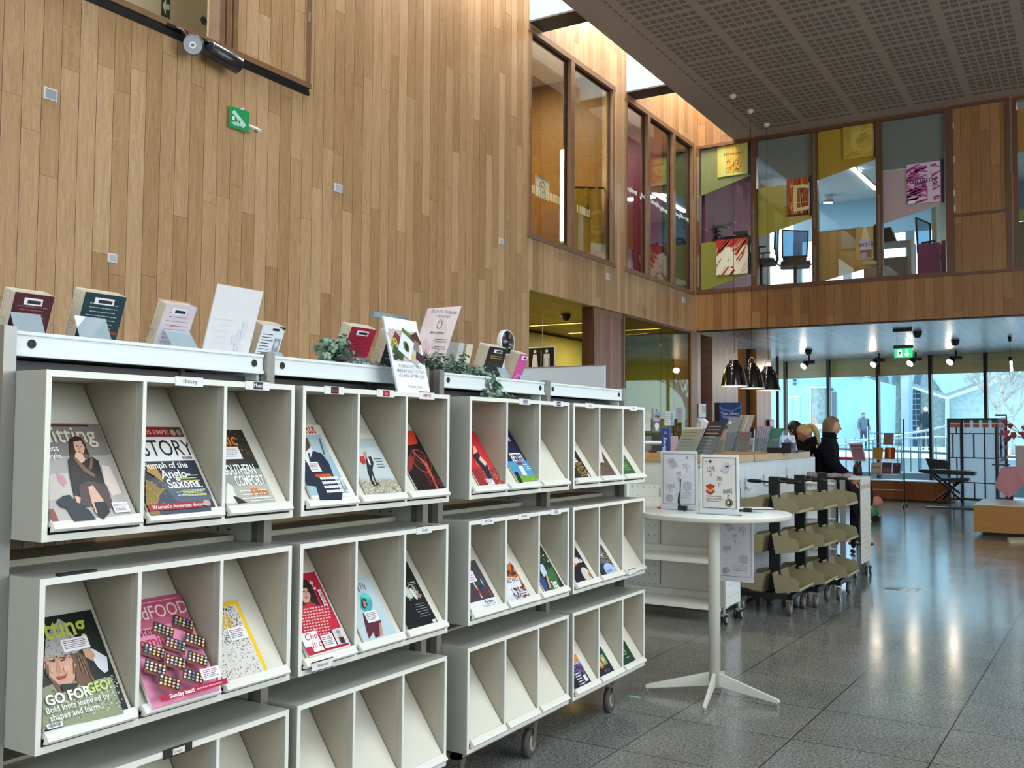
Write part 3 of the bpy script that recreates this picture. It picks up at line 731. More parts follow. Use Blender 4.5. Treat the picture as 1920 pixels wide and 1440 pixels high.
# books on the plain shelves behind, glimpsed through the gap under the top cabinets
rb_ = random.Random(12)
def back_book(y, w, h, c, z=1.112, x=-2.60, lb='cream-spined book glimpsed through the gap under the nearest top cabinet', gp='books glimpsed below the nearest top cabinet', ring=True):
    o = thing('book', lb, 'book', (0, 0, 0), 0, gp); b = MB(); b.box(x-.13, x, y, y+w-.002, z, z+h, mat(c, .6)); b.build('cover', o)
    if ring: a = Art((x, y, z), (0, 1, 0), (0, 0, 1), .0005, (1, 0, 0)); a.ring(w/2, .045, .009, .0105, '#5c4a34'); a.build('spine_stamp', o)
y = 1.44
for k in range(12):
    w = rb_.uniform(.028, .045); back_book(y, w, rb_.uniform(.2, .24), ('#a08c6a', '#8f7c5c', '#b09c7c')[k % 3]); y += w
for k, (y, w, c) in enumerate(((2.30, .05, '#5c1018'), (2.35, .04, '#6e1620'), (2.39, .05, '#4a1014'))): back_book(y, w, .24, c, lb='dark red book behind the second top cabinet, glimpsed in the gap', gp='dark red books behind the second bay', ring=False)
for k, (y, w, c) in enumerate(((3.27, .05, '#3c1a16'), (3.32, .05, '#521c18'))): back_book(y, w, .24, c, lb='dark brown book behind the third top cabinet, glimpsed in the gap', gp='dark brown books behind the third bay', ring=False)

# --- magazines --------------------------------------------------------------
def magazine(bay, row, slot, tr, label, paper='#e9e7e1', cover='#888888', w=.215, thick=.005, curl=0., lift=.004, sink=0., rot=0.):
    """tr: where the top right corner of the cover is seen. Returns thing and Art over the cover (u right, v up)"""
    z0 = ROWZ[row]; base = Vector((-2.148, 0, z0+.036))+SN*lift
    tr3 = on_p(tr[0], tr[1], base+SN*(thick), SN)
    h = (tr3-base).dot(SL)-.012+sink; right = tr3.y
    o = Vector((base.x, right-w, base.z))+SL*(.012-sink)
    lim = BAYY[bay]+OPEN_[slot-1][0]*BAYW[bay]/.838+.004; cut = max(0., lim-(right-w))
    t = thing('magazine', label, 'magazine', (0, 0, 0), 0, 'magazines standing in the display slots')
    c, s_ = math.cos(rot), math.sin(rot); U = Vector((0, c, 0))+SL*s_; V = SL*c-Vector((0, s_, 0))
    p = MB(); q = [o+U*cut, o+U*w, o+U*w+V*h, o+V*h+U*cut]
    p.slab(q, SN*thick, mat(paper, .6)); p.build('pages', t)
    a = Art(o+SN*(thick+.0004), U, V, .00022, SN, .38)
    cv = MB(); q2 = [x+SN*(thick) for x in q]; cv.slab(q2, SN*.0004, mat(cover, .38, spec=.4)); cv.build('cover', t)
    a.W, a.H = w, h; a.t = t; a.lo, a.hi = cut, w
    return a
def fin(a): a.build('cover_print', a.t)
def label_stick(a, u, v, w=.06, h=.04, c2='#a03040', rot=0.):
    """library's white ownership sticker"""
    a.rect(u, v, u+w, v+h, '#f0eef2'); a.lines(u+w*.08, v+h*.78, u+w*.92, 2, h*.14, c2, h*.06, .1); a.lines(u+w*.08, v+h*.48, u+w*.92, 3, h*.14, '#4a4a55', h*.05, .3)
SK, SK2, HR = '#d9a98c', '#c48a6c', '#4a2c1e'

# B1 R1 S1 : woman on a grey sofa
a = magazine(1, 1, 1, (184, 795), 'knitting magazine with a seated woman in a black top and a black dog', cover='#8a8480', w=.235)
P = lambda L: [a.px(*p) for p in L]
a.rect(0, 0, a.W, a.H*.64, '#b5b0aa'); a.pp([(70, 862), (208, 853), (250, 975), (70, 985)], '#aaa5a1')
a.rect(0, a.H-.010, a.W*.86, a.H-.004, '#6a2a22')
a.pp([(92, 890), (150, 885), (160, 930), (92, 938)], '#c9c2b8'); a.pp([(190, 872), (205, 875), (228, 925), (210, 930), (195, 905)], '#d8c6bd')
a.pp([(92, 938), (210, 930), (240, 965), (92, 985)], '#b9b2ac'); a.pp([(91, 955), (100, 955), (112, 982), (91, 984)], '#8a4a33')
a.pp([(105, 888), (118, 892), (125, 905), (120, 914), (110, 905)], '#c990a8')
a.text('Knitting', .012, a.H-.060, .072, '#e9dfc8', .012, sx=.86); a.text('Timeless', .0, a.H-.088, .028, '#f6f4ef', .02, sx=.9); a.text('style', .045, a.H-.110, .024, '#f6f4ef', .015)
a.pp([(128, 825), (138, 819), (150, 820), (158, 832), (163, 845), (168, 856), (160, 862), (150, 850), (136, 862), (130, 850)], '#3a221a')
a.pp([(136, 830), (150, 827), (158, 840), (156, 852), (148, 855), (140, 846)], '#dcb096')
a.pp([(140.5, 837), (144.5, 836.5), (145, 838.2), (141, 838.6)], '#3a241c'); a.pp([(149.5, 838), (153.5, 838.5), (153, 840), (149.5, 839.6)], '#3a241c'); a.pp([(146, 838), (148, 838), (149.5, 845), (146.5, 845.5)], '#c89478'); a.pp([(145, 848), (151, 847.6), (149, 850)], '#a8443e'); a.pp([(150, 850), (157, 852), (168, 856), (166, 866), (158, 876), (154, 864)], '#7a5640'); a.pp([(131, 850), (138, 862), (136, 876), (130, 868)], '#5c3a2a'); a.pp([(140, 850), (152, 852), (158, 862), (154, 880), (146, 868), (138, 860)], '#e2b8a0')
a.pp([(127, 862), (138, 858), (148, 872), (170, 858), (183, 866), (196, 912), (178, 915), (170, 902), (156, 912), (150, 930), (138, 932), (130, 895)], '#1c1719')
a.pp([(136, 861), (141, 860), (160, 880), (177, 892), (175, 897), (155, 885)], '#7b5f3a'); a.pp([(168, 860), (172, 862), (171, 880), (165, 884)], '#7b5f3a')
a.pp([(146, 912), (165, 903), (198, 912), (206, 935), (211, 952), (196, 958), (180, 945), (166, 952), (150, 950)], '#4a3b3a')
a.pp([(163, 915), (172, 912), (192, 940), (198, 962), (178, 965), (170, 945)], '#dcae96'); a.pp([(174, 944), (194, 942), (205, 962), (192, 976), (182, 968)], '#15151a')
a.pp([(104, 942), (116, 932), (128, 930), (142, 945), (165, 958), (178, 976), (138, 980), (124, 956), (112, 952)], '#1d2731')
a.pp([(138, 932), (149, 935), (148, 946), (141, 944)], '#dcae96')
label_stick(a, a.W-.062, .004, .046, .030); a.text('e', .02, .155, .03, '#f4f2ee', .02); fin(a)

# B1 R1 S2 : history magazine
a = magazine(1, 1, 2, (337, 801), 'history magazine with a golden helmet on dark blue clouds, magazine left of the orange-titled one', cover='#2b3240', w=.225, thick=.007)
a.rect(0, a.H-.036, a.W, a.H, '#8c1f28'); a.text('FAMOUS EMPERORS', .03, a.H-.026, .022, '#e2a48a', .02); a.rect(a.W-.05, a.H-.034, a.W, a.H-.002, '#4a3a34'); a.ell(a.W-.035, a.H-.02, .009, .011, '#b89884'); a.ell(a.W-.014, a.H-.02, .008, .011, '#a08878')
a.rect(0, a.H-.118, a.W, a.H-.036, '#eceae6'); a.text('HISTORY', .002, a.H-.100, .077, '#17171b', .004, sx=.74); a.barcode(a.W-.045, a.H-.117, .042, .014)
a.pp([(272, 905), (320, 880), (395, 920), (395, 962), (272, 970)], '#3d4656'); a.pp([(300, 905), (350, 912), (395, 930), (392, 950), (330, 940)], '#54606e')
a.pp([(276, 870), (290, 875), (306, 900), (303, 904), (288, 893), (274, 885)], '#b08a3c'); a.pp([(272, 900), (284, 905), (300, 918), (312, 915), (298, 930), (294, 950), (300, 965), (272, 970)], '#8f7434')
a.specks(0, 0, a.W*.5, a.H*.36, 160, '#c8a552', .0008, .0022, lambda x, y: x < a.W*.30+y*.2)
a.text('Triumph of the', .022, a.H-.143, .030, '#f4f2ef', .012, sx=.9); a.text('Anglo-', .085, a.H-.176, .040, '#ffffff', .016, sx=.92); a.text('Saxons', .092, a.H-.209, .042, '#ffffff', .016, sx=.92)
a.lines(.11, a.H-.224, a.W-.01, 2, .010, '#d4d8e0', .0028, .1); a.lines(.135, .105, a.W-.012, 3, .009, '#cfcf6a', .003, .2); a.lines(.135, .075, a.W-.012, 2, .008, '#dadada', .002, .2); a.lines(.13, .056, a.W-.012, 3, .009, '#cfcf6a', .003, .2)
a.rect(0, 0, a.W*.78, .020, '#a01c2c'); a.text("Women's American dream", .012, .005, .016, '#f2e6e6', .01); a.ell(a.W*.87, .012, .013, .010, '#c8a090'); a.rect(.0, .14, .034, .175, '#eeeef6'); fin(a)

# B1 R1 S3 : music magazine, orange title
a = magazine(1, 1, 3, (453, 806), 'magazine reading Southern Comfort under an orange title beside the empty half of its slot', cover='#2e2b28', w=.20, thick=.003)
a.specks(0, a.H*.62, a.W, a.H, 120, '#6a4f2c', .002, .006); a.text('Classic', .0, a.H-.058, .066, '#e8811e', .015, sx=.86)
a.rect(0, 0, a.W, a.H*.46, '#9b9d94'); a.rect(0, 0, a.W, a.H*.25, '#b4b3a6')
a.pp([(425, 905), (436, 912), (440, 925), (450, 940), (438, 944), (424, 944)], '#e8e6df'); a.pp([(436, 930), (445, 932), (464, 943), (446, 945)], '#2b211c')
label_stick(a, a.W*.32, a.H-.110, .085, .045)
a.text('SOUTHERN', .052, a.H-.165, .050, '#ffffff', .012, sx=.48); a.text('COMFORT', .076, a.H-.205, .050, '#ffffff', .012, sx=.48)
a.lines(.075, a.H-.226, a.W-.012, 3, .013, '#f2f2ee', .004, .1); a.text('Plus', .12, .030, .034, '#ea7a1c', .02, sx=1.2); a.lines(.10, .018, a.W-.005, 2, .009, '#f2f2ee', .003, .1); fin(a)

# B1 R2 S1 : knitting, woman in bobble hat
a = magazine(1, 2, 1, (170, 1143), 'knitting magazine with a smiling woman in a grey knitted hat, reading Go for Geo', cover='#1c2220', w=.235, thick=.009)
a.pp([(80, 1290), (125, 1272), (170, 1278), (208, 1268), (232, 1338), (80, 1370)], '#8d9472'); a.specks(.03, .01, a.W, a.H*.34, 260, '#c9cdb0', .0014, .0034, lambda x, y: y < .105 and (x > .07)); a.specks(.03, .01, a.W, a.H*.34, 160, '#5b6248', .0014, .003, lambda x, y: y < .10)
a.pp([(160, 1212), (176, 1218), (200, 1232), (203, 1258), (196, 1262), (184, 1252), (176, 1240)], '#d9dadf'); a.pp([(150, 1210), (166, 1212), (178, 1228), (174, 1240), (160, 1232)], '#c79a80')
a.pp([(80, 1228), (140, 1218), (160, 1232), (168, 1258), (176, 1280), (160, 1290), (140, 1276), (112, 1304), (104, 1290), (84, 1262)], '#6b4a37')
a.pp([(82, 1236), (100, 1228), (130, 1228), (142, 1248), (140, 1272), (130, 1288), (112, 1286), (92, 1268), (82, 1252)], '#d3a083')
a.pp([(96, 1240), (102, 1238), (103, 1241), (97, 1243)], '#3a241c'); a.pp([(112, 1238), (120, 1236), (122, 1239), (113, 1241)], '#3a241c'); a.pp([(104, 1240), (108, 1240), (116, 1262), (106, 1264)], '#c08a6c'); a.pp([(92, 1240), (102, 1235), (103, 1237), (93, 1242.5)], '#4a2e22'); a.pp([(110, 1233), (121, 1232), (124, 1235), (111, 1235.5)], '#4a2e22'); a.pp([(94, 1250), (101, 1254), (99, 1262), (93, 1260)], '#dba890'); a.pp([(118, 1250), (130, 1248), (130, 1258), (120, 1262)], '#e0ac92'); a.shps([[a.px(x, y), a.px(x+1.5, y-1), a.px(x+14+k*2, y+34), a.px(x+11+k*2, y+36)] for k, (x, y) in enumerate(((142, 1226), (148, 1230), (154, 1236), (158, 1246)))], '#8a6448'); a.shps([[a.px(x, y), a.px(x+1.5, y), a.px(x+3, y+24), a.px(x+1, y+25)] for x, y in ((84, 1240), (88, 1246), (136, 1240), (140, 1250))], '#54362a'); a.pp([(104, 1270), (118, 1268), (126, 1262), (122, 1272), (110, 1276)], '#9c3c38')
a.pp([(84, 1200), (96, 1176), (110, 1162), (122, 1170), (128, 1184), (140, 1196), (158, 1214), (140, 1226), (100, 1232), (82, 1236)], '#a9a8a2'); a.specks(.04, a.H*.58, .15, a.H*.86, 150, '#5f5f5c', .001, .003)
a.pp([(112, 1284), (146, 1282), (140, 1296), (116, 1296)], '#1a1d1b')
a.text('Knitting', -.006, a.H-.062, .075, '#c2cb52', .02, sx=.86); label_stick(a, a.W*.5, a.H-.105, .075, .034)
a.text('GO FOR', .028, .058, .036, '#ffffff', .03, sx=.9); a.text('GEO!', .142, .063, .036, '#c7d77a', .03, sx=.8); a.text('Bold knits inspired by', .02, .038, .022, '#f2f2ee', .01, sx=.9); a.text('shapes and form', .024, .018, .022, '#f2f2ee', .01, sx=.9); a.barcode(.01, .001, .04, .012); fin(a)

# B1 R2 S2 : pink food magazine
a = magazine(1, 2, 2, (337, 1112), 'pink food magazine with chocolate cake bars, leaning over the lip of its slot', cover='#e58fb0', w=.225, thick=.010, lift=.012, sink=.022)
a.rect(0, a.H*.72, a.W, a.H, '#c05f7d'); a.rect(0, a.H*.80, a.W, a.H, '#b9506e'); a.text('goodFOOD', .0, a.H-.062, .056, '#f3d5d2', .006, sx=.84); a.lines(.07, a.H-.014, a.W-.01, 1, .01, '#e9b9c4', .003, .1)
a.text('Easter is', .012, a.H-.108, .036, '#7c1533', .006, sx=.9); a.text('coming', .012, a.H-.142, .046, '#b41d48', .008, sx=.95)
def bar(u, v, L=.064, W_=.040, rt=-.55):
    c, s_ = math.cos(rt), math.sin(rt); f = lambda x, y: (u+x*c-y*s_, v+x*s_+y*c)
    a.shp([f(-L/2, -W_/2), f(L/2, -W_/2), f(L/2, W_/2), f(-L/2, W_/2)], '#4a2418'); a.shp([f(-L/2, -W_/2), f(L/2, -W_/2), f(L/2, -W_/2+.008), f(-L/2, -W_/2+.008)], '#7c3a2c')
    cols = ['#f0dca8', '#4f86a8', '#e7a7b0', '#f4efe2', '#89b4c8', '#e9c565']
    for i in range(5):
        for j in range(3):
            x, y = f(-L/2+.008+i*.012, -W_/2+.013+j*.0095); a.ell(x, y, .0042, .0037, random.choice(cols), 7)
for u, v in ((.120, .205), (.190, .212), (.060, .148), (.130, .152), (.195, .150), (.035, .098), (.100, .100), (.168, .092), (.050, .046), (.125, .044)): bar(u, v)
a.ring(.165, .035, .008, .0095, '#b41d48'); a.rect(0, 0, a.W, .016, '#b3123f'); a.text('Sunday best!', .03, .003, .016, '#ffffff', .02); a.lines(.12, .006, a.W-.01, 1, .01, '#f2c9d4', .003, .1); label_stick(a, a.W-.075, .024, .065, .034); fin(a)

# B1 R2 S3 : yellow bordered magazine
a = magazine(1, 2, 3, (444, 1125), 'yellow-bordered magazine covered with a crowd of tiny dark figures', cover='#f3c51b', w=.175, thick=.007)
a.rect(-.0, .0, a.W-.014, a.H-.014, '#dcd7d0'); a.specks(.0, .0, a.W-.016, a.H-.016, 420, '#3a332d', .001, .0028); a.specks(.0, a.H*.45, a.W-.016, a.H-.016, 520, '#2e2722', .001, .003); a.specks(0, 0, a.W-.016, a.H-.016, 220, '#8a6a4a', .001, .0025)
a.text('NATIONAL', .0, a.H-.058, .030, '#e9b51c', .03, sx=.8); a.text('GEOGRAPHIC', .0, a.H-.082, .030, '#e9b51c', .03, sx=.66); label_stick(a, a.W*.52, a.H*.47, .066, .040); fin(a)

# B2 R1 S1
a = magazine(2, 1, 1, (599, 797), 'magazine with a man in a navy suit and the red word Plus', cover='#f2ede4', w=.205, thick=.008)
a.rect(.0, .012, a.W-.022, a.H-.042, '#9fc0cf'); a.rect(0, a.H*.55, a.W-.022, a.H-.042, '#b6ccd6'); a.text('PLUS', .118, a.H-.035, .038, '#d8401e', .03, sx=.62)
a.pp([(570, 818), (576, 822), (582, 836), (580, 846), (573, 852), (569, 850)], '#6b4330'); a.pp([(572, 848), (583, 838), (586, 846), (590, 870), (578, 872), (570, 862)], '#e8e9ee')
a.pp([(569, 858), (578, 872), (586, 846), (602, 850), (616, 868), (628, 900), (642, 925), (640, 938), (600, 938), (592, 912), (568, 910)], '#17223a'); a.pp([(577, 850), (580, 850), (588, 885), (583, 882)], '#1d2f55'); a.pp([(597, 822), (600, 823), (610, 855), (606, 852)], '#5c6f7a')
a.rect(.06, .078, .135, .090, '#c6501f'); a.lines(.075, .068, .165, 4, .017, '#ffffff', .010, .15); label_stick(a, .052, .10, .048, .038); a.barcode(a.W-.04, .016, .016, .055, 16, True); fin(a)
# B2 R1 S2
a = magazine(2, 1, 2, (697, 814), 'pale magazine with a small man in a dark suit holding a red coat above rubble', cover='#b5c3c6', w=.19, thick=.008)
a.rect(0, a.H-.020, a.W, a.H, '#e4dccb'); a.rect(0, a.H*.25, a.W, a.H-.06, '#c3cccc'); a.rect(0, 0, a.W, a.H*.22, '#a9a48c'); a.specks(0, 0, a.W, a.H*.22, 260, '#e3dfc8', .0015, .004); a.specks(0, 0, a.W, a.H*.21, 160, '#4b4a3e', .001, .003)
a.pp([(681, 848), (685, 847), (688, 853), (685, 858), (681, 856)], '#c98a78'); a.pp([(685, 858), (695, 856), (700, 868), (698, 882), (705, 905), (712, 908), (706, 912), (697, 888), (697, 908), (704, 912), (700, 912), (689, 885)], '#20242b'); a.pp([(687, 858), (690, 858), (695, 872), (692, 872)], '#e9e9e9'); a.pp([(675, 856), (682, 856), (686, 868), (682, 872), (675, 866)], '#c3252b')
a.lines(a.W*.66, a.H*.56, a.W*.9, 4, .012, '#2d2d30', .003, .2); a.text('La', .0, a.H-.016, .03, '#b8182a', .03); a.pp([(674, 905), (677, 908), (685, 930), (676, 932)], '#34262a'); fin(a)
# B2 R1 S3
a = magazine(2, 1, 3, (776, 808), 'dark magazine with red swirling artwork and an orange top', cover='#1d1314', w=.175, thick=.004)
a.pp([(765, 808), (776, 808), (783, 832), (765, 835)], '#d8432a'); a.pp([(772, 846), (776, 846), (795, 870), (806, 890), (820, 920), (824, 920), (800, 868)], '#c2563c')
for r0, u, v in ((.052, .115, .13), (.038, .108, .12), (.030, .12, .15)): a.ring(u, v, r0, r0+.003, '#a83a30')
a.pp([(764, 858), (770, 853), (775, 862), (772, 880), (764, 888)], '#8c2c26'); a.specks(.09, .01, a.W-.005, .07, 90, '#8c2638', .001, .005); fin(a)

# B2 R2
a = magazine(2, 2, 1, (590, 1069), 'magazine with a dark-haired woman in a red and white knitted jumper, reading Check it out', cover='#c52441', w=.20, thick=.010)
a.frame(0, 0, a.W, a.H, .005, '#e8ddd6'); a.text('Secret', .03, a.H-.068, .058, '#f3dcc0', .03, sx=.9)
a.pp([(563, 1090), (572, 1086), (585, 1098), (596, 1125), (602, 1140), (592, 1145), (580, 1130), (566, 1148), (562, 1148)], '#2a1a18'); a.pp([(564, 1104), (574, 1102), (582, 1116), (580, 1130), (570, 1130), (564, 1120)], '#dcae94'); a.pp([(570, 1120), (577, 1119), (574, 1123)], '#b3323c'); a.pp([(566, 1109), (571, 1108), (571, 1110), (567, 1111)], '#2a1816'); a.pp([(575, 1108.5), (579.5, 1109), (579, 1111), (575, 1110.5)], '#2a1816'); a.pp([(572, 1110), (574, 1110), (575, 1116), (572, 1116)], '#c9957c')
a.pp([(562, 1140), (580, 1128), (604, 1140), (618, 1155), (624, 1180), (616, 1184), (612, 1200), (575, 1210), (560, 1195)], '#c22438')
for k in range(11):
    a.shps([[a.px(563+i*5.4+k*.9, 1142+k*5.6-i*.9+1.2), a.px(566.4+i*5.4+k*.9, 1142+k*5.6-i*.9+.6), a.px(566.4+i*5.4+k*.9, 1144.4+k*5.6-i*.9+.6), a.px(563+i*5.4+k*.9, 1144.4+k*5.6-i*.9+1.2)] for i in range(0, 10) if 563+i*5.4+k*.9 < 616], '#efc9c4')
a.rect(.0, .010, .075, .080, '#f6f1ee'); a.text('Check', .012, .053, .034, '#d01f3a', .0, slant=.2); a.text('it out!', .03, .024, .034, '#d01f3a', .0, slant=.2); a.rect(.0, .006, .028, .032, '#c52441')
a.barcode(a.W-.038, a.H-.135, .016, .06, 16, True); label_stick(a, .080, .012, .055, .045); a.rect(.140, .012, .19, .068, '#d7ccd0'); a.ell(.165, .045, .008, .010, '#d9a98c'); a.ell(.165, .056, .010, .007, '#7c97b8'); a.rect(.155, .014, .177, .036, '#2e2a2e'); fin(a)
a = magazine(2, 2, 2, (691, 1079), 'pale blue magazine with a woman wearing a turquoise house over her head', cover='#bccdd3', w=.18, thick=.005)
a.text('Stinging Fly', .02, a.H-.046, .036, '#2c3744', .004, sx=.72)
a.pp([(674, 1122), (681, 1112), (694, 1118), (699, 1134), (695, 1146), (684, 1148), (676, 1140)], '#3fa7a6'); a.pp([(672, 1118), (681, 1110), (695, 1119), (692, 1124), (680, 1120)], '#69c9c6'); a.pp([(677, 1124), (684, 1122), (689, 1134), (684, 1142), (678, 1138)], '#332a2c'); a.pp([(680, 1126), (685, 1128), (686, 1138), (682, 1138)], '#b88a7c')
a.pp([(680, 1150), (696, 1147), (706, 1152), (714, 1165), (716, 1190), (704, 1197), (700, 1185), (692, 1198), (686, 1180)], '#5a2636'); a.pp([(710, 1168), (714, 1168), (718, 1190), (712, 1194)], '#b88a7c')
label_stick(a, .062, .062, .062, .042); a.pp([(666, 1195), (671, 1197), (678, 1208), (667, 1212)], '#2b4a50'); fin(a)
a = magazine(2, 2, 3, (762, 1052), 'black food magazine with a plate and cutlery, rightmost of the second bay', cover='#15171a', w=.18, thick=.004)
a.lines(.12, a.H*.66, .165, 2, .009, '#dfe6e4', .002, .1); a.ell(.098, .135, .022, .022, '#c6d8d4', 20); a.ell(.125, .13, .010, .026, '#d8d8c8', 16, .2); a.ell(.142, .138, .007, .028, '#9a9c94', 14, .2); a.specks(.085, .105, .155, .165, 80, '#cdbd9e', .0015, .004); a.ell(.155, .118, .010, .007, '#c2607c'); a.rect(.1, a.H-.05, .13, a.H-.044, '#3f8f86')
a.lines(.09, .085, .165, 6, .010, '#9aa0a0', .002, .3, 'C'); a.rect(a.W-.03, .003, a.W-.008, .014, '#e6e6e2'); fin(a)

# B3 R1
a = magazine(3, 1, 1, (888, 808), 'red sports magazine with a player in black before a crowd', cover='#d32f33', w=.185, thick=.004)
a.rect(0, 0, a.W, a.H*.30, '#9c2a2c'); a.specks(.05, .0, a.W, a.H*.42, 260, '#e0a694', .001, .004, lambda x, y: y < .13-(x-.05)*.35); a.specks(.05, .0, a.W, a.H*.42, 160, '#3a1a20', .001, .004, lambda x, y: y < .13-(x-.05)*.35)
a.pp([(886, 838), (892, 842), (900, 855), (908, 862), (914, 875), (920, 890), (926, 905), (916, 898), (906, 882), (896, 868), (887, 858)], '#1d2232'); a.pp([(886, 836), (891, 838), (895, 848), (888, 852)], '#e3b09a'); a.pp([(900, 855), (912, 868), (910, 875), (898, 862)], '#e3c0b0'); label_stick(a, .065, .002, .05, .028); fin(a)
a = magazine(3, 1, 2, (955, 807), 'navy and sky blue football magazine with big white words, in the third bay', cover='#1b2148', w=.18, thick=.004)
a.rect(0, 0, a.W, a.H*.40, '#4c9bcb'); a.rect(0, 0, a.W, a.H*.13, '#78a83c'); a.text('BETTER', .055, a.H*.40, .062, '#f4f6fa', .01, sx=.50); a.text('TEAM', .085, a.H*.78, .034, '#f0f2f8', .02, sx=.6); a.rect(.075, a.H*.33, .125, a.H*.37, '#b01c34'); a.lines(.12, a.H*.32, .17, 1, .01, '#eef4fa', .003); a.pp([(964, 885), (970, 885), (982, 908), (975, 908)], '#191b20'); a.rect(.07, .035, .105, .085, '#e9eef6'); a.lines(.13, .09, .17, 3, .012, '#eaf4fa', .003, .2); a.barcode(.125, .0, .045, .012); fin(a)
# B3 R2
a = magazine(3, 2, 1, (890, 1050), 'magazine with runners on a dark red track, leftmost of the third bay', cover='#5a4a50', w=.20, thick=.004)
a.rect(0, .0, a.W, .038, '#e8e8ec'); a.text('Fix tone', .115, .020, .020, '#16161a', .03, sx=.9); a.lines(.09, .013, a.W-.01, 2, .007, '#55555c', .002, .2); a.rect(0, a.H*.42, a.W, a.H, '#3e4044'); a.rect(0, .038, a.W, a.H*.32, '#5c3038'); a.rect(0, .038, a.W, .085, '#4c3c44')
for i in range(9): a.ell(.10+random.random()*.085, .055+random.random()*.085, .004, .016, random.choice(['#d9c9c4', '#c43a34', '#20242c', '#e6e6ea', '#3a4a7a']), 9)
a.specks(.09, a.H-.06, .14, a.H-.01, 40, '#d6d8d8', .001, .005); a.rect(.08, .120, .135, .170, '#eceaf0'); a.lines(.088, .158, .128, 4, .010, '#9a5560', .003, .1); fin(a)
a = magazine(3, 2, 2, (955, 1048), 'magazine with protest placards reading hopes not hate', cover='#d4d8e4', w=.19, thick=.005)
a.pp([(950, 1060), (956, 1054), (968, 1070), (980, 1090), (988, 1118), (980, 1120), (968, 1085), (952, 1088)], '#c96a26'); a.pp([(957, 1056), (964, 1062), (968, 1078), (960, 1080)], '#5a2c22'); a.pp([(962, 1063), (966, 1066), (967, 1072), (963, 1072)], '#c98a72'); a.pp([(978, 1092), (984, 1106), (988, 1118), (984, 1118), (976, 1098)], '#8c3318')
a.pp([(950, 1083), (971, 1081), (983, 1112), (950, 1118)], '#e2e4ea'); a.text('BOLD HOPES', .038, .112, .034, '#141418', .012, sx=.52); a.text('NOT HATE', .070, .078, .034, '#141418', .012, sx=.58); a.specks(.07, .0, a.W, .055, 70, '#7c5a3c', .003, .008); a.specks(.07, .0, a.W, .05, 50, '#2b2430', .002, .006); a.specks(.07, .0, a.W, .05, 25, '#c4b8d8', .003, .007); a.lines(.13, .022, .185, 2, .010, '#f4f4f4', .005, .1); fin(a)
a = magazine(3, 2, 3, (1014, 1023), 'dark green magazine with players on a pitch, rightmost of the third bay', cover='#1f2b24', w=.18, thick=.005)
a.pp([(1026, 1070), (1034, 1062), (1044, 1080), (1052, 1104), (1036, 1108)], '#356b3a'); a.pp([(1013, 1058), (1018, 1058), (1026, 1075), (1020, 1082), (1013, 1070)], '#c9d4e8'); a.pp([(1013, 1080), (1020, 1084), (1028, 1106), (1016, 1112), (1012, 1100)], '#2c4a86'); a.specks(.09, .05, a.W, a.H-.02, 60, '#4f8a4c', .002, .006); a.ell(.15, .17, .006, .005, '#e9e9e4'); a.ell(.163, .135, .006, .005, '#dcdcd6'); a.pp([(1022, 1076), (1026, 1078), (1034, 1104), (1030, 1104)], '#c9a48a'); a.text('Your', .085, .022, .024, '#ffffff', .04); a.text('King', .088, .004, .024, '#ffffff', .04); fin(a)
# B4 R1
a = magazine(4, 1, 1, (1077, 842), 'black magazine with a heap of gold jewellery, in the farthest top cabinet', cover='#17161a', w=.175, thick=.004, lift=.002)
a.specks(.07, .01, .16, .09, 160, '#b58a4c', .001, .006); a.specks(.07, .01, .16, .09, 60, '#e4c890', .001, .003); a.lines(.085, .135, .135, 4, .014, '#f2f2f2', .008, .2); a.rect(a.W-.03, .0, a.W-.012, .02, '#cfd8ee'); fin(a)
a = magazine(4, 1, 2, (1126, 843), 'sepia magazine with a tree over old stone houses, farthest top cabinet', cover='#e2d5d0', w=.18, thick=.004, lift=.002)
a.pp([(1125, 868), (1150, 866), (1166, 890), (1125, 895)], '#6a524c'); a.pp([(1128, 845), (1134, 855), (1142, 866), (1136, 872), (1130, 860)], '#5a4540'); a.specks(.06, .0, .17, .085, 150, '#463434', .001, .005); a.specks(.06, .0, .17, .085, 60, '#a88c80', .001, .004); fin(a)
a = magazine(4, 1, 3, (1170, 852), 'grey and bright green magazine in the last slot of the farthest top cabinet', cover='#5a635e', w=.18, thick=.004)
a.rect(0, 0, a.W, .085, '#1d5c33'); a.lines(.06, .068, .150, 4, .014, '#8cc63a', .004, .15); a.ell(.13, .14, .03, .014, '#8d9690', 14, .5); a.ell(.11, .15, .012, .02, '#3a423e', 12, .5); a.rect(.105, .098, .125, .115, '#e8e8e8'); fin(a)
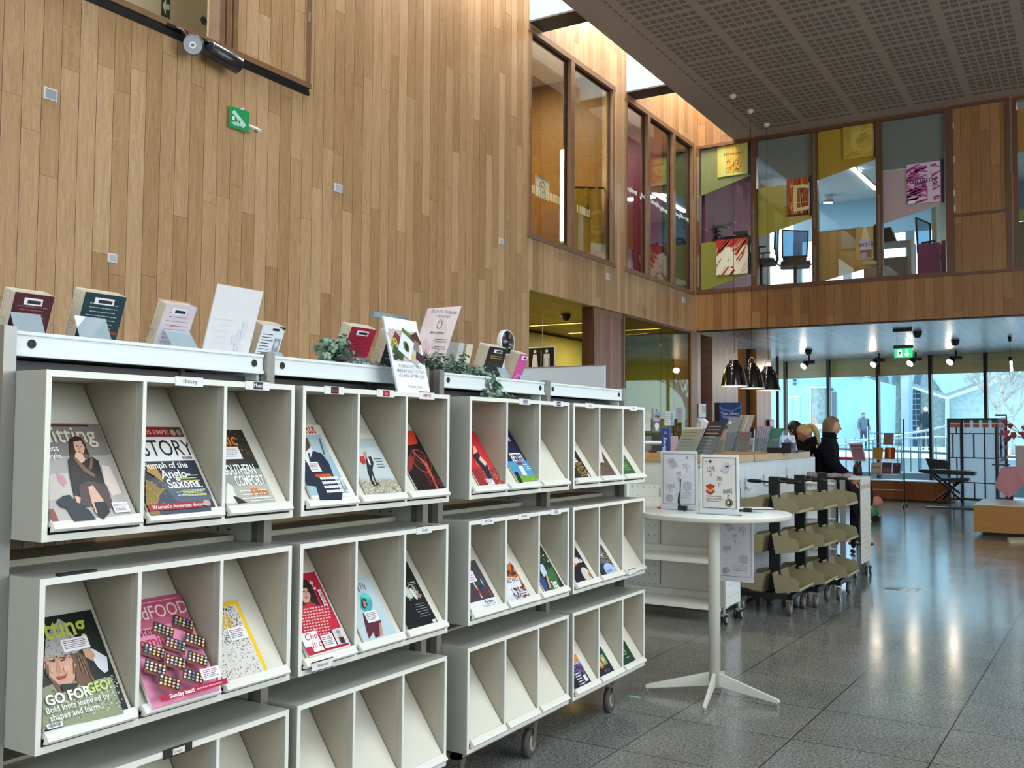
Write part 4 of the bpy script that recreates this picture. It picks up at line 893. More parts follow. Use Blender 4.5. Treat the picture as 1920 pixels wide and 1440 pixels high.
# B4 R2
a = magazine(4, 2, 1, (1077, 1023), 'black magazine with white words and a round loaf, its page curling, farthest bay', cover='#151518', w=.18, thick=.006)
a.ell(.135, .025, .040, .042, '#cfcfc0', 22); a.pp([(1075, 1045), (1079, 1044), (1083, 1058), (1076, 1064)], '#d9542a'); a.text('Cosby', .10, .112, .020, '#f4f4f4', .04, sx=.8); a.text('GRANNOLA', .088, .094, .024, '#f4f4f4', .06, sx=.58); a.ell(.165, .02, .014, .014, '#c06a3a'); fin(a)
a = magazine(4, 2, 2, (1127, 1021), 'colourful magazine with a mosaic of faces above a pale blue panel, farthest bay', cover='#23303a', w=.18, thick=.004)
a.specks(.055, .06, .17, a.H, 150, '#c9b79a', .002, .006); a.specks(.055, .06, .17, a.H, 110, '#b03a4a', .002, .005); a.specks(.055, .06, .17, a.H, 110, '#3f8c8c', .002, .005); a.ell(.115, .115, .014, .016, '#d8d4da'); a.ell(.115, .115, .008, .010, '#8c1e34'); a.ell(.115, .02, .06, .038, '#a9c4e4', 20); a.text("Ceoltoiri", .07, .008, .022, '#1b3a5c', .01, sx=.8); fin(a)
# B4 R3
a = magazine(4, 3, 1, (1080, 1228), 'magazine with orange sky over a purple crowd, farthest bottom cabinet', cover='#3b3348', w=.17, thick=.004)
a.rect(0, .105, a.W, a.H, '#c9ccd6'); a.rect(0, .115, a.W, .155, '#e08a2c'); a.specks(0, .05, a.W, .12, 200, '#8f7cb8', .002, .006); a.rect(0, 0, a.W, .045, '#17161d'); a.lines(.06, .060, .12, 5, .013, '#e6e6ea', .005, .2); a.rect(a.W-.045, .012, a.W-.015, .045, '#e4e4f0'); fin(a)
a = magazine(4, 3, 2, (1126, 1212), 'dark teal magazine with two small photographs, farthest bottom cabinet', cover='#0f4a48', w=.17, thick=.004)
a.rect(0, 0, a.W, .060, '#15191f'); a.rect(.055, .035, .095, .085, '#b4603a'); a.rect(.10, .045, .145, .10, '#8fa070'); a.ell(.12, .075, .014, .012, '#d8c48c'); a.rect(.06, .045, .09, .07, '#d9a07a'); a.lines(.075, .02, .13, 2, .008, '#9aa4a4', .002); fin(a)
a = magazine(4, 3, 3, (1170, 1200), 'dark green magazine with a small landscape photograph, last slot at the bottom right', cover='#123c25', w=.17, thick=.004)
a.frame(.06, .05, .115, .10, .004, '#c9d4b8'); a.ell(.095, .075, .018, .014, '#5f9a3c'); a.rect(.09, .03, .12, .034, '#b7c4b0'); fin(a)
# ================================================================== THINGS STANDING IN THE TOP TRAYS
TZ = 1.657
M_PAGE = mat('#cfc4ad', .75, var=.06, scale=90); M_ACR = glass('#e2f1f8', 4.0, 'clear_acrylic', film=.30)  # pale diffuse film in M_ACR paints the sky's reflection on the sheets
def stand_book(label, ytl, ytr, ztop, thick, cover, art=None, xb=-2.56, lean=20, acr=None, name='book', front='#e8e2d6'):
    """book on an easel facing the wall, its back cover towards us, leaning towards us. ytl/ytr: ends of the top edge"""
    th = math.radians(lean); V = Vector((math.sin(th), 0, math.cos(th))); Nn = Vector((math.cos(th), 0, -math.sin(th)))
    h = (ztop-TZ-.004)/math.cos(th); w = ytr-ytl
    t = thing(name, label, 'book', (xb, (ytl+ytr)/2, TZ)); t.location = (0, 0, 0)
    o = Vector((xb, ytl, TZ+.004)); U = Vector((0, 1, 0))
    p = MB(); q = [o+U*.002, o+U*(w-.002), o+U*(w-.002)+V*(h-.003), o+U*.002+V*(h-.003)]
    p.slab(q, -Nn*(thick-.003), M_PAGE); p.build('page_block', t)
    c = MB(); q = [o, o+U*w, o+U*w+V*h, o+V*h]
    c.slab(q, Nn*.0015, mat(cover, .35)); c.build('back_cover', t)
    c = MB(); c.slab([x-Nn*(thick-.0015) for x in q], -Nn*.0015, mat(front, .35)); c.slab([o+U*w, o+U*w+V*h, o+U*w+V*h-Nn*thick, o+U*w-Nn*thick], U*.0015, mat(front, .35)); c.build('front_cover', t)
    r = MB(); r.lathe([(0, 0), (.0001, 0)], M_PAGE)
    a = Art(o+Nn*.0016, U, V, .0002); a.W, a.H = w, h
    if art: art(a)
    a.build('cover_print', t)
    st = Art(o-Nn*thick*.5, -Nn, V, .0004, (0, -1, 0), .7); st.o = o-Nn*thick*.62+V*(h*.46); st.ring(0, 0, .011, .0122, '#8f8168'); 
    st.build('library_stamp', t)
    if acr:     # clear easel: slanting support sheet in front of the book, foot running back under it
        y0, y1, zt, xo = acr
        e = thing('book_stand', 'clear acrylic easel holding the %s' % label.split(' leaning')[0].split(' on')[0].split(' with a small author')[0].split(', back')[0].split(', at')[0], 'book stand', (0, 0, 0), 0, 'clear acrylic book easels')
        g_ = MB(); tp = o+V*((zt-TZ)/math.cos(th))+Nn*.006; x1 = tp.x+xo
        g_.slab([Vector((tp.x, y0, tp.z)), Vector((tp.x, y1, tp.z)), Vector((x1, y1+.012, TZ+.002)), Vector((x1, y0+.012, TZ+.002))], (.002, 0, .001), M_ACR); g_.build('support', e)
        g_ = MB(); g_.box(xb-thick-.04, x1, y0+.012, y1+.012, TZ, TZ+.002, M_ACR); g_.build('foot', e)
    return t
def blurb(n, c, top=.2, bot=.3, w=.12, bc=True, extra=None):
    def f(a):
        a.lines(a.W*w, a.H*(1-top), a.W*(1-w), n, a.H*(1-top-bot)/n, c, .0022, .25, 'C')
        if bc: a.rect(a.W*.25, a.H-.032, a.W*.72, a.H-.012, '#e9e6ea'); a.rect(a.W*.34, a.H-.028, a.W*.68, a.H-.018, '#26242a')
        if extra: extra(a)
    return f
stand_book('maroon and navy book, back cover outward, leaning in the tray nearest the camera', 1.510, 1.625, 1.822, .05, '#4a1622', blurb(5, '#9c6c6c', .22, .5, extra=lambda a: a.shp([(0, 0), (a.W, 0), (a.W, a.H*.12), (0, a.H*.5)], '#1d2330')), acr=(1.505, 1.592, 1.765, .03))
stand_book('dark green book with small red capitals, leaning in the nearest tray', 1.715, 1.852, 1.848, .05, '#12343a', blurb(7, '#a9c0bc', .16, .42, extra=lambda a: (a.text('PRAISE FOR VALLEY BUTTON', a.W*.06, a.H*.40, .011, '#d2604a', .01, sx=.86), a.lines(a.W*.72, a.H*.32, a.W*.95, 6, .018, '#a9c0bc'))), acr=(1.692, 1.795, 1.775, .04))
stand_book('pale lilac book with printed blurb leaning in the nearest tray', 1.985, 2.105, 1.846, .045, '#d5c6cf', blurb(8, '#8d7a8c', .14, .3, extra=lambda a: a.lines(a.W*.3, a.H*.64, a.W*.6, 1, .01, '#c8503a')), lean=24, front='#d99a8c', acr=(2.0, 2.10, 1.765, .07))
# white placard seen from behind
t = thing('placard', 'tall blank white placard leaning in the nearest tray, back of a printed poster', 'sign', (0, 0, 0))
b = MB(); V = Vector((.30, 0, .95)).normalized(); o = Vector((-2.535, 2.165, TZ))
b.slab([o, o+Vector((0, .20, 0)), o+Vector((0, .20, 0))+V*.285, o+V*.285], (-.004, 0, .001), mat('#e6e2e4', .4, var=.02, scale=40)); b.build('board', t)
a = Art(o+Vector((.0006, 0, 0)), (0, 1, 0), V, .0002)
for k, (u, v, w_, h_) in enumerate(((.11, .02, .02, .05), (.145, .02, .02, .07), (.11, .09, .02, .03), (.145, .11, .02, .06), (.13, .04, .012, .10))): a.rect(u, v, u+w_, v+h_, '#dcdce0')
a.lines(.03, .17, .10, 5, .02, '#dddadd', .002); a.build('show_through', t)
stand_book('white book with a small author photograph, at the end of the nearest tray', 2.412, 2.520, 1.822, .055, '#dfe5ea', lambda a: (a.lines(a.W*.08, a.H*.80, a.W*.6, 6, .011, '#2c3440', .003, .3), a.lines(a.W*.08, a.H*.42, a.W*.6, 7, .010, '#55606c', .002, .3), a.rect(a.W*.66, a.H*.45, a.W*.94, a.H*.74, '#8d979f'), a.ell(a.W*.8, a.H*.62, .010, .014, '#c8ccd0'), a.shp([(a.W*.68, a.H), (a.W, a.H), (a.W, a.H*.93)], '#26221f'), a.rect(a.W*.45, a.H*.90, a.W*.75, a.H*.95, '#2a2a30')), lean=22, acr=(2.47, 2.53, 1.73, .05))
def pinktri(a): a.shp([(a.W*.30, a.H*.38+.01), (a.W*.98, a.H*.40), (a.W*.80, 0), (a.W*.62, 0)], '#cc7f94'); a.lines(a.W*.34, a.H*.36, a.W*.9, 6, .011, '#e6b8c2', .002, .2); a.ring(a.W*.5, a.H*.5, .006, .008, '#5c1420')
stand_book('crimson book, back cover outward, leaning in the second tray', 2.855, 3.005, 1.858, .05, '#a3203a', blurb(6, '#5c1226', .16, .5, extra=pinktri), lean=24, acr=(2.90, 3.0, 1.74, .05))
stand_book('black book half hidden behind the return notice', 3.10, 3.24, 1.86, .05, '#17181c', blurb(6, '#8c8c8c', .2, .4), lean=22)
stand_book('navy book behind the garland beside the pink notice', 3.375, 3.502, 1.868, .045, '#1d2a42', blurb(6, '#7f95b8', .16, .3), lean=15)
def gold(a): a.lines(a.W*.2, a.H*.78, a.W*.85, 2, .010, '#b79a4a', .004, .1, 'C'); a.lines(a.W*.1, a.H*.60, a.W*.85, 8, .011, '#5f6468', .002, .2, 'C'); a.rect(a.W*.3, a.H-.028, a.W*.75, a.H-.012, '#eceaea'); a.rect(a.W*.42, a.H-.025, a.W*.7, a.H-.016, '#26242a')
stand_book('black book with gold lines on its back cover beside the round clock', 3.872, 4.034, 1.862, .06, '#131315', gold, lean=20, acr=(3.98, 4.06, 1.765, .05))
stand_book('bright pink book leaning in the last tray', 4.155, 4.240, 1.846, .06, '#d0409a', lambda a: (a.rect(a.W*.3, a.H-.03, a.W*.95, a.H-.008, '#efe4ee'), a.rect(a.W*.5, a.H-.025, a.W*.85, a.H-.014, '#2a2028'), a.lines(a.W*.1, a.H*.75, a.W*.9, 9, .015, '#e28ac2', .002), a.shp([(a.W*.1, a.H*.3), (a.W*.5, a.H*.5), (a.W*.95, a.H*.1), (a.W*.85, a.H*.08), (a.W*.5, a.H*.42), (a.W*.2, a.H*.28)], '#e59ccb')), lean=22, acr=(4.2, 4.30, 1.74, .04))
# open book fanned behind the black one
t = thing('book', 'grey-jacketed thick book standing open behind the black gold-lined book', 'book', (0, 0, 0))
for k, (y0, dy, cc) in enumerate(((3.70, .045, '#b9bcbc'), (3.765, .055, '#cfc4ad'))):
    b = MB(); o = Vector((-2.60, y0, TZ)); V = Vector((.18, .10, .97)); b.slab([o, o+Vector((.0, dy, 0)), o+Vector((0, dy, 0))+V*.22, o+V*.22], (-.12, 0, .01), mat(cc, .6)); b.build(('cover', 'page_block')[k], t)
# far left sliver of a clear stand with paper
t = thing('leaflet_holder', 'pale card in a clear holder at the left edge, behind the shelf end post', 'leaflet holder', (0, 0, 0))
b = MB(); b.slab([Vector((-2.50, 1.28, 1.70)), Vector((-2.50, 1.375, 1.70)), Vector((-2.45, 1.36, 1.80)), Vector((-2.45, 1.28, 1.80))], (-.004, 0, 0), mat('#d3cdc2', .4)); b.box(-2.52, -2.44, 1.28, 1.38, 1.62, 1.70, mat('#cfd6d8', .4)); b.build('card', t)
tag(t, 'pale card in a clear holder at the left edge, behind the shelf end post', 'leaflet holder')

# return notice in front, leaning outward at the top of the second cabinet
t = thing('notice', 'white notice asking to return magazines, standing on the second top cabinet', 'sign', (0, 0, 0))
BL = on_x(747, 742, -2.195); BR = on_x(806, 737, -2.195); TL = on_x(729, 590, -2.235); TRr = on_x(790, 600, -2.235)
BL.z = BR.z = 1.5945
U = (BR-BL); wN = .200; U = Vector((0, 1, 0)); V = (TL-BL); hN = .285; V = Vector((-.04, -.045, .28)).normalized()
b = MB(); q = [BL, BL+U*wN, BL+U*wN+V*hN, BL+V*hN]; b.slab(q, (-.004, 0, 0), mat('#f1f2f6', .25)); b.build('sheet', t)
b = MB(); b.slab([v+Vector((-.0045, -.004, 0)) for v in q], (-.003, 0, 0), M_ACR); b.slab([BL+Vector((-.008, 0, 0)), BL+U*wN+Vector((-.008, 0, 0)), BL+U*wN+Vector((-.09, 0, 0)), BL+Vector((-.09, 0, 0))], (0, 0, .003), M_ACR); b.build('holder', t)
a = Art(BL+Vector((.0006, 0, 0)), U, V, .0002, (1, 0, 0)); 
a.rect(.012, .120, .190, .240, '#b9b4b0')
rr = random.Random(3)
for cx, cy, w_, h_, rt, c in ((.03, .22, .05, .03, .5, '#c8b6b4'), (.06, .205, .05, .035, -.7, '#7c3a34'), (.03, .185, .04, .03, .9, '#8c9a50'), (.125, .222, .07, .03, -.5, '#5f7c3c'), (.17, .21, .05, .05, .4, '#5a3030'), (.045, .15, .06, .035, -.6, '#3f5230'), (.15, .15, .08, .05, 1.0, '#b8b4c0'), (.175, .14, .05, .035, -.4, '#4a2c34'), (.12, .145, .035, .03, .2, '#d8b83a'), (.03, .135, .035, .02, .3, '#38402c'), (.10, .18, .075, .085, -.55, '#dfe3e4'), (.165, .185, .04, .03, 1.2, '#8c7c70')):
    c_, s_ = math.cos(rt), math.sin(rt); a.shp([(cx+x*c_-y*s_, cy+x*s_+y*c_) for x, y in ((-w_/2, -h_/2), (w_/2, -h_/2), (w_/2, h_/2), (-w_/2, h_/2))], c)
a.ell(.10, .178, .016, .022, '#56683c', 14, .3); a.ell(.10, .178, .007, .018, '#1e2a1c', 10, -.3); a.ring(.035, .195, .006, .012, '#d8b83a', 12)
a.text('PLEASE RETURN', .10, .096, .0165, '#50505a', .004, 'CENTER', space=1.5, sx=.82); a.text('MAGAZINES TO THIS', .10, .078, .0165, '#50505a', .004, 'CENTER', space=1.4, sx=.80); a.text('STAND AFTER USE', .10, .060, .0165, '#50505a', .004, 'CENTER', space=1.4, sx=.82); a.text('THANK YOU', .105, .020, .0115, '#50505a', .002, 'CENTER', space=1.4)
a.build('print', t)
# tall pinkish notice behind it
t = thing('notice', 'tall pinkish library notice with a bulleted list behind the return notice', 'sign', (0, 0, 0))
o = Vector((-2.50, 3.225, TZ)); V = Vector((.10, .055, .36)).normalized(); Ux = Vector((0, .995, .10)).normalized(); Ux = Vector((0, 1, .06)).normalized()
b = MB(); q = [o, o+Ux*.235, o+Ux*.235+V*.355, o+V*.33]; b.slab(q, (-.004, 0, 0), mat('#ecd9d6', .3)); b.build('sheet', t)
a = Art(o+Vector((.0006, 0, 0)), Ux, V, .0002, (1, 0, 0))
a.shp([(.02, .10), (.09, .08), (.10, .16), (.05, .20), (.02, .17)], '#e6c6c4'); a.shp([(.10, .17), (.16, .15), (.19, .24), (.14, .29), (.12, .22)], '#e0cfc8'); a.shp([(.01, .24), (.07, .26), (.06, .32), (.0, .32)], '#e9cbc8')
a.text('SOUTH DUBLIN', .12, .315, .020, '#6c6a78', .0, 'CENTER', space=1.35); a.text('LIBRARIES', .12, .295, .018, '#6c6a78', .0, 'CENTER', space=1.35); a.ring(.03, .322, .009, .0105, '#b8a8b0'); a.lines(.19, .326, .225, 2, .005, '#9a98a8')
a.ring(.115, .262, .016, .0178, '#4a4650'); a.frame(.10, .247, .13, .285, .0015, '#4a4650'); a.text('SMART LENDING', .115, .222, .013, '#4a4650', .01, 'CENTER')
for k in range(5): a.ell(.115, .192-k*.033, .003, .003, '#4a4650', 8); a.lines(.125, .194-k*.033, .22, 2, .010, '#5a4a58', .004, .2)
a.build('print', t)
b = MB(); b.slab([v+Vector((-.007, .0, 0)) for v in q], (-.002, 0, 0), M_ACR); b.box(-2.58, -2.50, 3.23, 3.45, TZ, TZ+.003, M_ACR); b.build('holder', t)
# grey metal bar end behind the notice
t = thing('sign_holder', 'blue-grey metal sign holder top peeping out behind the return notice', 'sign holder', (0, 0, 0))
b = MB(); b.box(-2.56, -2.54, 3.07, 3.30, 1.922, 1.945, mat('#8fa3ad', .35, .4)); b.box(-2.556, -2.544, 3.17, 3.19, TZ, 1.922, mat('#8fa3ad', .35, .4)); b.box(-2.60, -2.50, 3.12, 3.24, TZ, TZ+.006, mat('#8fa3ad', .35, .4)); b.build('frame', t)
# clock
t = thing('clock', 'round black clock with a white rim standing behind the books of the third tray', 'clock', (0, 0, 0))
cx, cy, cz = -2.56, 4.135, 1.905
T = TR((cx, cy, cz), 0, 0, PI/2) ; b = MB(); b.lathe([(0, -.016), (.060, -.016), (.065, -.012), (.065, .012), (.062, .016), (.059, .013), (0, .013)], mat('#e8e6e2', .3), T=T, seg=32); b.build('case', t)
b = MB(); b.lathe([(0, .0135), (.059, .0135), (.059, .0150), (0, .0150)], mat('#101012', .25), T=T, seg=32); b.build('dial', t)
b = MB(); b.box(cx+.0155, cx+.0165, cy-.03, cy, cz+.003, cz+.005, mat('#e8e6e2', .3)); b.box(cx+.0155, cx+.0165, cy-.002, cy+.02, cz-.028, cz-.025, mat('#b9b6b2', .3)); b.build('hand', t)
b = MB(); b.box(cx-.03, cx-.012, cy-.012, cy+.012, TZ, TZ+.19, mat('#e1ddd6', .4)); b.build('stand', t)

# eucalyptus plants
M_LEAF = mat('#6f8a78', .6, var=.25, scale=60); M_LEAF2 = mat('#8aa596', .6, var=.2, scale=60); M_LEAF3 = mat('#4f6b55', .6, var=.2, scale=60); M_STEMG = mat('#5f6b50', .7)
def leaf(mb, c, r, n, m):
    n = n.normalized(); u = n.orthogonal().normalized(); u.rotate(Matrix.Rotation(random.random()*6.3, 3, n)); v = n.cross(u)
    pts = [Vector(c)+(u*math.cos(t)*r+v*math.sin(t)*r*.85)+n*(r*.16*math.cos(2*t)) for t in [2*PI*i/9 for i in range(9)]]
    mb.add([Vector(c)-n*r*.12]+pts, [(0, i+1, (i+1) % 9+1) for i in range(9)], m, True)
def sprig(fo, st, pts, r, step=.013):
    pts = [Vector(p) for p in pts]; st.tube(pts, .0012, M_STEMG, 5)
    for a_, b_ in zip(pts, pts[1:]):
        L = (b_-a_).length; k = max(1, int(L/step)); ax = (b_-a_).normalized()
        for i in range(k):
            p = a_.lerp(b_, i/k); q = ax.orthogonal().normalized(); q.rotate(Matrix.Rotation(random.random()*6.3, 3, ax))
            for s_ in (-1, 1):
                d = q*s_; leaf(fo, p+d*r*.95, r*random.uniform(.7, 1.1), (ax*.6+d*.5+Vector((random.uniform(-.5, .5), random.uniform(-.5, .5), .5))), random.choice((M_LEAF, M_LEAF, M_LEAF2, M_LEAF3)))
t = thing('potted_plant', 'small grey-green eucalyptus plant in a black pot in the second tray', 'plant', (0, 0, 0))
b = MB(); b.lathe([(0, 0), (.030, 0), (.040, .055), (.043, .058), (.038, .058), (.034, .05), (0, .05)], mat('#0e0f10', .4), (-2.42, 2.70, TZ)); b.build('pot', t)
fo, st = MB(), MB(); random.seed(11)
for i in range(20):
    an = 2*PI*i/20+random.uniform(-.2, .2); R_ = random.uniform(.03, .075); hgt = random.uniform(.05, .105)
    c0 = Vector((-2.42, 2.70, TZ+.05)); c2 = c0+Vector((math.cos(an)*R_*.7, math.sin(an)*R_, hgt*random.uniform(.5, 1)))
    c1_ = c0.lerp(c2, .5)+Vector((0, 0, .03)); end = c2+Vector((math.cos(an)*.02, math.sin(an)*.035, -.03 if R_ > .05 else 0.)); sprig(fo, st, [c0, c1_, c2, end], .011)
sprig(fo, st, [(-2.40, 2.73, TZ+.05), (-2.37, 2.78, TZ+.06), (-2.33, 2.84, TZ+.045), (-2.31, 2.885, TZ+.025)], .011)
sprig(fo, st, [(-2.40, 2.66, TZ+.05), (-2.37, 2.60, TZ+.07), (-2.35, 2.55, TZ+.045), (-2.33, 2.53, TZ+.075)], .010)
fo.build('foliage', t); st.build('stems', t)
t = thing('garland', 'eucalyptus garland lying in the third tray and trailing over its front', 'garland', (0, 0, 0))
fo, st = MB(), MB(); random.seed(5)
for i in range(84):
    y = 3.26+.42*(i % 28)/28+random.uniform(-.02, .02); x = random.uniform(-2.46, -2.31); top = TZ+.145-.26*max(0, y-3.36)
    sprig(fo, st, [(x, y, TZ+.01), (x+random.uniform(-.02, .02), y+random.uniform(-.03, .03), TZ+.05), (x+random.uniform(-.02, .03), y+random.uniform(-.04, .04), random.uniform(TZ+.05, top))], .0125, .015)
for k in range(9):
    y = 3.56+random.uniform(-.03, .06)
    sprig(fo, st, [(-2.33, y, TZ+.05), (-2.295, y+random.uniform(-.02, .03), TZ+.03), (-2.285, y+random.uniform(-.02, .06), TZ-.01), (-2.27, y+random.uniform(-.03, .08), random.uniform(1.605, 1.65))], .011)
for k in range(6):
    y = 3.50+random.uniform(-.08, .14); sprig(fo, st, [(-2.28, y, 1.625), (-2.25, y+.03*random.choice((-1, 1)), 1.612), (-2.23, y+.06*random.choice((-1, 1)), 1.608)], .011)
for k in range(3): sprig(fo, st, [(-2.42, 3.70, TZ+.02), (-2.38, 3.78, TZ+.03), (-2.35, 3.83+.02*k, TZ+.035)], .010, .02)
fo.build('foliage', t); st.build('stems', t)

# ================================================================== HIGH ROUND TABLE
TXY = (-1.846, 5.215); M_TAB = mat('#e3e4df', .3); M_TABE = mat('#d6d1bd', .4)
t = thing('high_table', 'round white high table on a pole with a four-armed star base', 'table', (0, 0, 0))
b = MB(); R_ = .42
b.lathe([(0, 1.013), (R_-.004, 1.013), (R_, 1.009), (R_, 1.008)], M_TAB, (*TXY, 0), 64); b.lathe([(R_, 1.008), (R_, .990), (R_-.004, .986), (0, .986)], M_TABE, (*TXY, 0), 64); b.build('tabletop', t)
b = MB(); b.lathe([(.033, .986), (.033, .045), (0, .045)], mat('#d9d6cb', .35), (*TXY, 0), 32); b.lathe([(.09, .986), (.09, .980), (0, .980)], mat('#c9c6bb', .35), (*TXY, 0), 32); b.build('pole', t)
for tip in ((-2.168, 5.072), (-1.762, 4.80), (-1.467, 5.152), (-1.93, 5.62)):
    d = Vector((tip[0]-TXY[0], tip[1]-TXY[1], 0)); L = .385 if tip[1] < 5.5 else .385; d.normalize(); s_ = Vector((-d.y, d.x, 0)); c0 = Vector((*TXY, 0)); b = MB()
    pr_ = [c0+d*.02+Vector((0, 0, .052)), c0+d*(L-.01)+Vector((0, 0, .022)), c0+d*L+Vector((0, 0, .032)), c0+d*(L-.008)+Vector((0, 0, .044)), c0+d*.02+Vector((0, 0, .128))]
    b.slab([v-s_*.008 for v in pr_], s_*.016, mat('#d6d3c8', .35)); lo = b.build('leg', t, .002)
    b = MB(); e = c0+d*(L-.012); b.cyl(e, e+Vector((0, 0, .026)), .005, M_STEEL, 8); b.cyl(e, e+Vector((0, 0, .006)), .013, M_STEEL, 14); b.build('foot', lo)
ZT = 1.0135
def love_poster(a, W, H, faint=False, mirror=False):
    c = (lambda x: x) if not faint else (lambda x: {'#20202a': '#96929c', '#b01c34': '#b8929c', '#2a1a20': '#958e98', '#f0dce0': '#d9d5da'}.get(x, '#b5b0b6'))
    X_ = (lambda x: x) if not mirror else (lambda x: W-x)
    f = lambda x0, x1: (min(X_(x0), X_(x1)), max(X_(x0), X_(x1)))
    if not faint: a.rect(0, 0, W, H, '#e3ded6')
    a.frame(0, 0, W, H, .0035, c('#2a1a20')); a.frame(.004, .004, W-.004, H-.004, .002, c('#f0dce0'))
    mm = dict(mirror=mirror)
    a.text('LOVE', X_(.028), H-.080, .036, c('#20202a'), .012, sx=.50, rot=.12, **mm); a.text('IT', X_(.042), H-.108, .034, c('#b01c34'), .008, sx=.5, **mm)
    a.text('PIN', X_(.083), H-.128, .036, c('#b01c34'), .012, sx=.52, **mm); a.text('IT', X_(.090), H-.160, .034, c('#20202a'), .008, sx=.5, **mm)
    a.text('SHARE', X_(.118), H-.196, .034, c('#20202a'), .012, sx=.50, rot=.12, **mm); a.text('IT', X_(.139), H-.224, .034, c('#b01c34'), .008, sx=.5, **mm)
    a.shp([(X_(.100), H-.072), (X_(.130), H-.028), (X_(.165), H-.042), (X_(.135), H-.090)][::(-1 if mirror else 1)], c('#a9a7a8')); a.shp([(X_(.100), H-.066), (X_(.130), H-.022), (X_(.165), H-.036), (X_(.135), H-.084)][::(-1 if mirror else 1)], c('#c9c8c9')); a.ell(X_(.14), H-.048, .012, .005, c('#20202a'), 12, .3)
    for k, cc in enumerate(('#a8202c', '#e0a25a', '#b4362c')):
        y = .088+k*.014; a.shp([(X_(.020), y), (X_(.044), y-.016), (X_(.070), y), (X_(.070), y+.008), (X_(.046), y+.018), (X_(.020), y+.008)][::(-1 if mirror else 1)], c(cc))
    for k, s_ in enumerate(('If you love a book,', 'share it, and write a', 'recommendation!')): a.text(s_, X_(.022), .062-k*.013, .0125, c('#20202a'), .006, sx=.92, **mm)
    a.ell(X_(.150), .034, .021, .021, c('#17171a'), 24); a.ring(X_(.150), .034, .015, .017, c('#c9b08a')); a.ell(X_(.147), .036, .008, .009, c('#d8c8b0'), 12); a.rect(*[v for v in (f(.014, .03)[0], H-.026, f(.014, .03)[1], H-.022)], c('#b88a4a')); a.rect(f(.040, .052)[0], H-.030, f(.040, .052)[1], H-.016, c('#20202a'))
# sign standing on the table
def poster_stand(label, BLp, w, h, faint, mirror, ang=0.):
    t = thing('sign', label, 'sign', (0, 0, 0)); o = Vector(BLp); U = Vector((math.cos(ang), math.sin(ang), 0)); V = Vector((0, 0, 1)); Nn = Vector((math.sin(ang), -math.cos(ang), 0))
    b = MB(); b.slab([o, o+U*w, o+U*w+V*h, o+V*h], -Nn*.004, mat('#eef0ee' if not faint else '#d8d7db', .25)); b.slab([o+Nn*.002, o+U*w+Nn*.002, o+U*w+V*h+Nn*.002, o+V*h+Nn*.002], Nn*.001, glass('#ffffff', .5, 'thin_acrylic')); b.build('holder', t)
    a = Art(o+U*.012+V*.030+Nn*.0003, U, V, .00015, Nn); love_poster(a, w-.024, h-.045, faint, mirror); a.build('print', t)
    return t, o, U, V, Nn
t, o, U, V, Nn = poster_stand('Love It Pin It Share It sign in a clear stand on the round high table', (-1.868, 5.06, ZT), .214, .322, False, False)
b = MB(); b.slab([o-Nn*.005+Vector((-.012, 0, 0)), o+U*.236-Nn*.005, o+U*.236+Nn*.045, o+Nn*.045+Vector((-.012, 0, 0))], (0, 0, .003), glass('#bfe6ea', 1.6, 'green_edged_acrylic')); b.build('base', t)
# back view of the same poster, standing behind to the left
t, o, U, V, Nn = poster_stand('back of a Love It sign showing through reversed, at the left of the round table', (-2.168, 5.22, ZT), .215, .335, True, True, .12)
b = MB(); b.box(o.x, o.x+.2, o.y-.03, o.y+.03, ZT, ZT+.002, glass('#bfe6ea', 1.6, 'green_edged_acrylic')); b.build('base', t)
# clothes-peg clip holder, scraps, pens
t = thing('clip_stand', 'black photo clip on a short bent stand on the round table', 'clip', (0, 0, 0))
bx, by_ = on_z(1268, 960, ZT).x, on_z(1268, 958, ZT).y
b = MB(); b.tube([(bx+.0, by_, ZT+.006), (bx-.012, by_, ZT+.05), (bx-.012, by_, ZT+.075), (bx-.004, by_, ZT+.11), (bx-.002, by_, ZT+.18)], [.006, .008, .006, .003, .0045], M_HOLE, 8); b.build('arm', t)
b = MB(); b.cbox((bx+.01, by_, ZT+.018), .05, .02, .026, M_HOLE, None); b.tube([(bx+.02, by_, ZT+.012), (bx+.03, by_-.02, ZT+.003)], .004, M_HOLE, 6); b.build('clip', t)
def crumple(name, label, cat, c, r, m, seed):
    rr = random.Random(seed); b = MB(); n = 9; pts = []
    for i in range(n):
        an = 2*PI*i/n; q = r*rr.uniform(.6, 1.1); pts.append(Vector((c[0]+q*math.cos(an), c[1]+q*.6*math.sin(an), c[2]+.001+rr.uniform(0, .3)*r*.5)))
    b.add([Vector((c[0], c[1], c[2]+r*.55))]+pts+[Vector((c[0], c[1], c[2]))], [(0, i+1, (i+1) % n+1) for i in range(n)]+[(n+1, (i+1) % n+1, i+1) for i in range(n)], m)
    return tag(b.build(name), label, cat)
crumple('paper_flower', 'small crumpled coral pink paper flower on the round table', 'paper', tuple(on_z(1238, 953, ZT)), .026, mat('#e0606a', .7), 1)
crumple('paper_heart', 'flat pink paper scrap behind the clip on the round table', 'paper', tuple(on_z(1275, 949, ZT)), .018, mat('#f0a0a0', .7), 2)
crumple('paper_scrap', 'white crumpled paper scrap left of the upright sign', 'paper', tuple(on_z(1296, 953, ZT)), .030, mat('#e8e6f0', .7), 3)
t = thing('clipboard', 'clipboard with white paper on the right side of the round table', 'clipboard', (0, 0, 0)); p = on_z(1412, 954, ZT)
b = MB(); T = TR((p.x, p.y, ZT), .5); b.box(-.12, .12, -.07, .07, 0, .004, mat('#26262c', .4), T); b.build('board', t)
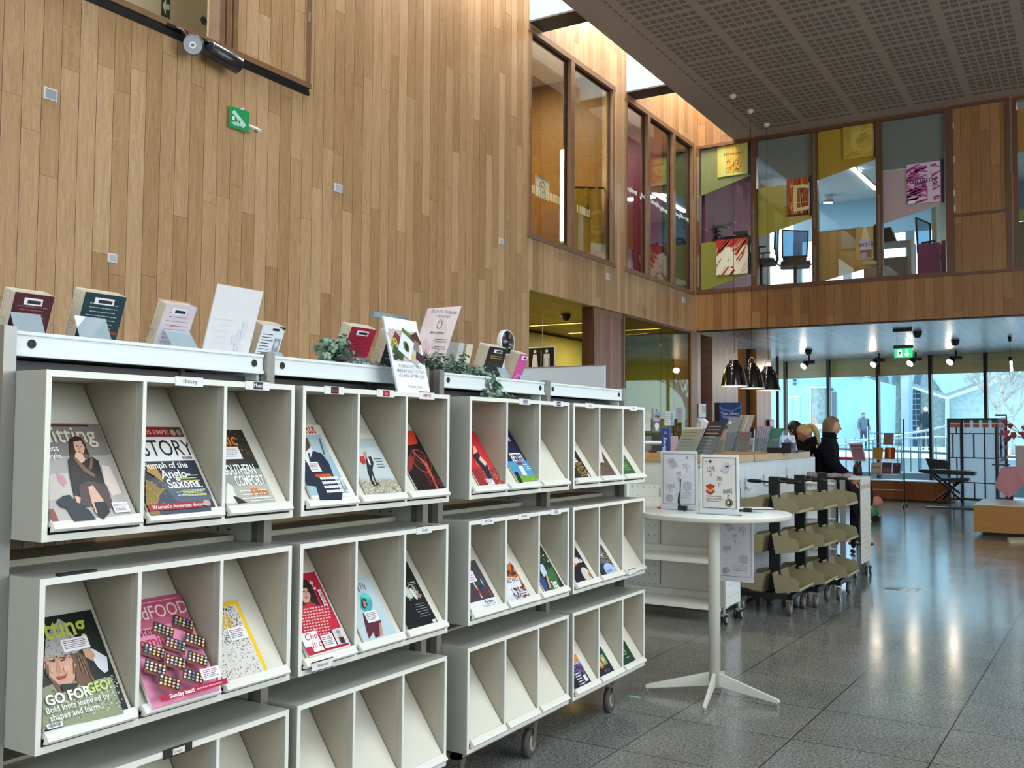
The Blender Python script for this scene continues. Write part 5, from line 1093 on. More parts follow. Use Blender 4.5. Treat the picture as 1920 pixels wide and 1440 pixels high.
b = MB(); b.box(-.11, .11, -.062, .062, .004, .006, mat('#e9ebf0', .6), T); b.build('paper', t); b = MB(); b.box(-.12, -.10, -.025, .025, .004, .016, M_HOLE, T); b.build('clip', t)
t = thing('pen_pot', 'small black clip box with marker pens beside the upright sign', 'pen holder', (0, 0, 0)); p = on_z(1402, 960, ZT)
b = MB(); b.rbox(p.x-.022, p.x+.022, p.y-.012, p.y+.012, ZT, ZT+.022, M_HOLE, .003); b.build('box', t)
for k, (dx, cc) in enumerate(((-.06, '#17171a'), (-.055, '#2a2a30'))):
    b = MB(); b.cyl((p.x-.02, p.y+.01-k*.012, ZT+.005), (p.x+dx-.01, p.y+.02-k*.02, ZT+.005), .0045, mat(cc, .4), 8); b.build('pen', t)
tag((lambda b: (b.cyl((p.x+.025, p.y-.002, ZT+.004), (p.x+.075, p.y+.02, ZT+.004), .0042, mat('#7fc4cc', .4), 8), b.build('marker_pen'))[1])(MB()), 'pale turquoise marker pen lying right of the black clip box', 'pen')
# reversed poster hanging under the far edge of the table
t, o, U, V, Nn = poster_stand('back of a Love It poster hanging below the round table edge, right of its pole', (-2.02, 5.64, .565), .258, .40, True, True, .10)
tag((lambda b: (b.slab([Vector((0, 0, 0)), Vector((.045, .0, 0)), Vector((.07, .012, 0)), Vector((.05, .016, 0)), Vector((0, .014, 0))], (0, 0, .004), mat('#a9d3dc', .5)), b.build('plastic_scrap'))[1])(MB()), 'pale blue plastic scrap on the floor beside a shelf castor', 'scrap').location = on_z(1178, 1306, 0)

# ================================================================== WHITE SHELF DISPLAY IN FRONT OF THE DESK
M_WP = mat('#dfe1dc', .4)
def perf(b, x0, x1, z0, z1, y, d=-.0012):
    k = 0; z = z0
    while z < z1:
        x = x0; i = 0
        while x < x1:
            if (i+k) % 2: b.box(x-.008, x+.008, y+d, y, z-.0015, z+.0015, M_HOLE)
            else: b.box(x-.0018, x+.0018, y+d, y, z-.008, z+.008, M_HOLE)
            x += .05; i += 1
        z += .08; k += 1
t = thing('display_shelf', 'white low display shelf on castors in front of the return desk, behind the round table', 'shelf', (0, 0, 0))
x0, x1, y0, y1 = -3.42, -2.44, 7.12, 7.52
b = MB(); b.box(x0, x1, y1-.02, y1, .13, 1.02, M_WP); b.build('back_panel', t)
b = MB(); b.box(x0, x0+.02, y0, y1, .13, 1.02, M_WP); b.build('end_panel', t)
b = MB(); b.box(x1-.02, x1, y0+.03, y1, .13, 1.02, mat('#e6ebe9', .4)); b.build('end_panel', t)
b = MB(); perf(b, x0+.05, x0+.28, .2, 1.0, y1-.021); b.box(x0+.30, x0+.306, y1-.03, y1-.02, .2, 1.0, M_STEEL)
for k in range(10): b.box(x1, x1+.0012, y0+.06, y0+.33, .2+k*.085, .2+k*.085+.003, mat('#b9bdb9', .5))
tag(b.build('perforation', t), kind='stuff')
for x in (x0-.0, x1-.035): b = MB(); b.box(x, x+.035, y0, y0+.03, .13, 1.03, mat('#b9b9b4', .4, .3)); b.build('post', t)
for z in (.12, .47, .86): b = MB(); b.box(x0+.02, x1-.03, y0, y1-.02, z, z+.012, M_WP); b.box(x0+.02, x1-.03, y0-.004, y0+.008, z-.018, z+.014, mat('#ecece8', .35)); b.box(x0+.02, x1-.03, y1-.06, y1-.02, z+.012, z+.06, M_WP); b.build('shelf', t)
M_CBLK = mat('#1c1b1b', .5); M_CGR = mat('#a09c96', .4)
def small_castor(parent, x, y, r=.036, h=.13):
    b = MB(); b.cyl((x, y, r*1.6), (x, y, h), .012, M_CGR, 10); b.cbox((x, y, r*1.9), .04, .04, .02, M_CGR); o_ = b.build('castor', parent)
    for s_ in (-1, 1): b = MB(); b.cyl((x+s_*.012, y-.01, r), (x+s_*.028, y-.01, r), r, M_CBLK, 18); b.cyl((x+s_*.027, y-.01, r), (x+s_*.030, y-.01, r), r*.6, M_CGR, 14); b.build('wheel', o_)
for x, y in ((x0+.05, y0+.06), (x1-.02, y0+.04), (x1+.0, y1-.06), (x0+.05, y1-.06)): small_castor(t, x, y)

# ================================================================== THREE NESTED BOOK TROLLEYS
M_OLV = mat('#8e8464', .5, var=.04, scale=6); M_OLV2 = mat('#a89c78', .5); M_ACR2 = glass('#eef6f8', 2.4, 'clear_acrylic', film=.08)
M_BK = mat('#0b0b0c', .45)
def trolley():
    """local frame: x across, y into depth; origin on the floor under the post"""
    t = thing('book_trolley', 'x', 'trolley', (0, 0, 0), 0, 'olive three-tier book trolleys nested in a row')
    b = MB(); b.box(-.045, .045, -.02, .02, .10, 1.095, M_BK); b.build('post', t, .003)
    for s_, nm in ((-1, 'handle'), (1, 'handle')):
        b = MB(); b.tube([(s_*.045, -.01, 1.05), (s_*.13, -.01, 1.053)], .008, M_BK, 10); b.tube([(s_*.10, -.01, 1.052), (s_*.11, -.01, 1.052), (s_*.20, -.012, 1.055), (s_*.225, -.012, 1.055)], [.009, .015, .016, .010], M_BK, 12); b.build(nm, t)
    for z in (.86, .55, .235):
        b = MB()                                    # bracket cheeks on the post
        b.slab([Vector((-.05, -.022, z-.07)), Vector((.09, -.022, z-.07)), Vector((.045, -.022, z+.07)), Vector((-.045, -.022, z+.07))], (0, .044, 0), M_BK); br = b.build('bracket', t)
        b = MB()
        for zz in (-.05, .055): b.cyl((0, -.0245, z+zz), (0, -.022, z+zz), .006, M_CAST, 10)
        b.build('bolt', br)
        for s_ in (-1, 1):
            b = MB(); a0 = .06*s_ if s_ > 0 else -.055
            # sloping tray: back sheet at the post, sloping base, outer lip, end flaps with a cut corner
            yb0, yb1 = -.19, .27; inn, out = s_*.06, s_*.255
            zi, zo = z-.075, z-.045
            b.slab([Vector((inn, yb0, zi)), Vector((out, yb0, zo)), Vector((out, yb1, zo)), Vector((inn, yb1, zi))], (0, 0, .004), M_OLV)
            b.slab([Vector((inn, yb0, zi)), Vector((inn, yb1, zi)), Vector((inn-s_*.03, yb1, z+.085)), Vector((inn-s_*.03, yb0, z+.085))], (s_*.004, 0, 0), M_OLV)
            b.box(out-.004 if s_ > 0 else out, out if s_ > 0 else out+.004, yb0, yb1, zo, zo+.022, M_OLV2)
            for y in (yb0, yb1):
                b.slab([Vector((inn, y, zi)), Vector((out, y, zo)), Vector((out-s_*.015, y, z+.035)), Vector((out-s_*.035, y, z+.055)), Vector((inn-s_*.03, y, z+.085))], (0, .004, 0), M_OLV)
            b.build('tray', t)
    b = MB()
    b.box(-.255, .205, -.24, -.20, .125, .165, M_BK); b.box(.165, .205, -.24, .24, .125, .165, M_BK); b.box(-.255, -.215, -.24, .24, .125, .165, M_BK); b.box(-.255, .205, .20, .24, .125, .165, M_BK); b.box(-.03, .03, -.22, .22, .10, .16, M_BK)
    b.build('base_frame', t)
    for x, y, rt in ((-.205, -.20, 0.), (.185, -.22, .1), (.185, .20, .0), (-.205, .20, .3)): caster(t, x, y, .055, rt, .128)
    return t
tr0 = trolley(); spots = [((-2.315, 8.02), 'front book trolley of the nested row, half behind the round table'), ((-2.235, 8.52), 'middle book trolley of the nested row, between two others'), ((-2.16, 9.02), 'rear book trolley of the nested row, next to the perforated display')]
for i, ((x, y), lb) in enumerate(spots):
    o = tr0 if i == 0 else copy_tree(tr0)
    o.location = (x, y, 0); o['label'] = 'olive and black '+lb

# ================================================================== RETURN DESK
DX, DY0, DY1 = -2.62, 7.66, 10.62
t = thing('service_desk', 'white library return desk with a light oak worktop', 'desk', (0, 0, 0))
M_DW = plank_mat('white_desk_boards', 1, 2, [(.2, '#d3dade'), (.9, '#dfe5e8')], width=.33, length=5, gap='#9fa8ac', gapw=.004, rough=.35)
b = MB(); b.box(-3.72, DX, DY0, DY0+.10, .02, 1.205, mat('#dcdfd8', .4)); b.build('front_panel', t)
b = MB(); b.box(DX-.10, DX, DY0+.10, DY1, .02, 1.205, M_DW); b.build('side_panel', t)
M_OAKT = plank_mat('oak_worktop', 0, 1, [(.2, '#b98f55'), (.5, '#c59d64'), (.9, '#d3ae78')], width=.4, length=4, rough=.35, gap='#b98f55')
b = MB(); b.box(-3.74, DX+.02, DY0-.02, DY0+.75, 1.205, 1.268, M_OAKT); b.box(DX-.70, DX+.02, DY0+.73, DY1-.28, 1.205, 1.268, M_OAKT); b.build('worktop', t, .003)
b = MB(); b.box(-3.7, -2.9, DY0+.65, DY0+.70, .02, 1.20, mat('#c9cbc4', .5)); b.box(DX-.65, DX-.60, DY0+.7, DY1-.3, .02, 1.20, mat('#c9cbc4', .5)); b.build('inner_panel', t)
a = Art((-3.72, DY0-.0005, 0), (1, 0, 0), (0, 0, 1), .0004); e0 = on_y(1257, 890, DY0)
a.text('return', e0.x+3.72-.075, on_y(1283, 891.5, DY0).z, .182, '#8f9189', -.004, space=.93); a.build('lettering', t)
for px, py in ((1397, 907), (1431, 900), (1474, 888)):
    y = on_x(px, py, DX).y; z = on_x(px, py, DX).z; b = MB(); b.box(DX, DX+.006, y-.018, y+.018, z-.05, z+.05, mat('#a9b0b2', .35, .4)); b.tube([(DX+.006, y, z-.02), (DX+.03, y, z-.06), (DX+.05, y, z-.04)], .005, M_STEEL, 8); b.build('hook', t)
b = MB(); p = on_x(1533, 880, DX+.001); b.build
DT = 1.2685
def desk_item(px, py): return on_z(px, py, DT)
# leaflets and holders on the worktop
def holder(label, px, py, w, h, lean, cover, lines=None, edge='#c9c4b8', name='leaflet_holder', rz=0., th=.03, inner=True):
    p = desk_item(px, py); t = thing(name, label, 'leaflet holder', (0, 0, 0)); T = TR(p, rz) @ Matrix.Rotation(-lean, 4, 'X')
    s3 = math.tan(lean)
    T = TR(p, rz)
    U = T.to_3x3() @ Vector((1, 0, 0)); V = (T.to_3x3() @ Vector((math.sin(lean*1.4), math.sin(abs(lean)*.3), math.cos(lean)))).normalized(); Nn = (T.to_3x3() @ Vector((0, -1, 0)))
    o = Vector(p)-U*w/2; b = MB(); b.slab([o, o+U*w, o+U*w+V*h, o+V*h], -Nn*th, M_ACR2 if inner is False else mat(cover, .35)); b.build('leaflets' if inner else 'holder', t)
    b = MB(); q = [o-U*.004+Nn*.004, o+U*(w+.004)+Nn*.004, o+U*(w+.004)+V*h*.55+Nn*.004, o-U*.004+V*h*.55+Nn*.004]; b.slab(q, Nn*.002, M_ACR2); b.slab([v-Nn*(th+.008) for v in [q[0], q[1], q[1]+V*h*.9, q[0]+V*h*.9]], -Nn*.002, M_ACR2); b.build('acrylic', t)
    if lines:
        a = Art(o+Nn*.0005, U, V, .0003, Nn); a.W, a.H = w, h; lines(a); a.build('print', t)
    return t
holder('olive-grey leaflet in a leaning clear holder at the left end of the desk', 1280, 853, .17, .25, .28, '#9b9a80', lambda a: (a.lines(.02, a.H-.05, a.W-.02, 5, .03, '#6f705c', .008), a.rect(0, a.H-.012, a.W, a.H, '#f2f2ee')))
holder('dark brown leaflet with rows of print in a clear holder', 1318, 853, .15, .31, .30, '#2c1d18', lambda a: a.lines(.015, a.H-.05, a.W-.015, 11, .032, '#b49a86', .009, .3), rz=.1)
holder('pale grey leaflet behind the dark brown one', 1300, 850, .13, .25, .28, '#b6b4b4', None)
holder('tan paper pack in a clear holder near the sign', 1337, 849, .16, .23, .15, '#a98f78', None)
holder('grey booklets upright in a clear holder with round knobs', 1358, 846, .13, .37, .22, '#8f9296', lambda a: (a.ell(.03, a.H-.06, .018, .018, '#e6e6e6'), a.rect(.0, .12, .02, a.H-.1, '#4b4e54')))
holder('stack of taupe booklets standing behind the sign', 1376, 846, .15, .40, .25, '#b0a79c', lambda a: (a.rect(.04, .0, .05, a.H, '#7d766d'), a.rect(.09, 0, .1, a.H, '#dad4ca')))
holder('clear holder with dark and pink leaflets', 1392, 847, .11, .2, .1, '#7d6660', None)
holder('red and white leaflet in a clear holder on the desk', 1401, 846, .12, .23, .05, '#e6dfe0', lambda a: (a.ell(.05, .12, .03, .06, '#dc4a52'), a.ell(.09, .04, .02, .03, '#d0404a'), a.rect(.07, .14, .12, .25, '#18362a')))
holder('striped mauve leaflets fanned in a clear holder', 1422, 846, .13, .27, .16, '#8e8496', lambda a: [a.rect(.01+k*.025, 0, .02+k*.025, a.H, '#b8adb8') for k in range(5)] and None)
holder('green leaflet leaning right in a clear holder', 1436, 846, .13, .27, .34, '#3f7a63', None)
holder('empty clear holder at the right of the leaflets', 1447, 846, .12, .25, .3, '#b9c0be', None, inner=False)
t = thing('telephone', 'black desk telephone on the worktop behind the leaflets', 'telephone', (0, 0, 0)); p = desk_item(1468, 849)
b = MB(); b.slab([p+Vector((-.13, -.08, 0)), p+Vector((.10, -.08, 0)), p+Vector((.10, .10, 0)), p+Vector((-.13, .10, 0))], (0, 0, .05), M_BK); b.build('base', t); b = MB(); b.rbox(p.x-.0, p.x+.11, p.y-.07, p.y+.09, DT+.05, DT+.10, M_BK, .02); b.build('handset', t)
t = thing('tray', 'flat black tray at the right end of the worktop', 'tray', (0, 0, 0)); p = desk_item(1500, 848)
b = MB(); b.box(p.x-.25, p.x+.02, p.y-.15, p.y+.05, DT, DT+.02, M_BK); b.build('body', t)
t = thing('card_display', 'small blue and white picture card propped on the worktop', 'card', (0, 0, 0)); p = desk_item(1481, 848)
b = MB(); b.slab([p+Vector((-.08, 0, 0)), p+Vector((.08, 0, 0)), p+Vector((.04, .02, .17)), p+Vector((-.08, .02, .17))], (0, .006, 0), mat('#dfe6f2', .4)); b.build('card', t)
a = Art(p+Vector((-.08, -.001, 0)), (1, 0, 0), (0, .117, 1), .0006); a.ell(.05, .10, .03, .04, '#6f8fc4', 12); a.ell(.08, .07, .02, .04, '#3a4a78', 12); a.specks(.02, .02, .12, .15, 18, '#8a9cc8', .004, .010); a.build('print', t)

# ================================================================== PERFORATED DISPLAY BEHIND THE TROLLEYS
t = thing('display_unit', 'white perforated display unit on castors beyond the olive trolleys', 'display unit', (0, 0, 0))
y0 = 9.98
b = MB(); b.box(-2.58, -2.26, y0, y0+.02, .14, 1.01, M_WP); b.build('front_panel', t)
b = MB(); perf(b, -2.555, -2.31, .2, .95, y0-.0004); tag(b.build('perforation', t), kind='stuff')
for x in (-2.585, -2.30, -2.215): b = MB(); b.box(x, x+.042, y0-.03, y0+.03, .10, 1.03 if x > -2.5 else .98, mat('#9fa09c', .35, .5)); b.build('post', t)
b = MB(); b.box(-2.256, -2.24, y0-.01, y0-.002, .35, .85, M_HOLE); b.build('slot', t)
b = MB(); b.box(-2.06, -2.05, y0+.17, y0+.62, .15, 1.0, mat('#dedbd0', .45)); b.box(-2.051, -2.049, y0+.17, y0+.62, .90, .94, mat('#c4a98c', .5))
for k in range(14): b.box(-2.0502, -2.0485, y0+.19, y0+.60, .18+k*.055, .183+k*.055, mat('#b4b0a4', .5))
b.build('end_panel', t)
for z in (.95, .6, .3): b = MB(); b.box(-2.58, -2.26, y0-.05, y0, z, z+.012, mat('#e8e8e4', .35)); b.build('shelf', t)
b = MB(); b.box(-2.58, -2.05, y0+.66 if 0 else y0+.02, y0+.62, 1.0, 1.015, mat('#dfe3e0', .35)); b.build('top', t)
for x, y in ((-2.30, y0), (-2.14, y0+.22), (-2.06, y0+.55), (-2.55, y0)): small_castor(t, x, y, .045, .15)
t = thing('scarf', 'speckled grey and pink scarf lying on top of the perforated display', 'scarf', (0, 0, 0))
b = MB(); random.seed(21)
pts = [(-2.56+.4*i/9, y0+.1+random.uniform(-.03, .03), 1.03+random.uniform(0, .012)) for i in range(10)]; b.tube(pts, [.018+random.uniform(0, .014) for _ in pts], mat('#8d8082', .9, var=.5, scale=80), 8); b.build('cloth', t)
# ================================================================== FIXTURES ON WALLS AND CEILINGS
M_WPL = mat('#c9cdd0', .35)
for k, (p0, p1, lb) in enumerate((((82, 162), (106, 192), 'square metal wall plate high on the oak wall, leftmost and largest'), ((202, 474), (218, 494), 'small white wall plate on the oak wall just above the dark green book'),
        ((627, 343), (641, 363), 'small wall plate on the oak wall right of the green sign'), ((936, 447), (944, 459), 'small wall plate near the right end of the tall oak wall'),
        ((1137, 512), (1142, 525), 'small wall plate below the two-pane upper window'), ((1279, 557), (1284, 569), 'small wall plate in the oak band next to the inner corner'))):
    a_, b_ = on_x(*p0, WX), on_x(*p1, WX); t = thing('wall_plate', lb, 'wall plate', (0, 0, 0), 0, 'plates on the oak wall')
    b = MB(); b.box(WX, WX+.008, a_.y, b_.y, b_.z, a_.z, mat('#d9dbdc', .4)); b.build('frame', t)
    b = MB(); b.box(WX+.008, WX+.010, a_.y+.008, b_.y-.008, b_.z+.008, a_.z-.008, mat('#9aa0a4' if k == 0 else '#b9c2c8', .4, .2)); b.build('face', t)
# green escape sign on the wall
t = thing('exit_sign', 'small green escape sign projecting from the oak wall', 'sign', (0, 0, 0))
b = MB(); o = Vector((WX+.03, 5.085, 3.79)); b.slab([o, o+Vector((.02, .185, 0)), o+Vector((.02, .185, .165)), o+Vector((0, 0, .165))], (-.006, 0, 0), mat('#1f9a58', .25, coat=.6)); b.build('plate', t)
a = Art(o+Vector((.0006, 0, 0)), (.02, .185, 0), (0, 0, 1), .0003, (1, 0, 0)); a.shp([(.02, .12), (.06, .09), (.13, .02), (.16, .05), (.10, .10), (.05, .14)], '#bfe3d8'); a.shp([(.02, .04), (.09, .06), (.12, .03), (.05, .02)], '#9fd8cc'); a.shp([(.03, .09), (.05, .09), (.05, .06), (.03, .06)], '#e9f6f0'); a.shp([(.09, .07), (.10, .07), (.10, .05), (.09, .05)], '#12301f'); a.build('symbol', t)
b = MB(); b.box(WX, WX+.03, 5.25, 5.28, 3.80, 3.84, mat('#d8d6d0', .4)); b.tube([(WX+.02, 5.27, 3.86), (WX+.08, 5.30, 3.82), (WX+.13, 5.32, 3.80)], [.012, .02, .014], mat('#cfcdc8', .4), 10); b.slab([Vector((WX+.03, 5.20, 3.88)), Vector((WX+.035, 5.24, 3.83)), Vector((WX+.04, 5.22, 3.97)), Vector((WX+.03, 5.19, 3.96))], (.004, 0, 0), mat('#e9e7e2', .4)); b.build('bracket', t)
b = MB(); b.ball((WX+.10, 5.30, 3.805), .016, M_CAST); b.build('lamp_head', t)

# spotlights on the upper left track
def wall_spot(label, y, z, aim, name='spotlight', L=.17, r=.052):
    t = thing(name, label, 'spotlight', (0, 0, 0), 0, 'black spotlights on the wall track'); c = Vector(on_x(y, z, WX+.13)) if y > 50 else Vector((WX+.13, y, z)); y, z = c.y, c.z+.07; d = Vector(aim).normalized()
    b = MB(); b.box(WX, WX+.045, y-.16, y+.02, z+.03, z+.055, M_BK); b.tube([(WX+.03, y-.10, z+.045), (WX+.07, y-.06, z+.03), c], .012, M_BK, 10); b.build('bracket', t)
    b = MB(); b.tube([c-d*L/2, c-d*(L/2-.004), c+d*(L/2-.004), c+d*L/2], [r-.006, r, r, r-.003], mat('#1b1d20', .35, coat=.4), 28, cap=True); h = b.build('lamp_head', t)
    b = MB(); b.cyl(c+d*(L/2+.0005), c+d*(L/2+.002), r-.006, mat('#cfd2d6', .15, .9), 24); b.cyl(c+d*(L/2+.002), c+d*(L/2+.006), r*.34, mat('#f2f2f2', .2), 18); b.cyl(c+d*(L/2+.006), c+d*(L/2+.008), r*.15, mat('#6a6c70', .3), 12); b.build('reflector', h)
wall_spot('black cylindrical spotlight on the wall track facing the camera with a silver reflector', 363, 84, (.72, -.72, -.42), L=.13, r=.072)
wall_spot('black cylindrical spotlight on the wall track seen from the side', 420, 108, (.12, 1, -.16), r=.066, L=.27)
t = thing('track_rail', 'thin black lighting track along the sill of the top left opening', 'lighting track', (0, 0, 0))
b = MB(); b.box(WX+.0, WX+.02, 2.0, 4.72, 4.305, 4.335, M_BK); b.build('rail', t); b = MB(); b.box(WX, WX+.02, 5.22, 5.97, 4.305, 4.335, M_BK); b.build('rail', t)
# landing seen through the top left opening: board with arrow plate
t = thing('direction_board', 'cream board with dark green arrow plate behind the top left opening', 'sign board', (0, 0, 0))
b = MB(); b.box(-6.50, -6.47, 4.55, 5.6, 4.1, 6.4, mat('#c3ba96', .6)); b.build('board', t)
bx_ = -6.469
def xq(*p): return on_x(*p, bx_)
b = MB(); q0, q1 = xq(302, 29), xq(319, 4); b.box(bx_, bx_+.003, q0.y, q1.y, q0.z, q1.z+.05, mat('#2c4a3a', .4)); b.box(bx_, bx_+.003, q0.y+.06, q1.y, q0.z-.16, q0.z-.03, mat('#2c4a3a', .4)); b.build('plate', t)
a = Art((bx_+.0035, q0.y, q0.z), (0, 1, 0), (0, 0, 1), .0003, (1, 0, 0)); w_ = q1.y-q0.y; a.shp([(w_*.1, .09), (w_*.5, .16), (w_*.5, .11), (w_*.9, .12), (w_*.9, .07), (w_*.5, .07), (w_*.5, .02)], '#d9d4bd'); a.build('arrow', t)
b = MB(); q = xq(382, 39); b.cyl((bx_, q.y, q.z), (bx_+.006, q.y, q.z), .035, mat('#3f454c', .4), 18); b.build('disc', t)
tag((lambda b: (b.box(-6.7, -6.4, 4.30, 4.46, 4.1, 4.75, mat('#7a3a18', .5)), b.build('wood_box'))[1])(MB()), 'reddish wooden box corner behind the top left opening', 'box')

# line lights and fittings in the recess
for k, (x0, x1, y, lb) in enumerate(((-7.62, -6.30, 13.0, 'long line light on the olive recess ceiling, nearer one'), (-7.60, -5.95, 14.27, 'line light deeper in the recess, partly behind the timber pier'))):
    t = thing('line_light', lb, 'ceiling light', (0, 0, 0), 0, 'line lights of the recess'); b = MB(); b.box(x0, x1, y-.03, y+.03, 3.128, 3.138, emit('#fff3c4', 14)); b.build('diffuser', t); b = MB(); b.box(x0-.02, x1+.02, y-.045, y-.031, 3.12, 3.14, mat('#c9bd8a', .5)); b.box(x0-.02, x1+.02, y+.031, y+.045, 3.12, 3.14, mat('#c9bd8a', .5)); b.build('frame', t)
t = thing('dome_camera', 'black dome camera on the recess ceiling', 'camera', (0, 0, 0)); p = on_z(1061, 589, 3.13); b = MB(); b.lathe([(0, -.10), (.035, -.09), (.06, -.06), (.07, -.02)], mat('#101010', .15), (p.x, p.y, 3.13)); b.build('dome', t); b = MB(); b.lathe([(.07, -.02), (.075, -.02), (.075, .008), (0, .008)], mat('#1c1c1c', .5), (p.x, p.y, 3.13)); b.build('base', t)
# hanging toilet sign
t = thing('toilet_sign', 'black hanging toilet sign with white woman and man symbols', 'sign', (0, 0, 0)); yq = 11.2
A_, B_ = on_y(985, 652, yq), on_y(1041, 692, yq); b = MB(); b.rbox(A_.x, B_.x, -.012, .012, B_.z, A_.z, mat('#e9ebf0', .35), .004, TR((0, yq, 0))); b.build('border', t)
a = Art((A_.x, yq-.0125, B_.z), (1, 0, 0), (0, 0, 1), .0006, (0, -1, 0)); W_, H_ = B_.x-A_.x, A_.z-B_.z; a.rect(.012, .012, W_-.012, H_-.012, '#0d0d10')
u0 = on_y(1004, 670, yq).x-A_.x; u1 = on_y(1026, 670, yq).x-A_.x; um = on_y(1015.5, 670, yq).x-A_.x
a.rect(um-.004, .015, um+.004, H_*.84, '#e9ebf6'); C_ = '#d8daf0'
a.ell(u0, H_*.80, .022, .022, C_); a.shp([(u0-.028, H_*.68), (u0+.028, H_*.68), (u0+.05, .015), (u0-.05, .015)], C_); a.ell(u1, H_*.80, .022, .022, C_); a.rect(u1-.045, .02, u1+.045, H_*.68, C_); a.rect(u1-.034, .0, u1-.028, H_*.5, '#0d0d10'); a.rect(u1+.028, .0, u1+.034, H_*.5, '#0d0d10'); a.build('symbols', t)
b = MB(); r_ = on_y(1017, 650, yq); b.cyl((r_.x, yq, A_.z), (r_.x, yq, 3.14), .004, mat('#c9bd8a', .5), 8); b.build('rod', t)
# white board behind the shelving
t = thing('whiteboard', 'low white mobile board standing behind the far end of the magazine shelves', 'board', (0, 0, 0)); yq = 7.4
A_, B_ = on_y(1003, 690, yq), on_y(1133, 690, yq); b = MB(); b.box(A_.x-.45, B_.x, yq, yq+.03, 1.2, A_.z, mat('#d3dde6', .35)); b.build('panel', t)
b = MB()
for x in (A_.x-.3, B_.x-.05): b.box(x, x+.03, yq, yq+.03, 0, 1.2, M_STEEL); b.box(x, x+.03, yq-.25, yq+.20, 0, .03, M_STEEL)
b.build('stand', t); b = MB(); b.box(A_.x-.45, B_.x+.004, yq-.004, yq+.034, A_.z, A_.z+.008, M_STEEL); b.build('edge', t)

# pendant lamps ------------------------------------------------------------
M_PB = mat('#08080a', .12, coat=1.0)
def pendant():
    t = thing('pendant_lamp', 'x', 'pendant lamp', (0, 0, 0), 0, 'three black bell pendant lamps in a row')
    pr = [(.062, .368), (.067, .370), (.066, .338), (.072, .332), (.092, .312), (.116, .276), (.134, .232), (.151, .17), (.167, .10), (.180, .035), (.185, .010)]
    b = MB(); b.lathe([(0, .36)]+pr[0:], M_PB, seg=40); b.build('shade', t)
    b = MB(); b.lathe([(.184, .010), (.186, .0), (.180, -.002), (.163, .10), (.147, .17), (.130, .228), (.10, .28), (0, .31)], mat('#f4f2ec', .5), seg=40); b.build('shade_lining', t)
    b = MB(); b.ball((0, 0, .17), .035, emit('#fff0d0', 30), 14, 8); b.build('bulb', t)
    b = MB(); b.tube([(.050*math.cos(a), 0, .365+.095*math.sin(a)) for a in [PI*i/12 for i in range(13)]], .0055, mat('#e2c9b4', .3, .4), 8); b.build('handle', t)
    b = MB(); b.cyl((0, 0, .44), (0, 0, CEI-2.12), .0035, mat('#2a1c16', .5), 6); b.build('cord', t)
    b = MB(); b.lathe([(.05, 0), (.045, -.03), (.012, -.06), (0, -.06)], mat('#c9c3bb', .4), (0, 0, CEI-2.12), 20); b.build('ceiling_rose', t)
    return t
pl = pendant()
for i, (x, y, lb) in enumerate(((-4.37, 13.2, 'leftmost and nearest of the three black bell pendant lamps'), (-4.35, 13.95, 'middle one of the three black bell pendant lamps'), (-4.33, 14.71, 'rightmost and farthest of the three black bell pendant lamps'))):
    o = pl if i == 0 else copy_tree(pl); o.location = (x, y, 2.12); o['label'] = lb
    l = bpy.data.lights.new('pendant_light', 'POINT'); l.energy = 14; l.color = (1, .85, .65); l.shadow_soft_size = .06; lo = bpy.data.objects.new('pendant_light', l); COL.objects.link(lo); lo.location = (x, y, 2.22)

# entrance ceiling spots, exit sign
for k, (px, py, lb) in enumerate(((1517, 668, 'leftmost lit spotlight on the entrance ceiling beside the third black mullion'), (1648, 664, 'lit black spotlight in front of the mullion left of the exit sign'), (1717, 662, 'lit black spotlight just right of the hanging exit sign'), (1792, 659, 'rightmost lit black spotlight above the small tree gap'))):
    p = on_z(px, py, 3.22); t = thing('ceiling_spot', lb, 'spotlight', (0, 0, 0), 0, 'lit spotlights on the entrance ceiling')
    b = MB(); b.cyl((p.x, p.y, 3.12), (p.x, p.y, 3.239), .02, M_BK, 12); b.box(p.x-.12, p.x+.12, p.y-.03, p.y+.03, 3.05, 3.12, M_BK); b.build('body', t)
    d = Vector((-.42, -.70, -.55)).normalized(); c = Vector((p.x-.08, p.y-.02, 3.03)); b = MB(); b.tube([c-d*.07, c+d*.07], [.055, .075], M_BK, 18); b.build('lamp_head', t)
    b = MB(); b.cyl(c+d*.071, c+d*.076, .068, emit('#fff1da', 42), 18); b.build('lens', t)
    l = bpy.data.lights.new('spot_light', 'SPOT'); l.energy = 60; l.color = (1, .86, .68); l.spot_size = 1.5; l.spot_blend = .8; l.shadow_soft_size = .05; lo = bpy.data.objects.new('spot_light', l); COL.objects.link(lo); lo.location = c+d*.1; lo.rotation_euler = d.to_track_quat('-Z', 'Y').to_euler()
for px, py, lb in ((1516, 656, 'grey ball detector on the entrance ceiling above the leftmost spotlight'), (1720, 622, 'dark ball loudspeaker on the entrance ceiling right of the exit sign'), (1791, 638, 'small black box on the entrance ceiling above the rightmost spotlight')):
    p = on_z(px, py, 3.24); t = thing('ceiling_sensor', lb, 'sensor', (0, 0, 0)); b = MB(); b.lathe([(0, -.11), (.05, -.10), (.075, -.05), (.07, 0), (0, 0)], mat('#2c2a28', .4), (p.x, p.y, 3.24), 18); b.build('body', t); b = MB(); b.lathe([(.085, -.008), (.085, 0), (0, 0)], mat('#3a3836', .4), (p.x, p.y, 3.24), 18); b.build('base', t)
t = thing('track_light', 'white tube light on a thin black hanger at the right of the entrance', 'light', (0, 0, 0)); p = on_z(1893, 633, 3.23)
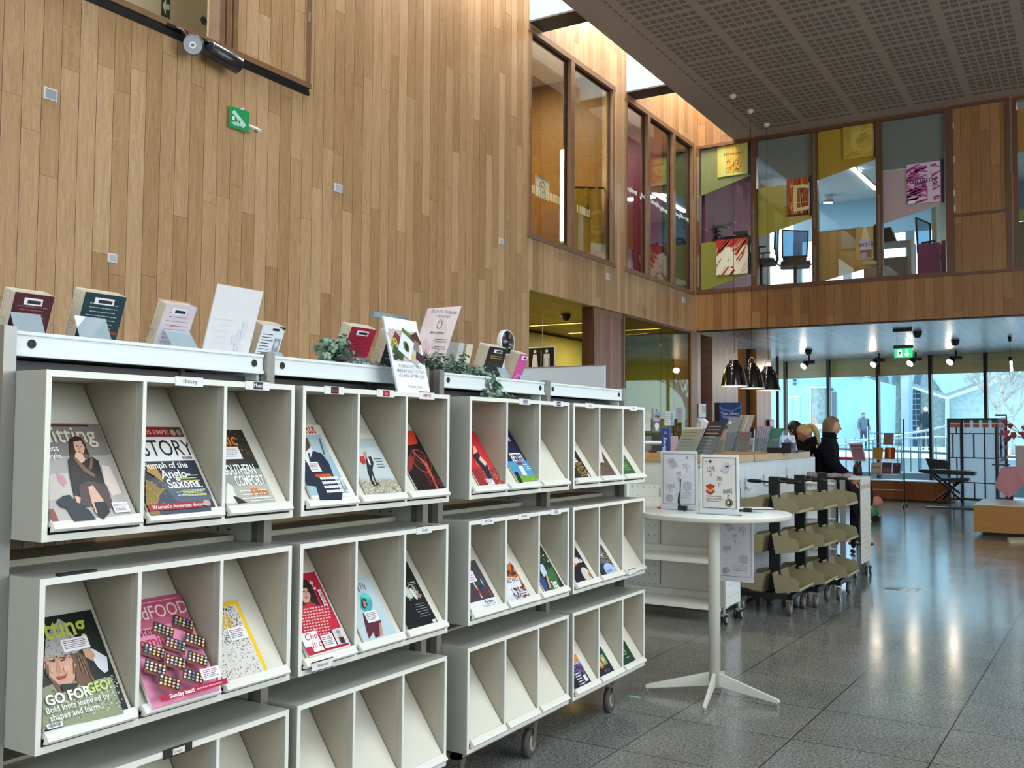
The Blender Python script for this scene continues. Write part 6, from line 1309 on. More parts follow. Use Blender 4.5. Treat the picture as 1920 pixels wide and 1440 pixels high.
b = MB(); b.cyl((p.x, p.y, 3.16), (p.x, p.y, 3.239), .03, M_BK, 12); b.cyl((p.x, p.y, 2.86), (p.x, p.y, 3.16), .006, M_BK, 6); b.cyl((p.x, p.y, 2.80), (p.x, p.y, 2.88), .03, M_BK, 12); b.build('hanger', t)
b = MB(); b.cyl((p.x+.02, p.y, 2.62), (p.x+.015, p.y, 2.80), .022, emit('#f2fbff', 6), 12); b.build('tube', t)
t = thing('exit_sign', 'hanging green exit sign with running man and down arrow', 'sign', (0, 0, 0)); yq = 17.2
A_, B_ = on_y(1677, 654, yq), on_y(1711, 670, yq); b = MB(); b.box(A_.x, B_.x, yq-.012, yq+.012, B_.z, A_.z, emit('#19a860', 1.4)); b.build('panel', t)
b = MB(); b.box(A_.x-.01, B_.x+.01, yq-.03, yq+.03, A_.z, A_.z+.055, mat('#3c3431', .5)); b.build('housing', t)
b = MB(); T0 = on_y(1676, 614, yq); b.box(A_.x-.02, B_.x-.0, yq-.03, yq+.03, 3.19, 3.239, mat('#3c3431', .5)); b.build('ceiling_mount', t)
b = MB(); b.cyl((A_.x+.04, yq, A_.z+.05), (A_.x+.04, yq, 3.2), .003, M_BK, 6); b.tube([(B_.x-.03, yq, A_.z+.05), (B_.x-.04, yq, A_.z+.12), (B_.x-.03, yq, 3.2)], .004, M_BK, 6); b.build('wire', t)
a = Art((A_.x, yq-.0125, B_.z), (1, 0, 0), (0, 0, 1), .0006, (0, -1, 0)); W_, H_ = B_.x-A_.x, A_.z-B_.z; EW = emit('#dff5e6', 1.6)
a.rect(W_*.16, H_*.1, W_*.42, H_*.85, EW); a.shp([(W_*.22, H_*.2), (W_*.27, H_*.42), (W_*.25, H_*.62), (W_*.34, H_*.66), (W_*.40, H_*.5), (W_*.33, H_*.46), (W_*.37, H_*.28), (W_*.32, H_*.15), (W_*.30, H_*.38)], '#127a46'); a.ell(W_*.35, H_*.74, .008, .008, '#127a46', 8)
a.shp([(W_*.68, H_*.1), (W_*.84, H_*.45), (W_*.73, H_*.42), (W_*.73, H_*.85), (W_*.63, H_*.85), (W_*.63, H_*.42), (W_*.52, H_*.45)], EW); a.build('symbol', t)

# ================================================================== PRINTS AND FILMS ON THE UPPER GLASS
FO = {}
def film(pts, c, d=.06, rough=.5):
    b = MB(); q = [on_y(*p, FY+d) for p in pts]; b.slab(q, (0, .002, 0), mat(c, rough)); return b.build('coloured_film', W3 if pts[0][0] < 1890 else W4)
film([(1313, 279), (1409, 259), (1409, 328), (1313, 368)], '#9b9862'); film([(1313, 456), (1409, 446), (1409, 512), (1312, 548)], '#b0a045')
film([(1418, 257), (1523, 241), (1523, 342), (1474, 336), (1418, 292)], '#94908b'); film([(1418, 354), (1474, 346), (1523, 400), (1523, 409), (1418, 447)], '#cdbb4c')
film([(1531, 239), (1643, 223), (1643, 298), (1531, 339)], '#dba732'); film([(1531, 435), (1643, 423), (1643, 498), (1531, 531)], '#c09044')
film([(1652, 219), (1771, 203), (1771, 306), (1652, 321)], '#8f8c88'); film([(1652, 322), (1771, 307), (1771, 382), (1652, 421)], '#e8bcc4')
film([(1900, 208), (1925, 204), (1925, 282), (1900, 289)], '#c78a33'); film([(1900, 396), (1925, 392), (1925, 413), (1900, 417)], '#8f9a3a'); film([(1900, 418), (1925, 414), (1925, 504), (1900, 507)], '#6d5c1e')
def banner(px, py0, px1, py1, bg, label, f, d=.035):
    A_, B_ = on_y(px, py0, FY+d), on_y(px1, py1, FY+d); t = thing('printed_panel', label, 'print', (0, 0, 0), 0, 'printed panels hung on the upper glazing')
    b = MB(); b.box(A_.x, B_.x, FY+d, FY+d+.003, B_.z, A_.z, mat(bg, .4)); b.build('panel', t)
    a = Art((A_.x, FY+d-.0006, B_.z), (1, 0, 0), (0, 0, 1), .0005, (0, -1, 0)); a.W, a.H = B_.x-A_.x, A_.z-B_.z; f(a); a.build('print', t)
    b = MB(); b.box(B_.x+.012, B_.x+.05, FY+d-.01, FY+d+.006, B_.z-.02, A_.z+.02, M_BK); b.build('clamp', t)
def strk(a, n, c, ang, seed, w=.02, L=.25, box=(0, 0, 1, 1)):
    r_ = random.Random(seed); S = []
    for i in range(n):
        x, y = a.W*r_.uniform(box[0], box[2]), a.H*r_.uniform(box[1], box[3]); l = L*r_.uniform(.4, 1); q = w*r_.uniform(.3, 1); an = ang+r_.uniform(-.12, .12)
        dx, dy = math.cos(an)*l/2, math.sin(an)*l/2; nx, ny = -math.sin(an)*q/2, math.cos(an)*q/2
        P_ = [(x-dx-nx, y-dy-ny), (x+dx-nx*.3, y+dy-ny*.3), (x+dx+nx*.3, y+dy+ny*.3), (x-dx+nx, y-dy+ny)]
        S.append([(min(max(u, 0), a.W), min(max(v, 0), a.H)) for u, v in P_])
    a.shps(S, c)
banner(1345, 270, 1402, 325, '#b3b464', 'yellow printed panel with an orange coral jar shape and the word Hammered', lambda a: (a.rect(.0, .0, a.W*.12, a.H, '#b8a84a'), a.rect(a.W*.28, a.H*.08, a.W*.80, a.H, '#c2a53a'), a.specks(a.W*.3, a.H*.08, a.W*.78, a.H*.5, 120, '#b0691e', .006, .018), a.specks(a.W*.3, a.H*.5, a.W*.78, a.H*.98, 60, '#c9882a', .004, .012), a.text('Hammered', a.W*.54, a.H*.60, .085, '#3a3216', .0, 'CENTER', sx=.86)))
banner(1343, 451, 1402, 512, '#d2cdae', 'red and cream printed panel with a large letter A under the first upper pane', lambda a: (a.rect(0, a.H*.80, a.W, a.H, '#a82a14'), strk(a, 26, '#b8342c', .9, 2, .06, .35), strk(a, 16, '#8f1d10', .8, 4, .04, .3, (0, .7, 1, 1)), strk(a, 10, '#cf9a7c', .9, 6, .02, .3, (0, .6, 1, 1)), a.text('A', a.W*.02, .03, .60, '#d8d4b8', .03), a.text('/', a.W*.62, .03, .60, '#d8d4b8', .05, slant=.3)))
banner(1475, 337, 1517, 402, '#a84a1c', 'orange striped printed panel with a pale letter D in the second upper pane', lambda a: (strk(a, 14, '#d98a3c', PI/2, 3, .03, .6), strk(a, 12, '#6a2410', PI/2, 5, .03, .6), strk(a, 6, '#e2c98c', PI/2, 8, .02, .5), a.text('D', a.W*.16, a.H*.12, .62, '#d9cf92', .0), a.rect(a.W*.35, a.H*.34, a.W*.9, a.H*.355, '#f0e6c4'), a.rect(0, 0, a.W*.9, a.H*.05, '#4a1e10')))
banner(1579, 232, 1638, 292, '#bda036', 'faint yellow printed panel in the third upper pane', lambda a: (a.ring(a.W*.45, a.H*.7, .10, .18, '#a8923a'), a.ring(a.W*.7, a.H*.45, .12, .2, '#c9b05a'), strk(a, 10, '#a8862c', .4, 2, .03, .3), a.rect(0, 0, .02, a.H, '#8f7a2a')))
banner(1700, 309, 1764, 377, '#d6bdcc', 'magenta painted panel with the word Singing in the fourth upper pane', lambda a: (strk(a, 26, '#9c3478', .25, 7, .07, .36), strk(a, 14, '#b85a96', -.2, 9, .05, .3), a.shp([(a.W*.62, 0), (a.W*.8, 0), (a.W*.72, a.H*.9), (a.W*.6, a.H)], '#cdbcc8'), a.text('Singing', a.W*.08, a.H*.50, .155, '#3a1636', .0, sx=.92), a.rect(.01, .01, a.W*.24, a.H*.09, '#e6d8f0')))
banner(1604, 427, 1638, 486, '#b89556', 'paint-streaked panel with the word walk low in the third upper pane', lambda a: (a.shp([(a.W*.25, a.H*.3), (a.W*.45, a.H), (a.W*.62, a.H), (a.W*.9, a.H*.3)], '#cfc09a'), a.rect(a.W*.25, a.H*.32, a.W*.85, a.H*.62, '#b9b4c8'), a.rect(a.W*.25, .03, a.W*.9, a.H*.3, '#8c5a44'), a.ell(a.W*.45, a.H*.14, .05, .05, '#a890a8'), a.text('walk', a.W*.16, a.H*.40, .125, '#2a3050', .0)))
# left wall upper windows: poster, marker bars, yellow cloth, glowing tube for a reflected streak
t = thing('warning_poster', 'small cream attention poster with a no-touching symbol in the upper left window', 'poster', (0, 0, 0))
xw = WX-.038; A_, B_ = on_x(1004, 327, xw), on_x(1030, 366, xw); b = MB(); b.box(xw-.002, xw-.0005, A_.y, B_.y, B_.z-.08, A_.z, mat('#d3bf96', .6)); b.build('sheet', t)
a = Art((xw-.0002, A_.y, B_.z-.08), (0, 1, 0), (0, 0, 1), .0003, (1, 0, 0)); W_, H_ = B_.y-A_.y, A_.z-B_.z+.08; a.text('ATTENTION', W_/2, H_*.86, .055, '#2b2218', .02, 'CENTER', sx=.95); a.ring(W_/2, H_*.55, .06, .072, '#2b2218'); a.shp([(W_*.40, H_*.6), (W_*.44, H_*.62), (W_*.62, H_*.48), (W_*.58, H_*.46)], '#2b2218'); a.lines(W_*.15, H_*.3, W_*.85, 4, .03, '#5a4c3a', .008, .2, 'C'); a.build('print', t)
t = thing('glass_markers', 'row of small pale bars stuck across the two-pane upper window', 'window markers', (0, 0, 0))
b = MB(); za, zb = on_x(991, 362, xw).z, on_x(1052, 376, xw).z
def bars_on(ya, yb, n, z, h): 
    for k in range(n):
        y = ya+(yb-ya)*k/(n-1); b.box(xw+.001, xw+.0015, y, y+.018, z-h/2, z+h/2, mat('#f2e2b0', .5))
bars_on(on_x(991, 355, xw).y, on_x(1052, 380, xw).y, 20, on_x(1012, 360, xw).z, .10); bars_on(on_x(1082, 390, xw).y, on_x(1104, 400, xw).y, 9, on_x(1092, 395, xw).z, .10)
tag(b.build('bars', t), kind='stuff')
t = thing('glass_markers', 'wavy white safety ribbon graphic across the three-pane upper window', 'window markers', (0, 0, 0))
b = MB(); S_ = [(1172, 348), (1182, 357), (1194, 361), (1202, 366), (1210, 370), (1221, 378), (1232, 383), (1240, 392), (1251, 396), (1265, 400), (1275, 405), (1291, 412)]
for g_ in (((0, 1), (1, 2)), ((3, 4),), ((5, 6), (6, 7), (7, 8)), ((9, 10), (10, 11))):
    for i, j in g_:
        A_, B_ = on_x(*S_[i], xw), on_x(*S_[j], xw); b.slab([A_-Vector((0, 0, .02)), B_-Vector((0, 0, .02)), B_+Vector((0, 0, .015)), A_+Vector((0, 0, .015))], (.001, 0, 0), mat('#f4f4f4', .5)); b.slab([A_+Vector((0, 0, .03)), B_-Vector((0, 0, .05)), B_-Vector((0, 0, .03)), A_+Vector((0, 0, .05))], (.001, 0, 0), mat('#f4f4f4', .5))
tag(b.build('ribbon', t), kind='stuff')
t = thing('cloth_banner', 'yellow cloth banner with a small black crest hanging behind the upper window', 'banner', (0, 0, 0)); xc = -5.86
A_, B_, C_, D_ = on_x(1074, 354, xc), on_x(1128, 351, xc), on_x(1136, 470, xc), on_x(1074, 473, xc)
b = MB(); n = 14; top = [A_.lerp(B_, i/n)+Vector((.02*math.sin(i*1.3), 0, 0)) for i in range(n+1)]; bot = [D_.lerp(C_, i/n)+Vector((.03*math.sin(i*1.3+.5), 0, 0)) for i in range(n+1)]
b.add(top+bot, [(i, i+1, n+2+i, n+1+i) for i in range(n)], mat('#eca92e', .7), True); b.build('cloth', t)
b = MB(); b.cyl(A_+Vector((0, -.1, 0)), B_+Vector((0, .05, 0)), .015, M_BK, 8); b.build('rod', t)
a = Art((xc+.035, on_x(1090, 405, xc).y, on_x(1090, 405, xc).z), (0, 1, 0), (0, 0, 1), .001, (1, 0, 0)); a.frame(0, 0, .26, .26, .006, '#5a4210'); a.shp([(.06, .04), (.12, .20), (.15, .10), (.22, .02), (.12, .04)], '#3a2c0c'); a.build('crest', t)
t = thing('reflection_tube', 'bright vertical glowing tube in place of a reflection behind the upper left window', 'reflection', (0, 0, 0)); xt = -6.1  # no lamp here: glowing tube added in place of a bright reflection
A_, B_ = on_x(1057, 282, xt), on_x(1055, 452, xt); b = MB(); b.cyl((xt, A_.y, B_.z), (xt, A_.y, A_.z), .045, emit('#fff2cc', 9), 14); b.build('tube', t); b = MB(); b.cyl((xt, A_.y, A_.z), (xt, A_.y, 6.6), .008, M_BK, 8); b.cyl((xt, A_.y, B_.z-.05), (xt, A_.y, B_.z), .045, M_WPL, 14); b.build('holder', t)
# office contents
def olamp(name, loc, e, c, s=.3):
    o = lamp_area(name, loc, (0, 0, -1), .9, .25, e, c)
olamp('room_fill_1', (-7.0, 10.8, 6.55), 60, (1, .84, .55)); olamp('room_fill_2', (-7.0, 13.3, 6.4), 36, (1, .85, .8)); olamp('room_fill_3', (-7.0, 15.5, 6.4), 20, (.85, 1, .9))  # unseen area lamps added to brighten the dark upper rooms
olamp('landing_light', (-7.4, 4.2, 7.1), 45, (1, .93, .78)); olamp('office_light', (-3.5, 18.5, 6.4), 60, (.8, .92, 1)); olamp('office_light_2', (-.2, 16.2, 6.4), 30, (1, .85, .6))
olamp('recess_light', (-7.0, 12.0, 3.11), 26, (1, .9, .5)); olamp('recess_light_2', (-6.8, 14.8, 3.11), 22, (1, .92, .6)); olamp('recess_light_3', (-7.2, 10.6, 3.11), 12, (1, .9, .5))
def office_chair(label, x, y, rz, s=1.):
    t = thing('office_chair', label, 'chair', (x, y, OF), rz, 'black mesh office chairs behind the upper glass')
    b = MB(); b.rbox(-.24, .24, -.23, .23, .44, .51, M_BK, .06); b.build('seat', t)
    b = MB(); pts = [(-.20, .66), (.20, .66), (.23, 1.10), (-.20, 1.14)]
    b.tube([Vector((u, .24+.05*(v-.6), v)) for u, v in pts], .018, M_BK, 8, closed=True); b.slab([Vector((-.19, .25, .56)), Vector((.19, .25, .56)), Vector((.20, .245, .68)), Vector((-.20, .245, .68))], (0, .02, 0), M_BK); b.tube([(0, .2, .46), (0, .27, .5), (0, .26, .66)], .02, M_BK, 8); br = b.build('backrest', t)
    b = MB(); b.slab([Vector((u, .245+.05*(v-.6), v)) for u, v in pts], (0, .003, 0), glass('#9fc4dc', .3, 'mesh_fabric', film=.3)); b.build('mesh', br)
    for s_ in (-1, 1): b = MB(); b.tube([(s_*.22, 0, .46), (s_*.30, 0, .5), (s_*.30, 0, .68)], .014, M_BK, 8); b.rbox(s_*.30-.03, s_*.30+.03, -.12, .12, .68, .70, M_BK, .02); b.build('armrest', t)
    b = MB(); b.cyl((0, 0, .08), (0, 0, .45), .025, M_BK, 12)
    for k in range(5): b.tube([(0, 0, .1), (.28*math.cos(k*2*PI/5), .28*math.sin(k*2*PI/5), .05)], .016, M_BK, 8); b.ball((.28*math.cos(k*2*PI/5), .28*math.sin(k*2*PI/5), .03), .03, M_BK, 8, 6)
    b.build('base', t); return t
p = on_y(1491, 480, 16.3); office_chair('black mesh office chair silhouetted against the bright office window', p.x, 16.3, .3)
p = on_y(1427, 480, 15.8); office_chair('black office chair at the left edge of the second upper pane', p.x, 15.8, -1.4)
p = on_y(1760, 480, 16.7); office_chair('dark office chair behind the magenta cabinet in the fourth upper pane', p.x, 16.7, 1.2)
t = thing('cabinet', 'magenta low cabinet in the fourth upper pane', 'cabinet', (0, 0, 0)); A_, B_ = on_y(1719, 458, 15.75), on_y(1763, 518, 15.75)
b = MB(); b.rbox(A_.x, B_.x, 15.75, 16.05, OF, A_.z, mat('#8f1f68', .35), .02); b.build('body', t); b = MB(); b.rbox(B_.x+.01, B_.x+.07, 15.85, 16.05, OF, A_.z+.04, mat('#7c1a3c', .4), .01); b.build('side_panel', t)
t = thing('office_desk', 'grey office desk behind the fourth upper pane', 'desk', (0, 0, 0)); yq = 16.6; A_, B_ = on_y(1652, 453, yq), on_y(1708, 449, yq)
b = MB(); b.box(A_.x-.3, B_.x, yq, yq+.5, B_.z-.03, B_.z, mat('#a9a49c', .5)); b.build('desktop', t); b = MB(); b.box(B_.x-.06, B_.x, yq, yq+.5, OF, B_.z-.03, mat('#a9a49c', .5)); b.box(A_.x-.3, B_.x-.06, yq+.1, yq+.13, OF, B_.z-.25, mat('#8c8880', .5)); b.build('panel', t)
t = thing('desk_phone', 'black box and telephone on the grey office desk', 'telephone', (0, 0, 0)); b = MB(); q = on_y(1665, 440, yq+.2); b.slab([Vector((q.x-.12, yq+.1, B_.z)), Vector((q.x+.14, yq+.1, B_.z)), Vector((q.x+.08, yq+.1, B_.z+.20)), Vector((q.x-.08, yq+.1, B_.z+.20))], (0, .2, 0), M_BK); b.build('body', t); b = MB(); b.box(q.x-.06, q.x+.06, yq+.12, yq+.26, B_.z+.20, B_.z+.26, M_BK); b.build('handset', t)
t = thing('paper_trays', 'black wire paper trays full of papers in the first upper pane', 'paper trays', (0, 0, 0)); yq = 15.9; A_, B_ = on_y(1314, 449, yq), on_y(1366, 428, yq)
for k in range(3): b = MB(); z = A_.z+.02+k*.06; b.box(A_.x, A_.x+.30, yq, yq+.25, z, z+.008, M_BK); b.box(A_.x, A_.x+.30, yq, yq+.006, z, z+.03, M_BK); b.build('tray', t)
for k, (dx, rt) in enumerate(((.0, .3), (.1, -.2), (.2, .5), (.33, -.5))): b = MB(); b.box(-.12, .12, 0, .2, 0, .015, mat('#c9cfd2', .7), TR((A_.x+.12+dx, yq+.02, A_.z+.20+.01*k), 0, 0, rt*.5)); b.build('papers', t)
b = MB(); b.box(A_.x+.0, on_y(1405, 449, yq).x, yq-.02, yq+.35, A_.z-.03, A_.z, M_BK); b.box(A_.x+.1, A_.x+.2, yq+.1, yq+.2, OF, A_.z-.03, M_BK); b.build('stand', t)
t = thing('projector', 'small dark device with a bright disc on the stand in the first upper pane', 'device', (0, 0, 0)); q = on_y(1388, 442, yq+.05); b = MB(); b.rbox(q.x-.12, q.x+.14, yq+.02, yq+.2, A_.z, A_.z+.08, mat('#4a4240', .5), .03); b.build('body', t); b = MB(); b.lathe([(0, .0), (.045, .0), (.045, .008), (0, .008)], mat('#f2f6fa', .3), (q.x-.10, yq-.0, A_.z), 16); b.build('disc', t)
for k, (px, py, lb) in enumerate(((1379, 401, 'round recessed ceiling light in the first upper pane'), (1553, 380, 'round recessed ceiling light in the third upper pane'))):
    p = on_y(px, py, 20.3); t = thing('downlight', lb, 'ceiling light', (0, 0, 0)); b = MB(); b.lathe([(.10, 0), (.13, -.01), (.13, 0)], mat('#5d686e', .4), (p.x, p.y, p.z), 20); b.lathe([(0, 0), (.10, .0), (.10, 6.42-p.z), (0, 6.42-p.z)], mat('#c4cdd2', .7), (p.x, p.y, p.z), 20); b.build('ring', t); b = MB(); b.lathe([(0, -.004), (.10, -.004), (.10, 0)], emit('#f6fbff', 3), (p.x, p.y, p.z), 20); b.build('lens', t)
t = thing('line_light', 'slanting white line light on the office ceiling in the third upper pane', 'ceiling light', (0, 0, 0)); A_, B_ = on_z(1598, 312, 6.41), on_z(1643, 354, 6.41)
d = (B_-A_).normalized(); s_ = Vector((-d.y, d.x, 0))*.05; b = MB(); b.slab([A_-s_, B_-s_, B_+s_, A_+s_], (0, 0, -.02), emit('#fdfdfd', 4)); b.build('diffuser', t); b = MB(); b.slab([A_-s_*1.6, B_-s_*1.6, B_-s_*1.05, A_-s_*1.05], (0, 0, -.03), mat('#8c949a', .5)); b.build('frame', t)

# posters on the glass partition
def gposter(label, p0, p1, bg, f):
    A_, B_ = on_x(*p0, WX+.008), on_x(*p1, WX+.008); t = thing('poster', label, 'poster', (0, 0, 0)); b = MB(); b.box(WX+.007, WX+.009, A_.y, B_.y, B_.z, A_.z, mat(bg, .5)); b.build('sheet', t)
    a = Art((WX+.0095, A_.y, B_.z), (0, 1, 0), (0, 0, 1), .0006, (1, 0, 0)); a.W, a.H = B_.y-A_.y, A_.z-B_.z; f(a); a.build('print', t)
gposter('white notice taped on the glass partition right of the magazine shelves', (1207, 775), (1220, 808), '#e2e4ea', lambda a: a.lines(.03, a.H-.04, a.W-.03, 7, .03, '#8a90a4', .006))
gposter('busy collage poster with a white circle on the glass partition', (1224, 765), (1238, 810), '#4b5a66', lambda a: (a.rect(0, a.H*.45, a.W, a.H, '#9aa0ac'), a.specks(.02, a.H*.3, a.W-.02, a.H-.02, 40, '#3a3f58', .01, .03), a.specks(.02, a.H*.3, a.W-.02, a.H*.8, 16, '#e0a040', .01, .03), a.ell(a.W/2, a.H*.26, .085, .05, '#e9ecee'), a.rect(a.W*.3, .02, a.W*.7, .06, '#dfe6ea')))
gposter('white and blue leaflet pair on the glass partition', (1246, 770), (1264, 798), '#dfe2e6', lambda a: (a.ell(a.W*.75, a.H*.55, .07, .08, '#4a7a80'), a.rect(a.W*.6, 0, a.W, a.H*.28, '#3a7ca8'), a.lines(.03, a.H-.06, a.W*.5, 6, .03, '#5a6070', .006)))
gposter('greyish pink poster on the glass partition beside its right frame', (1270, 764), (1280, 792), '#a8969a', lambda a: (a.ell(a.W*.5, a.H*.72, .03, .05, '#5a3a44'), a.lines(.02, a.H*.4, a.W-.02, 4, .03, '#7c6870', .006)))

# ================================================================== ENTRANCE AREA FURNITURE
M_PLK = plank_mat('planter_boards', 0, 2, [(.2, '#6e3717'), (.5, '#84461f'), (.9, '#97562a')], width=.42, length=3)
t = thing('planter_bench', 'low reddish timber bench box along the glazing', 'bench', (0, 0, 0))
b = MB(); o = gpt(-5.9)-GN*.75; T = TR(o, Trot); b.box(0, 3.35, 0, .62, .03, .43, M_PLK, T); b.build('body', t); b = MB(); b.box(-.01, 3.36, -.01, .62, .43, .45, mat('#d3d9dc', .4), T); b.build('top', t); b = MB(); b.box(.05, 3.30, .04, .58, 0, .03, M_BK, T); b.build('plinth', t)
t = thing('platform', 'low oak platform at the right edge of the entrance hall', 'platform', (0, 0, 0)); P0 = on_z(1829, 999, .05)
M_PLF = plank_mat('platform_oak', 2, 0, [(.2, '#8d6128'), (.5, '#9f7236'), (.9, '#b08446')], width=1.2, length=4, phase=0)
b = MB(); b.box(-1.555, 1.6, 15.42, 16.9, .06, .445, M_PLF); b.box(-1.555, 1.6, 15.42, 16.9, .445, .452, mat('#cfd3d4', .35)); b.build('body', t); b = MB(); b.box(-1.45, 1.5, 15.50, 16.8, 0, .06, mat('#23160c', .6)); b.build('plinth', t)
tag((lambda b: (b.slab([on_z(1889, 1013, 0), on_z(1893, 1018, 0), on_z(1960, 1016, 0), on_z(1960, 1012, 0)], (0, 0, .035), mat('#c4b79e', .5)), b.build('foot_bar'))[1])(MB()), 'flat beige stand foot lying on the floor before the platform', 'stand foot')
# small table with a pink cloth on the platform's far side
t = thing('side_table', 'small square table hidden under the pink cloth', 'table', (0, 0, 0)); yq = 17.2; A_, B_ = on_y(1877, 878, yq), on_y(1960, 878, yq)
zt = A_.z; b = MB(); b.box(A_.x, B_.x, yq, yq+.9, zt-.03, zt-.006, mat('#5a3a2a', .5)); b.build('tabletop', t)
for x in (A_.x+.06, B_.x-.1):
    for y in (yq+.05, yq+.8): b = MB(); b.box(x, x+.05, y, y+.05, 0, zt-.03, mat('#4a2e22', .5)); b.build('leg', t)
L0, L1, L2, L3 = on_y(1866, 914, yq-.05), on_y(1892, 948, yq-.05), on_y(1905, 925, yq-.05), on_y(1921, 905, yq-.05)
b = MB(); C1 = Vector((A_.x, yq-.01, zt)); C2 = Vector((B_.x, yq-.01, zt)); b.slab([C1, C2, C2+Vector((0, .93, 0)), C1+Vector((0, .93, 0))], (0, 0, .004), mat('#c98a94', .8))
m1, m2, m3 = on_y(1890, 878, yq-.012), on_y(1903, 878, yq-.012), on_y(1921, 878, yq-.012)
f1, f2 = Vector((L0.x, yq-.03, L0.z)), Vector((L1.x, yq-.07, max(L1.z, .47)))
b.add([C1, m1, f1, f2], [(0, 1, 3, 2)], mat('#c98a94', .8)); b.add([m1, m2, Vector((L2.x, yq-.03, L2.z)), f2], [(0, 1, 2, 3)], mat('#c98a94', .8)); b.add([m2, C2, Vector((C2.x, yq-.05, zt-.35)), Vector((L3.x, yq-.05, L3.z)), Vector((L2.x, yq-.03, L2.z))], [(0, 1, 2, 3, 4)], mat('#c98a94', .8))
b.add([C1, f1, Vector((C1.x-.12, yq+.3, zt-.28)), Vector((C1.x, yq+.9, zt))], [(0, 1, 2, 3)], mat('#c98a94', .8))
tag(b.build('tablecloth'), 'dusty pink cloth draped cornerwise over the small table at the right', 'tablecloth')
t = thing('display_box', 'pale grey box standing on the pink cloth', 'box', (0, 0, 0)); A2, B2 = on_y(1903, 836, yq+.1), on_y(1945, 878, yq+.1); b = MB(); b.rbox(A2.x, B2.x, yq+.1, yq+.5, zt+.004, A2.z, mat('#a7a29c', .5), .02); b.build('body', t)
t = thing('heart_tree', 'bare black twigs hung with red and pink paper hearts at the right edge', 'decoration', (0, 0, 0)); rr = random.Random(4)
b = MB(); base = Vector(((A2.x+B2.x)/2, yq+.3, A2.z)); hs = MB(); hp = MB()
b.tube([base, base+Vector((0, 0, .22))], .012, M_BK, 8)
for k in range(16):
    e = base+Vector((rr.uniform(-.42, .35), rr.uniform(-.15, .15), rr.uniform(.15, .50))); md = base.lerp(e, .5)+Vector((0, 0, .08)); b.tube([base+Vector((0, 0, .1)), md, e], [.008, .005, .003], M_BK, 6)
    for j in range(3):
        c = md.lerp(e, .4+.3*j)+Vector((rr.uniform(-.04, .04), 0, rr.uniform(-.10, .0))); s_ = rr.uniform(.035, .055); (hs if rr.random() < .6 else hp).slab([c+Vector((u*s_, 0, v*s_)) for u, v in ((0, -1), (.8, .1), (.75, .6), (.35, .8), (0, .5), (-.35, .8), (-.75, .6), (-.8, .1))], (0, .003, 0), mat('#8f2a34', .6) if rr.random() < .5 else mat('#b9464e', .6))
b.build('twigs', t); tag(hs.build('hearts', t), kind='stuff'); tag(hp.build('hearts', t), kind='stuff')
t = thing('card_stand', 'thin black stand with hanging pink and white paper cards before the room screen', 'stand', (0, 0, 0)); yq2 = 18.6
b = MB(); q = on_y(1889, 900, yq2); top_ = on_y(1889, 779, yq2); b.cyl((q.x, yq2, .02), (q.x, yq2, top_.z), .012, M_BK, 8); A3, B3 = on_y(1861, 871, yq2), on_y(1893, 869, yq2); b.box(A3.x, B3.x, yq2-.1, yq2+.1, A3.z-.01, A3.z+.01, M_BK); A4, B4 = on_y(1866, 777, yq2), on_y(1888, 780, yq2); b.box(A4.x, B4.x, yq2-.01, yq2+.01, B4.z, A4.z, M_BK); b.build('pole', t); b = MB(); b.lathe([(0, 0), (.2, 0), (.19, .02), (0, .02)], M_BK, (q.x, yq2, 0), 20); b.build('base', t)
for px, py, w_, h_, c in ((1878, 812, 9, 12, '#b0606c'), (1884, 822, 8, 12, '#c98f96'), (1877, 838, 7, 9, '#3a2420'), (1886, 840, 9, 8, '#b58070'), (1880, 862, 9, 8, '#b58a78'), (1889, 858, 8, 6, '#cfd3cf')):
    A5, B5 = on_y(px-w_/2, py-h_/2, yq2-.03), on_y(px+w_/2, py+h_/2, yq2-.03); b = MB(); b.slab([Vector((A5.x, yq2-.03, B5.z)), Vector((B5.x, yq2-.03, B5.z+.02)), Vector((B5.x-.01, yq2-.03, A5.z)), Vector((A5.x+.02, yq2-.03, A5.z+.01))], (0, .003, 0), mat(c, .7)); b.build('card', t)
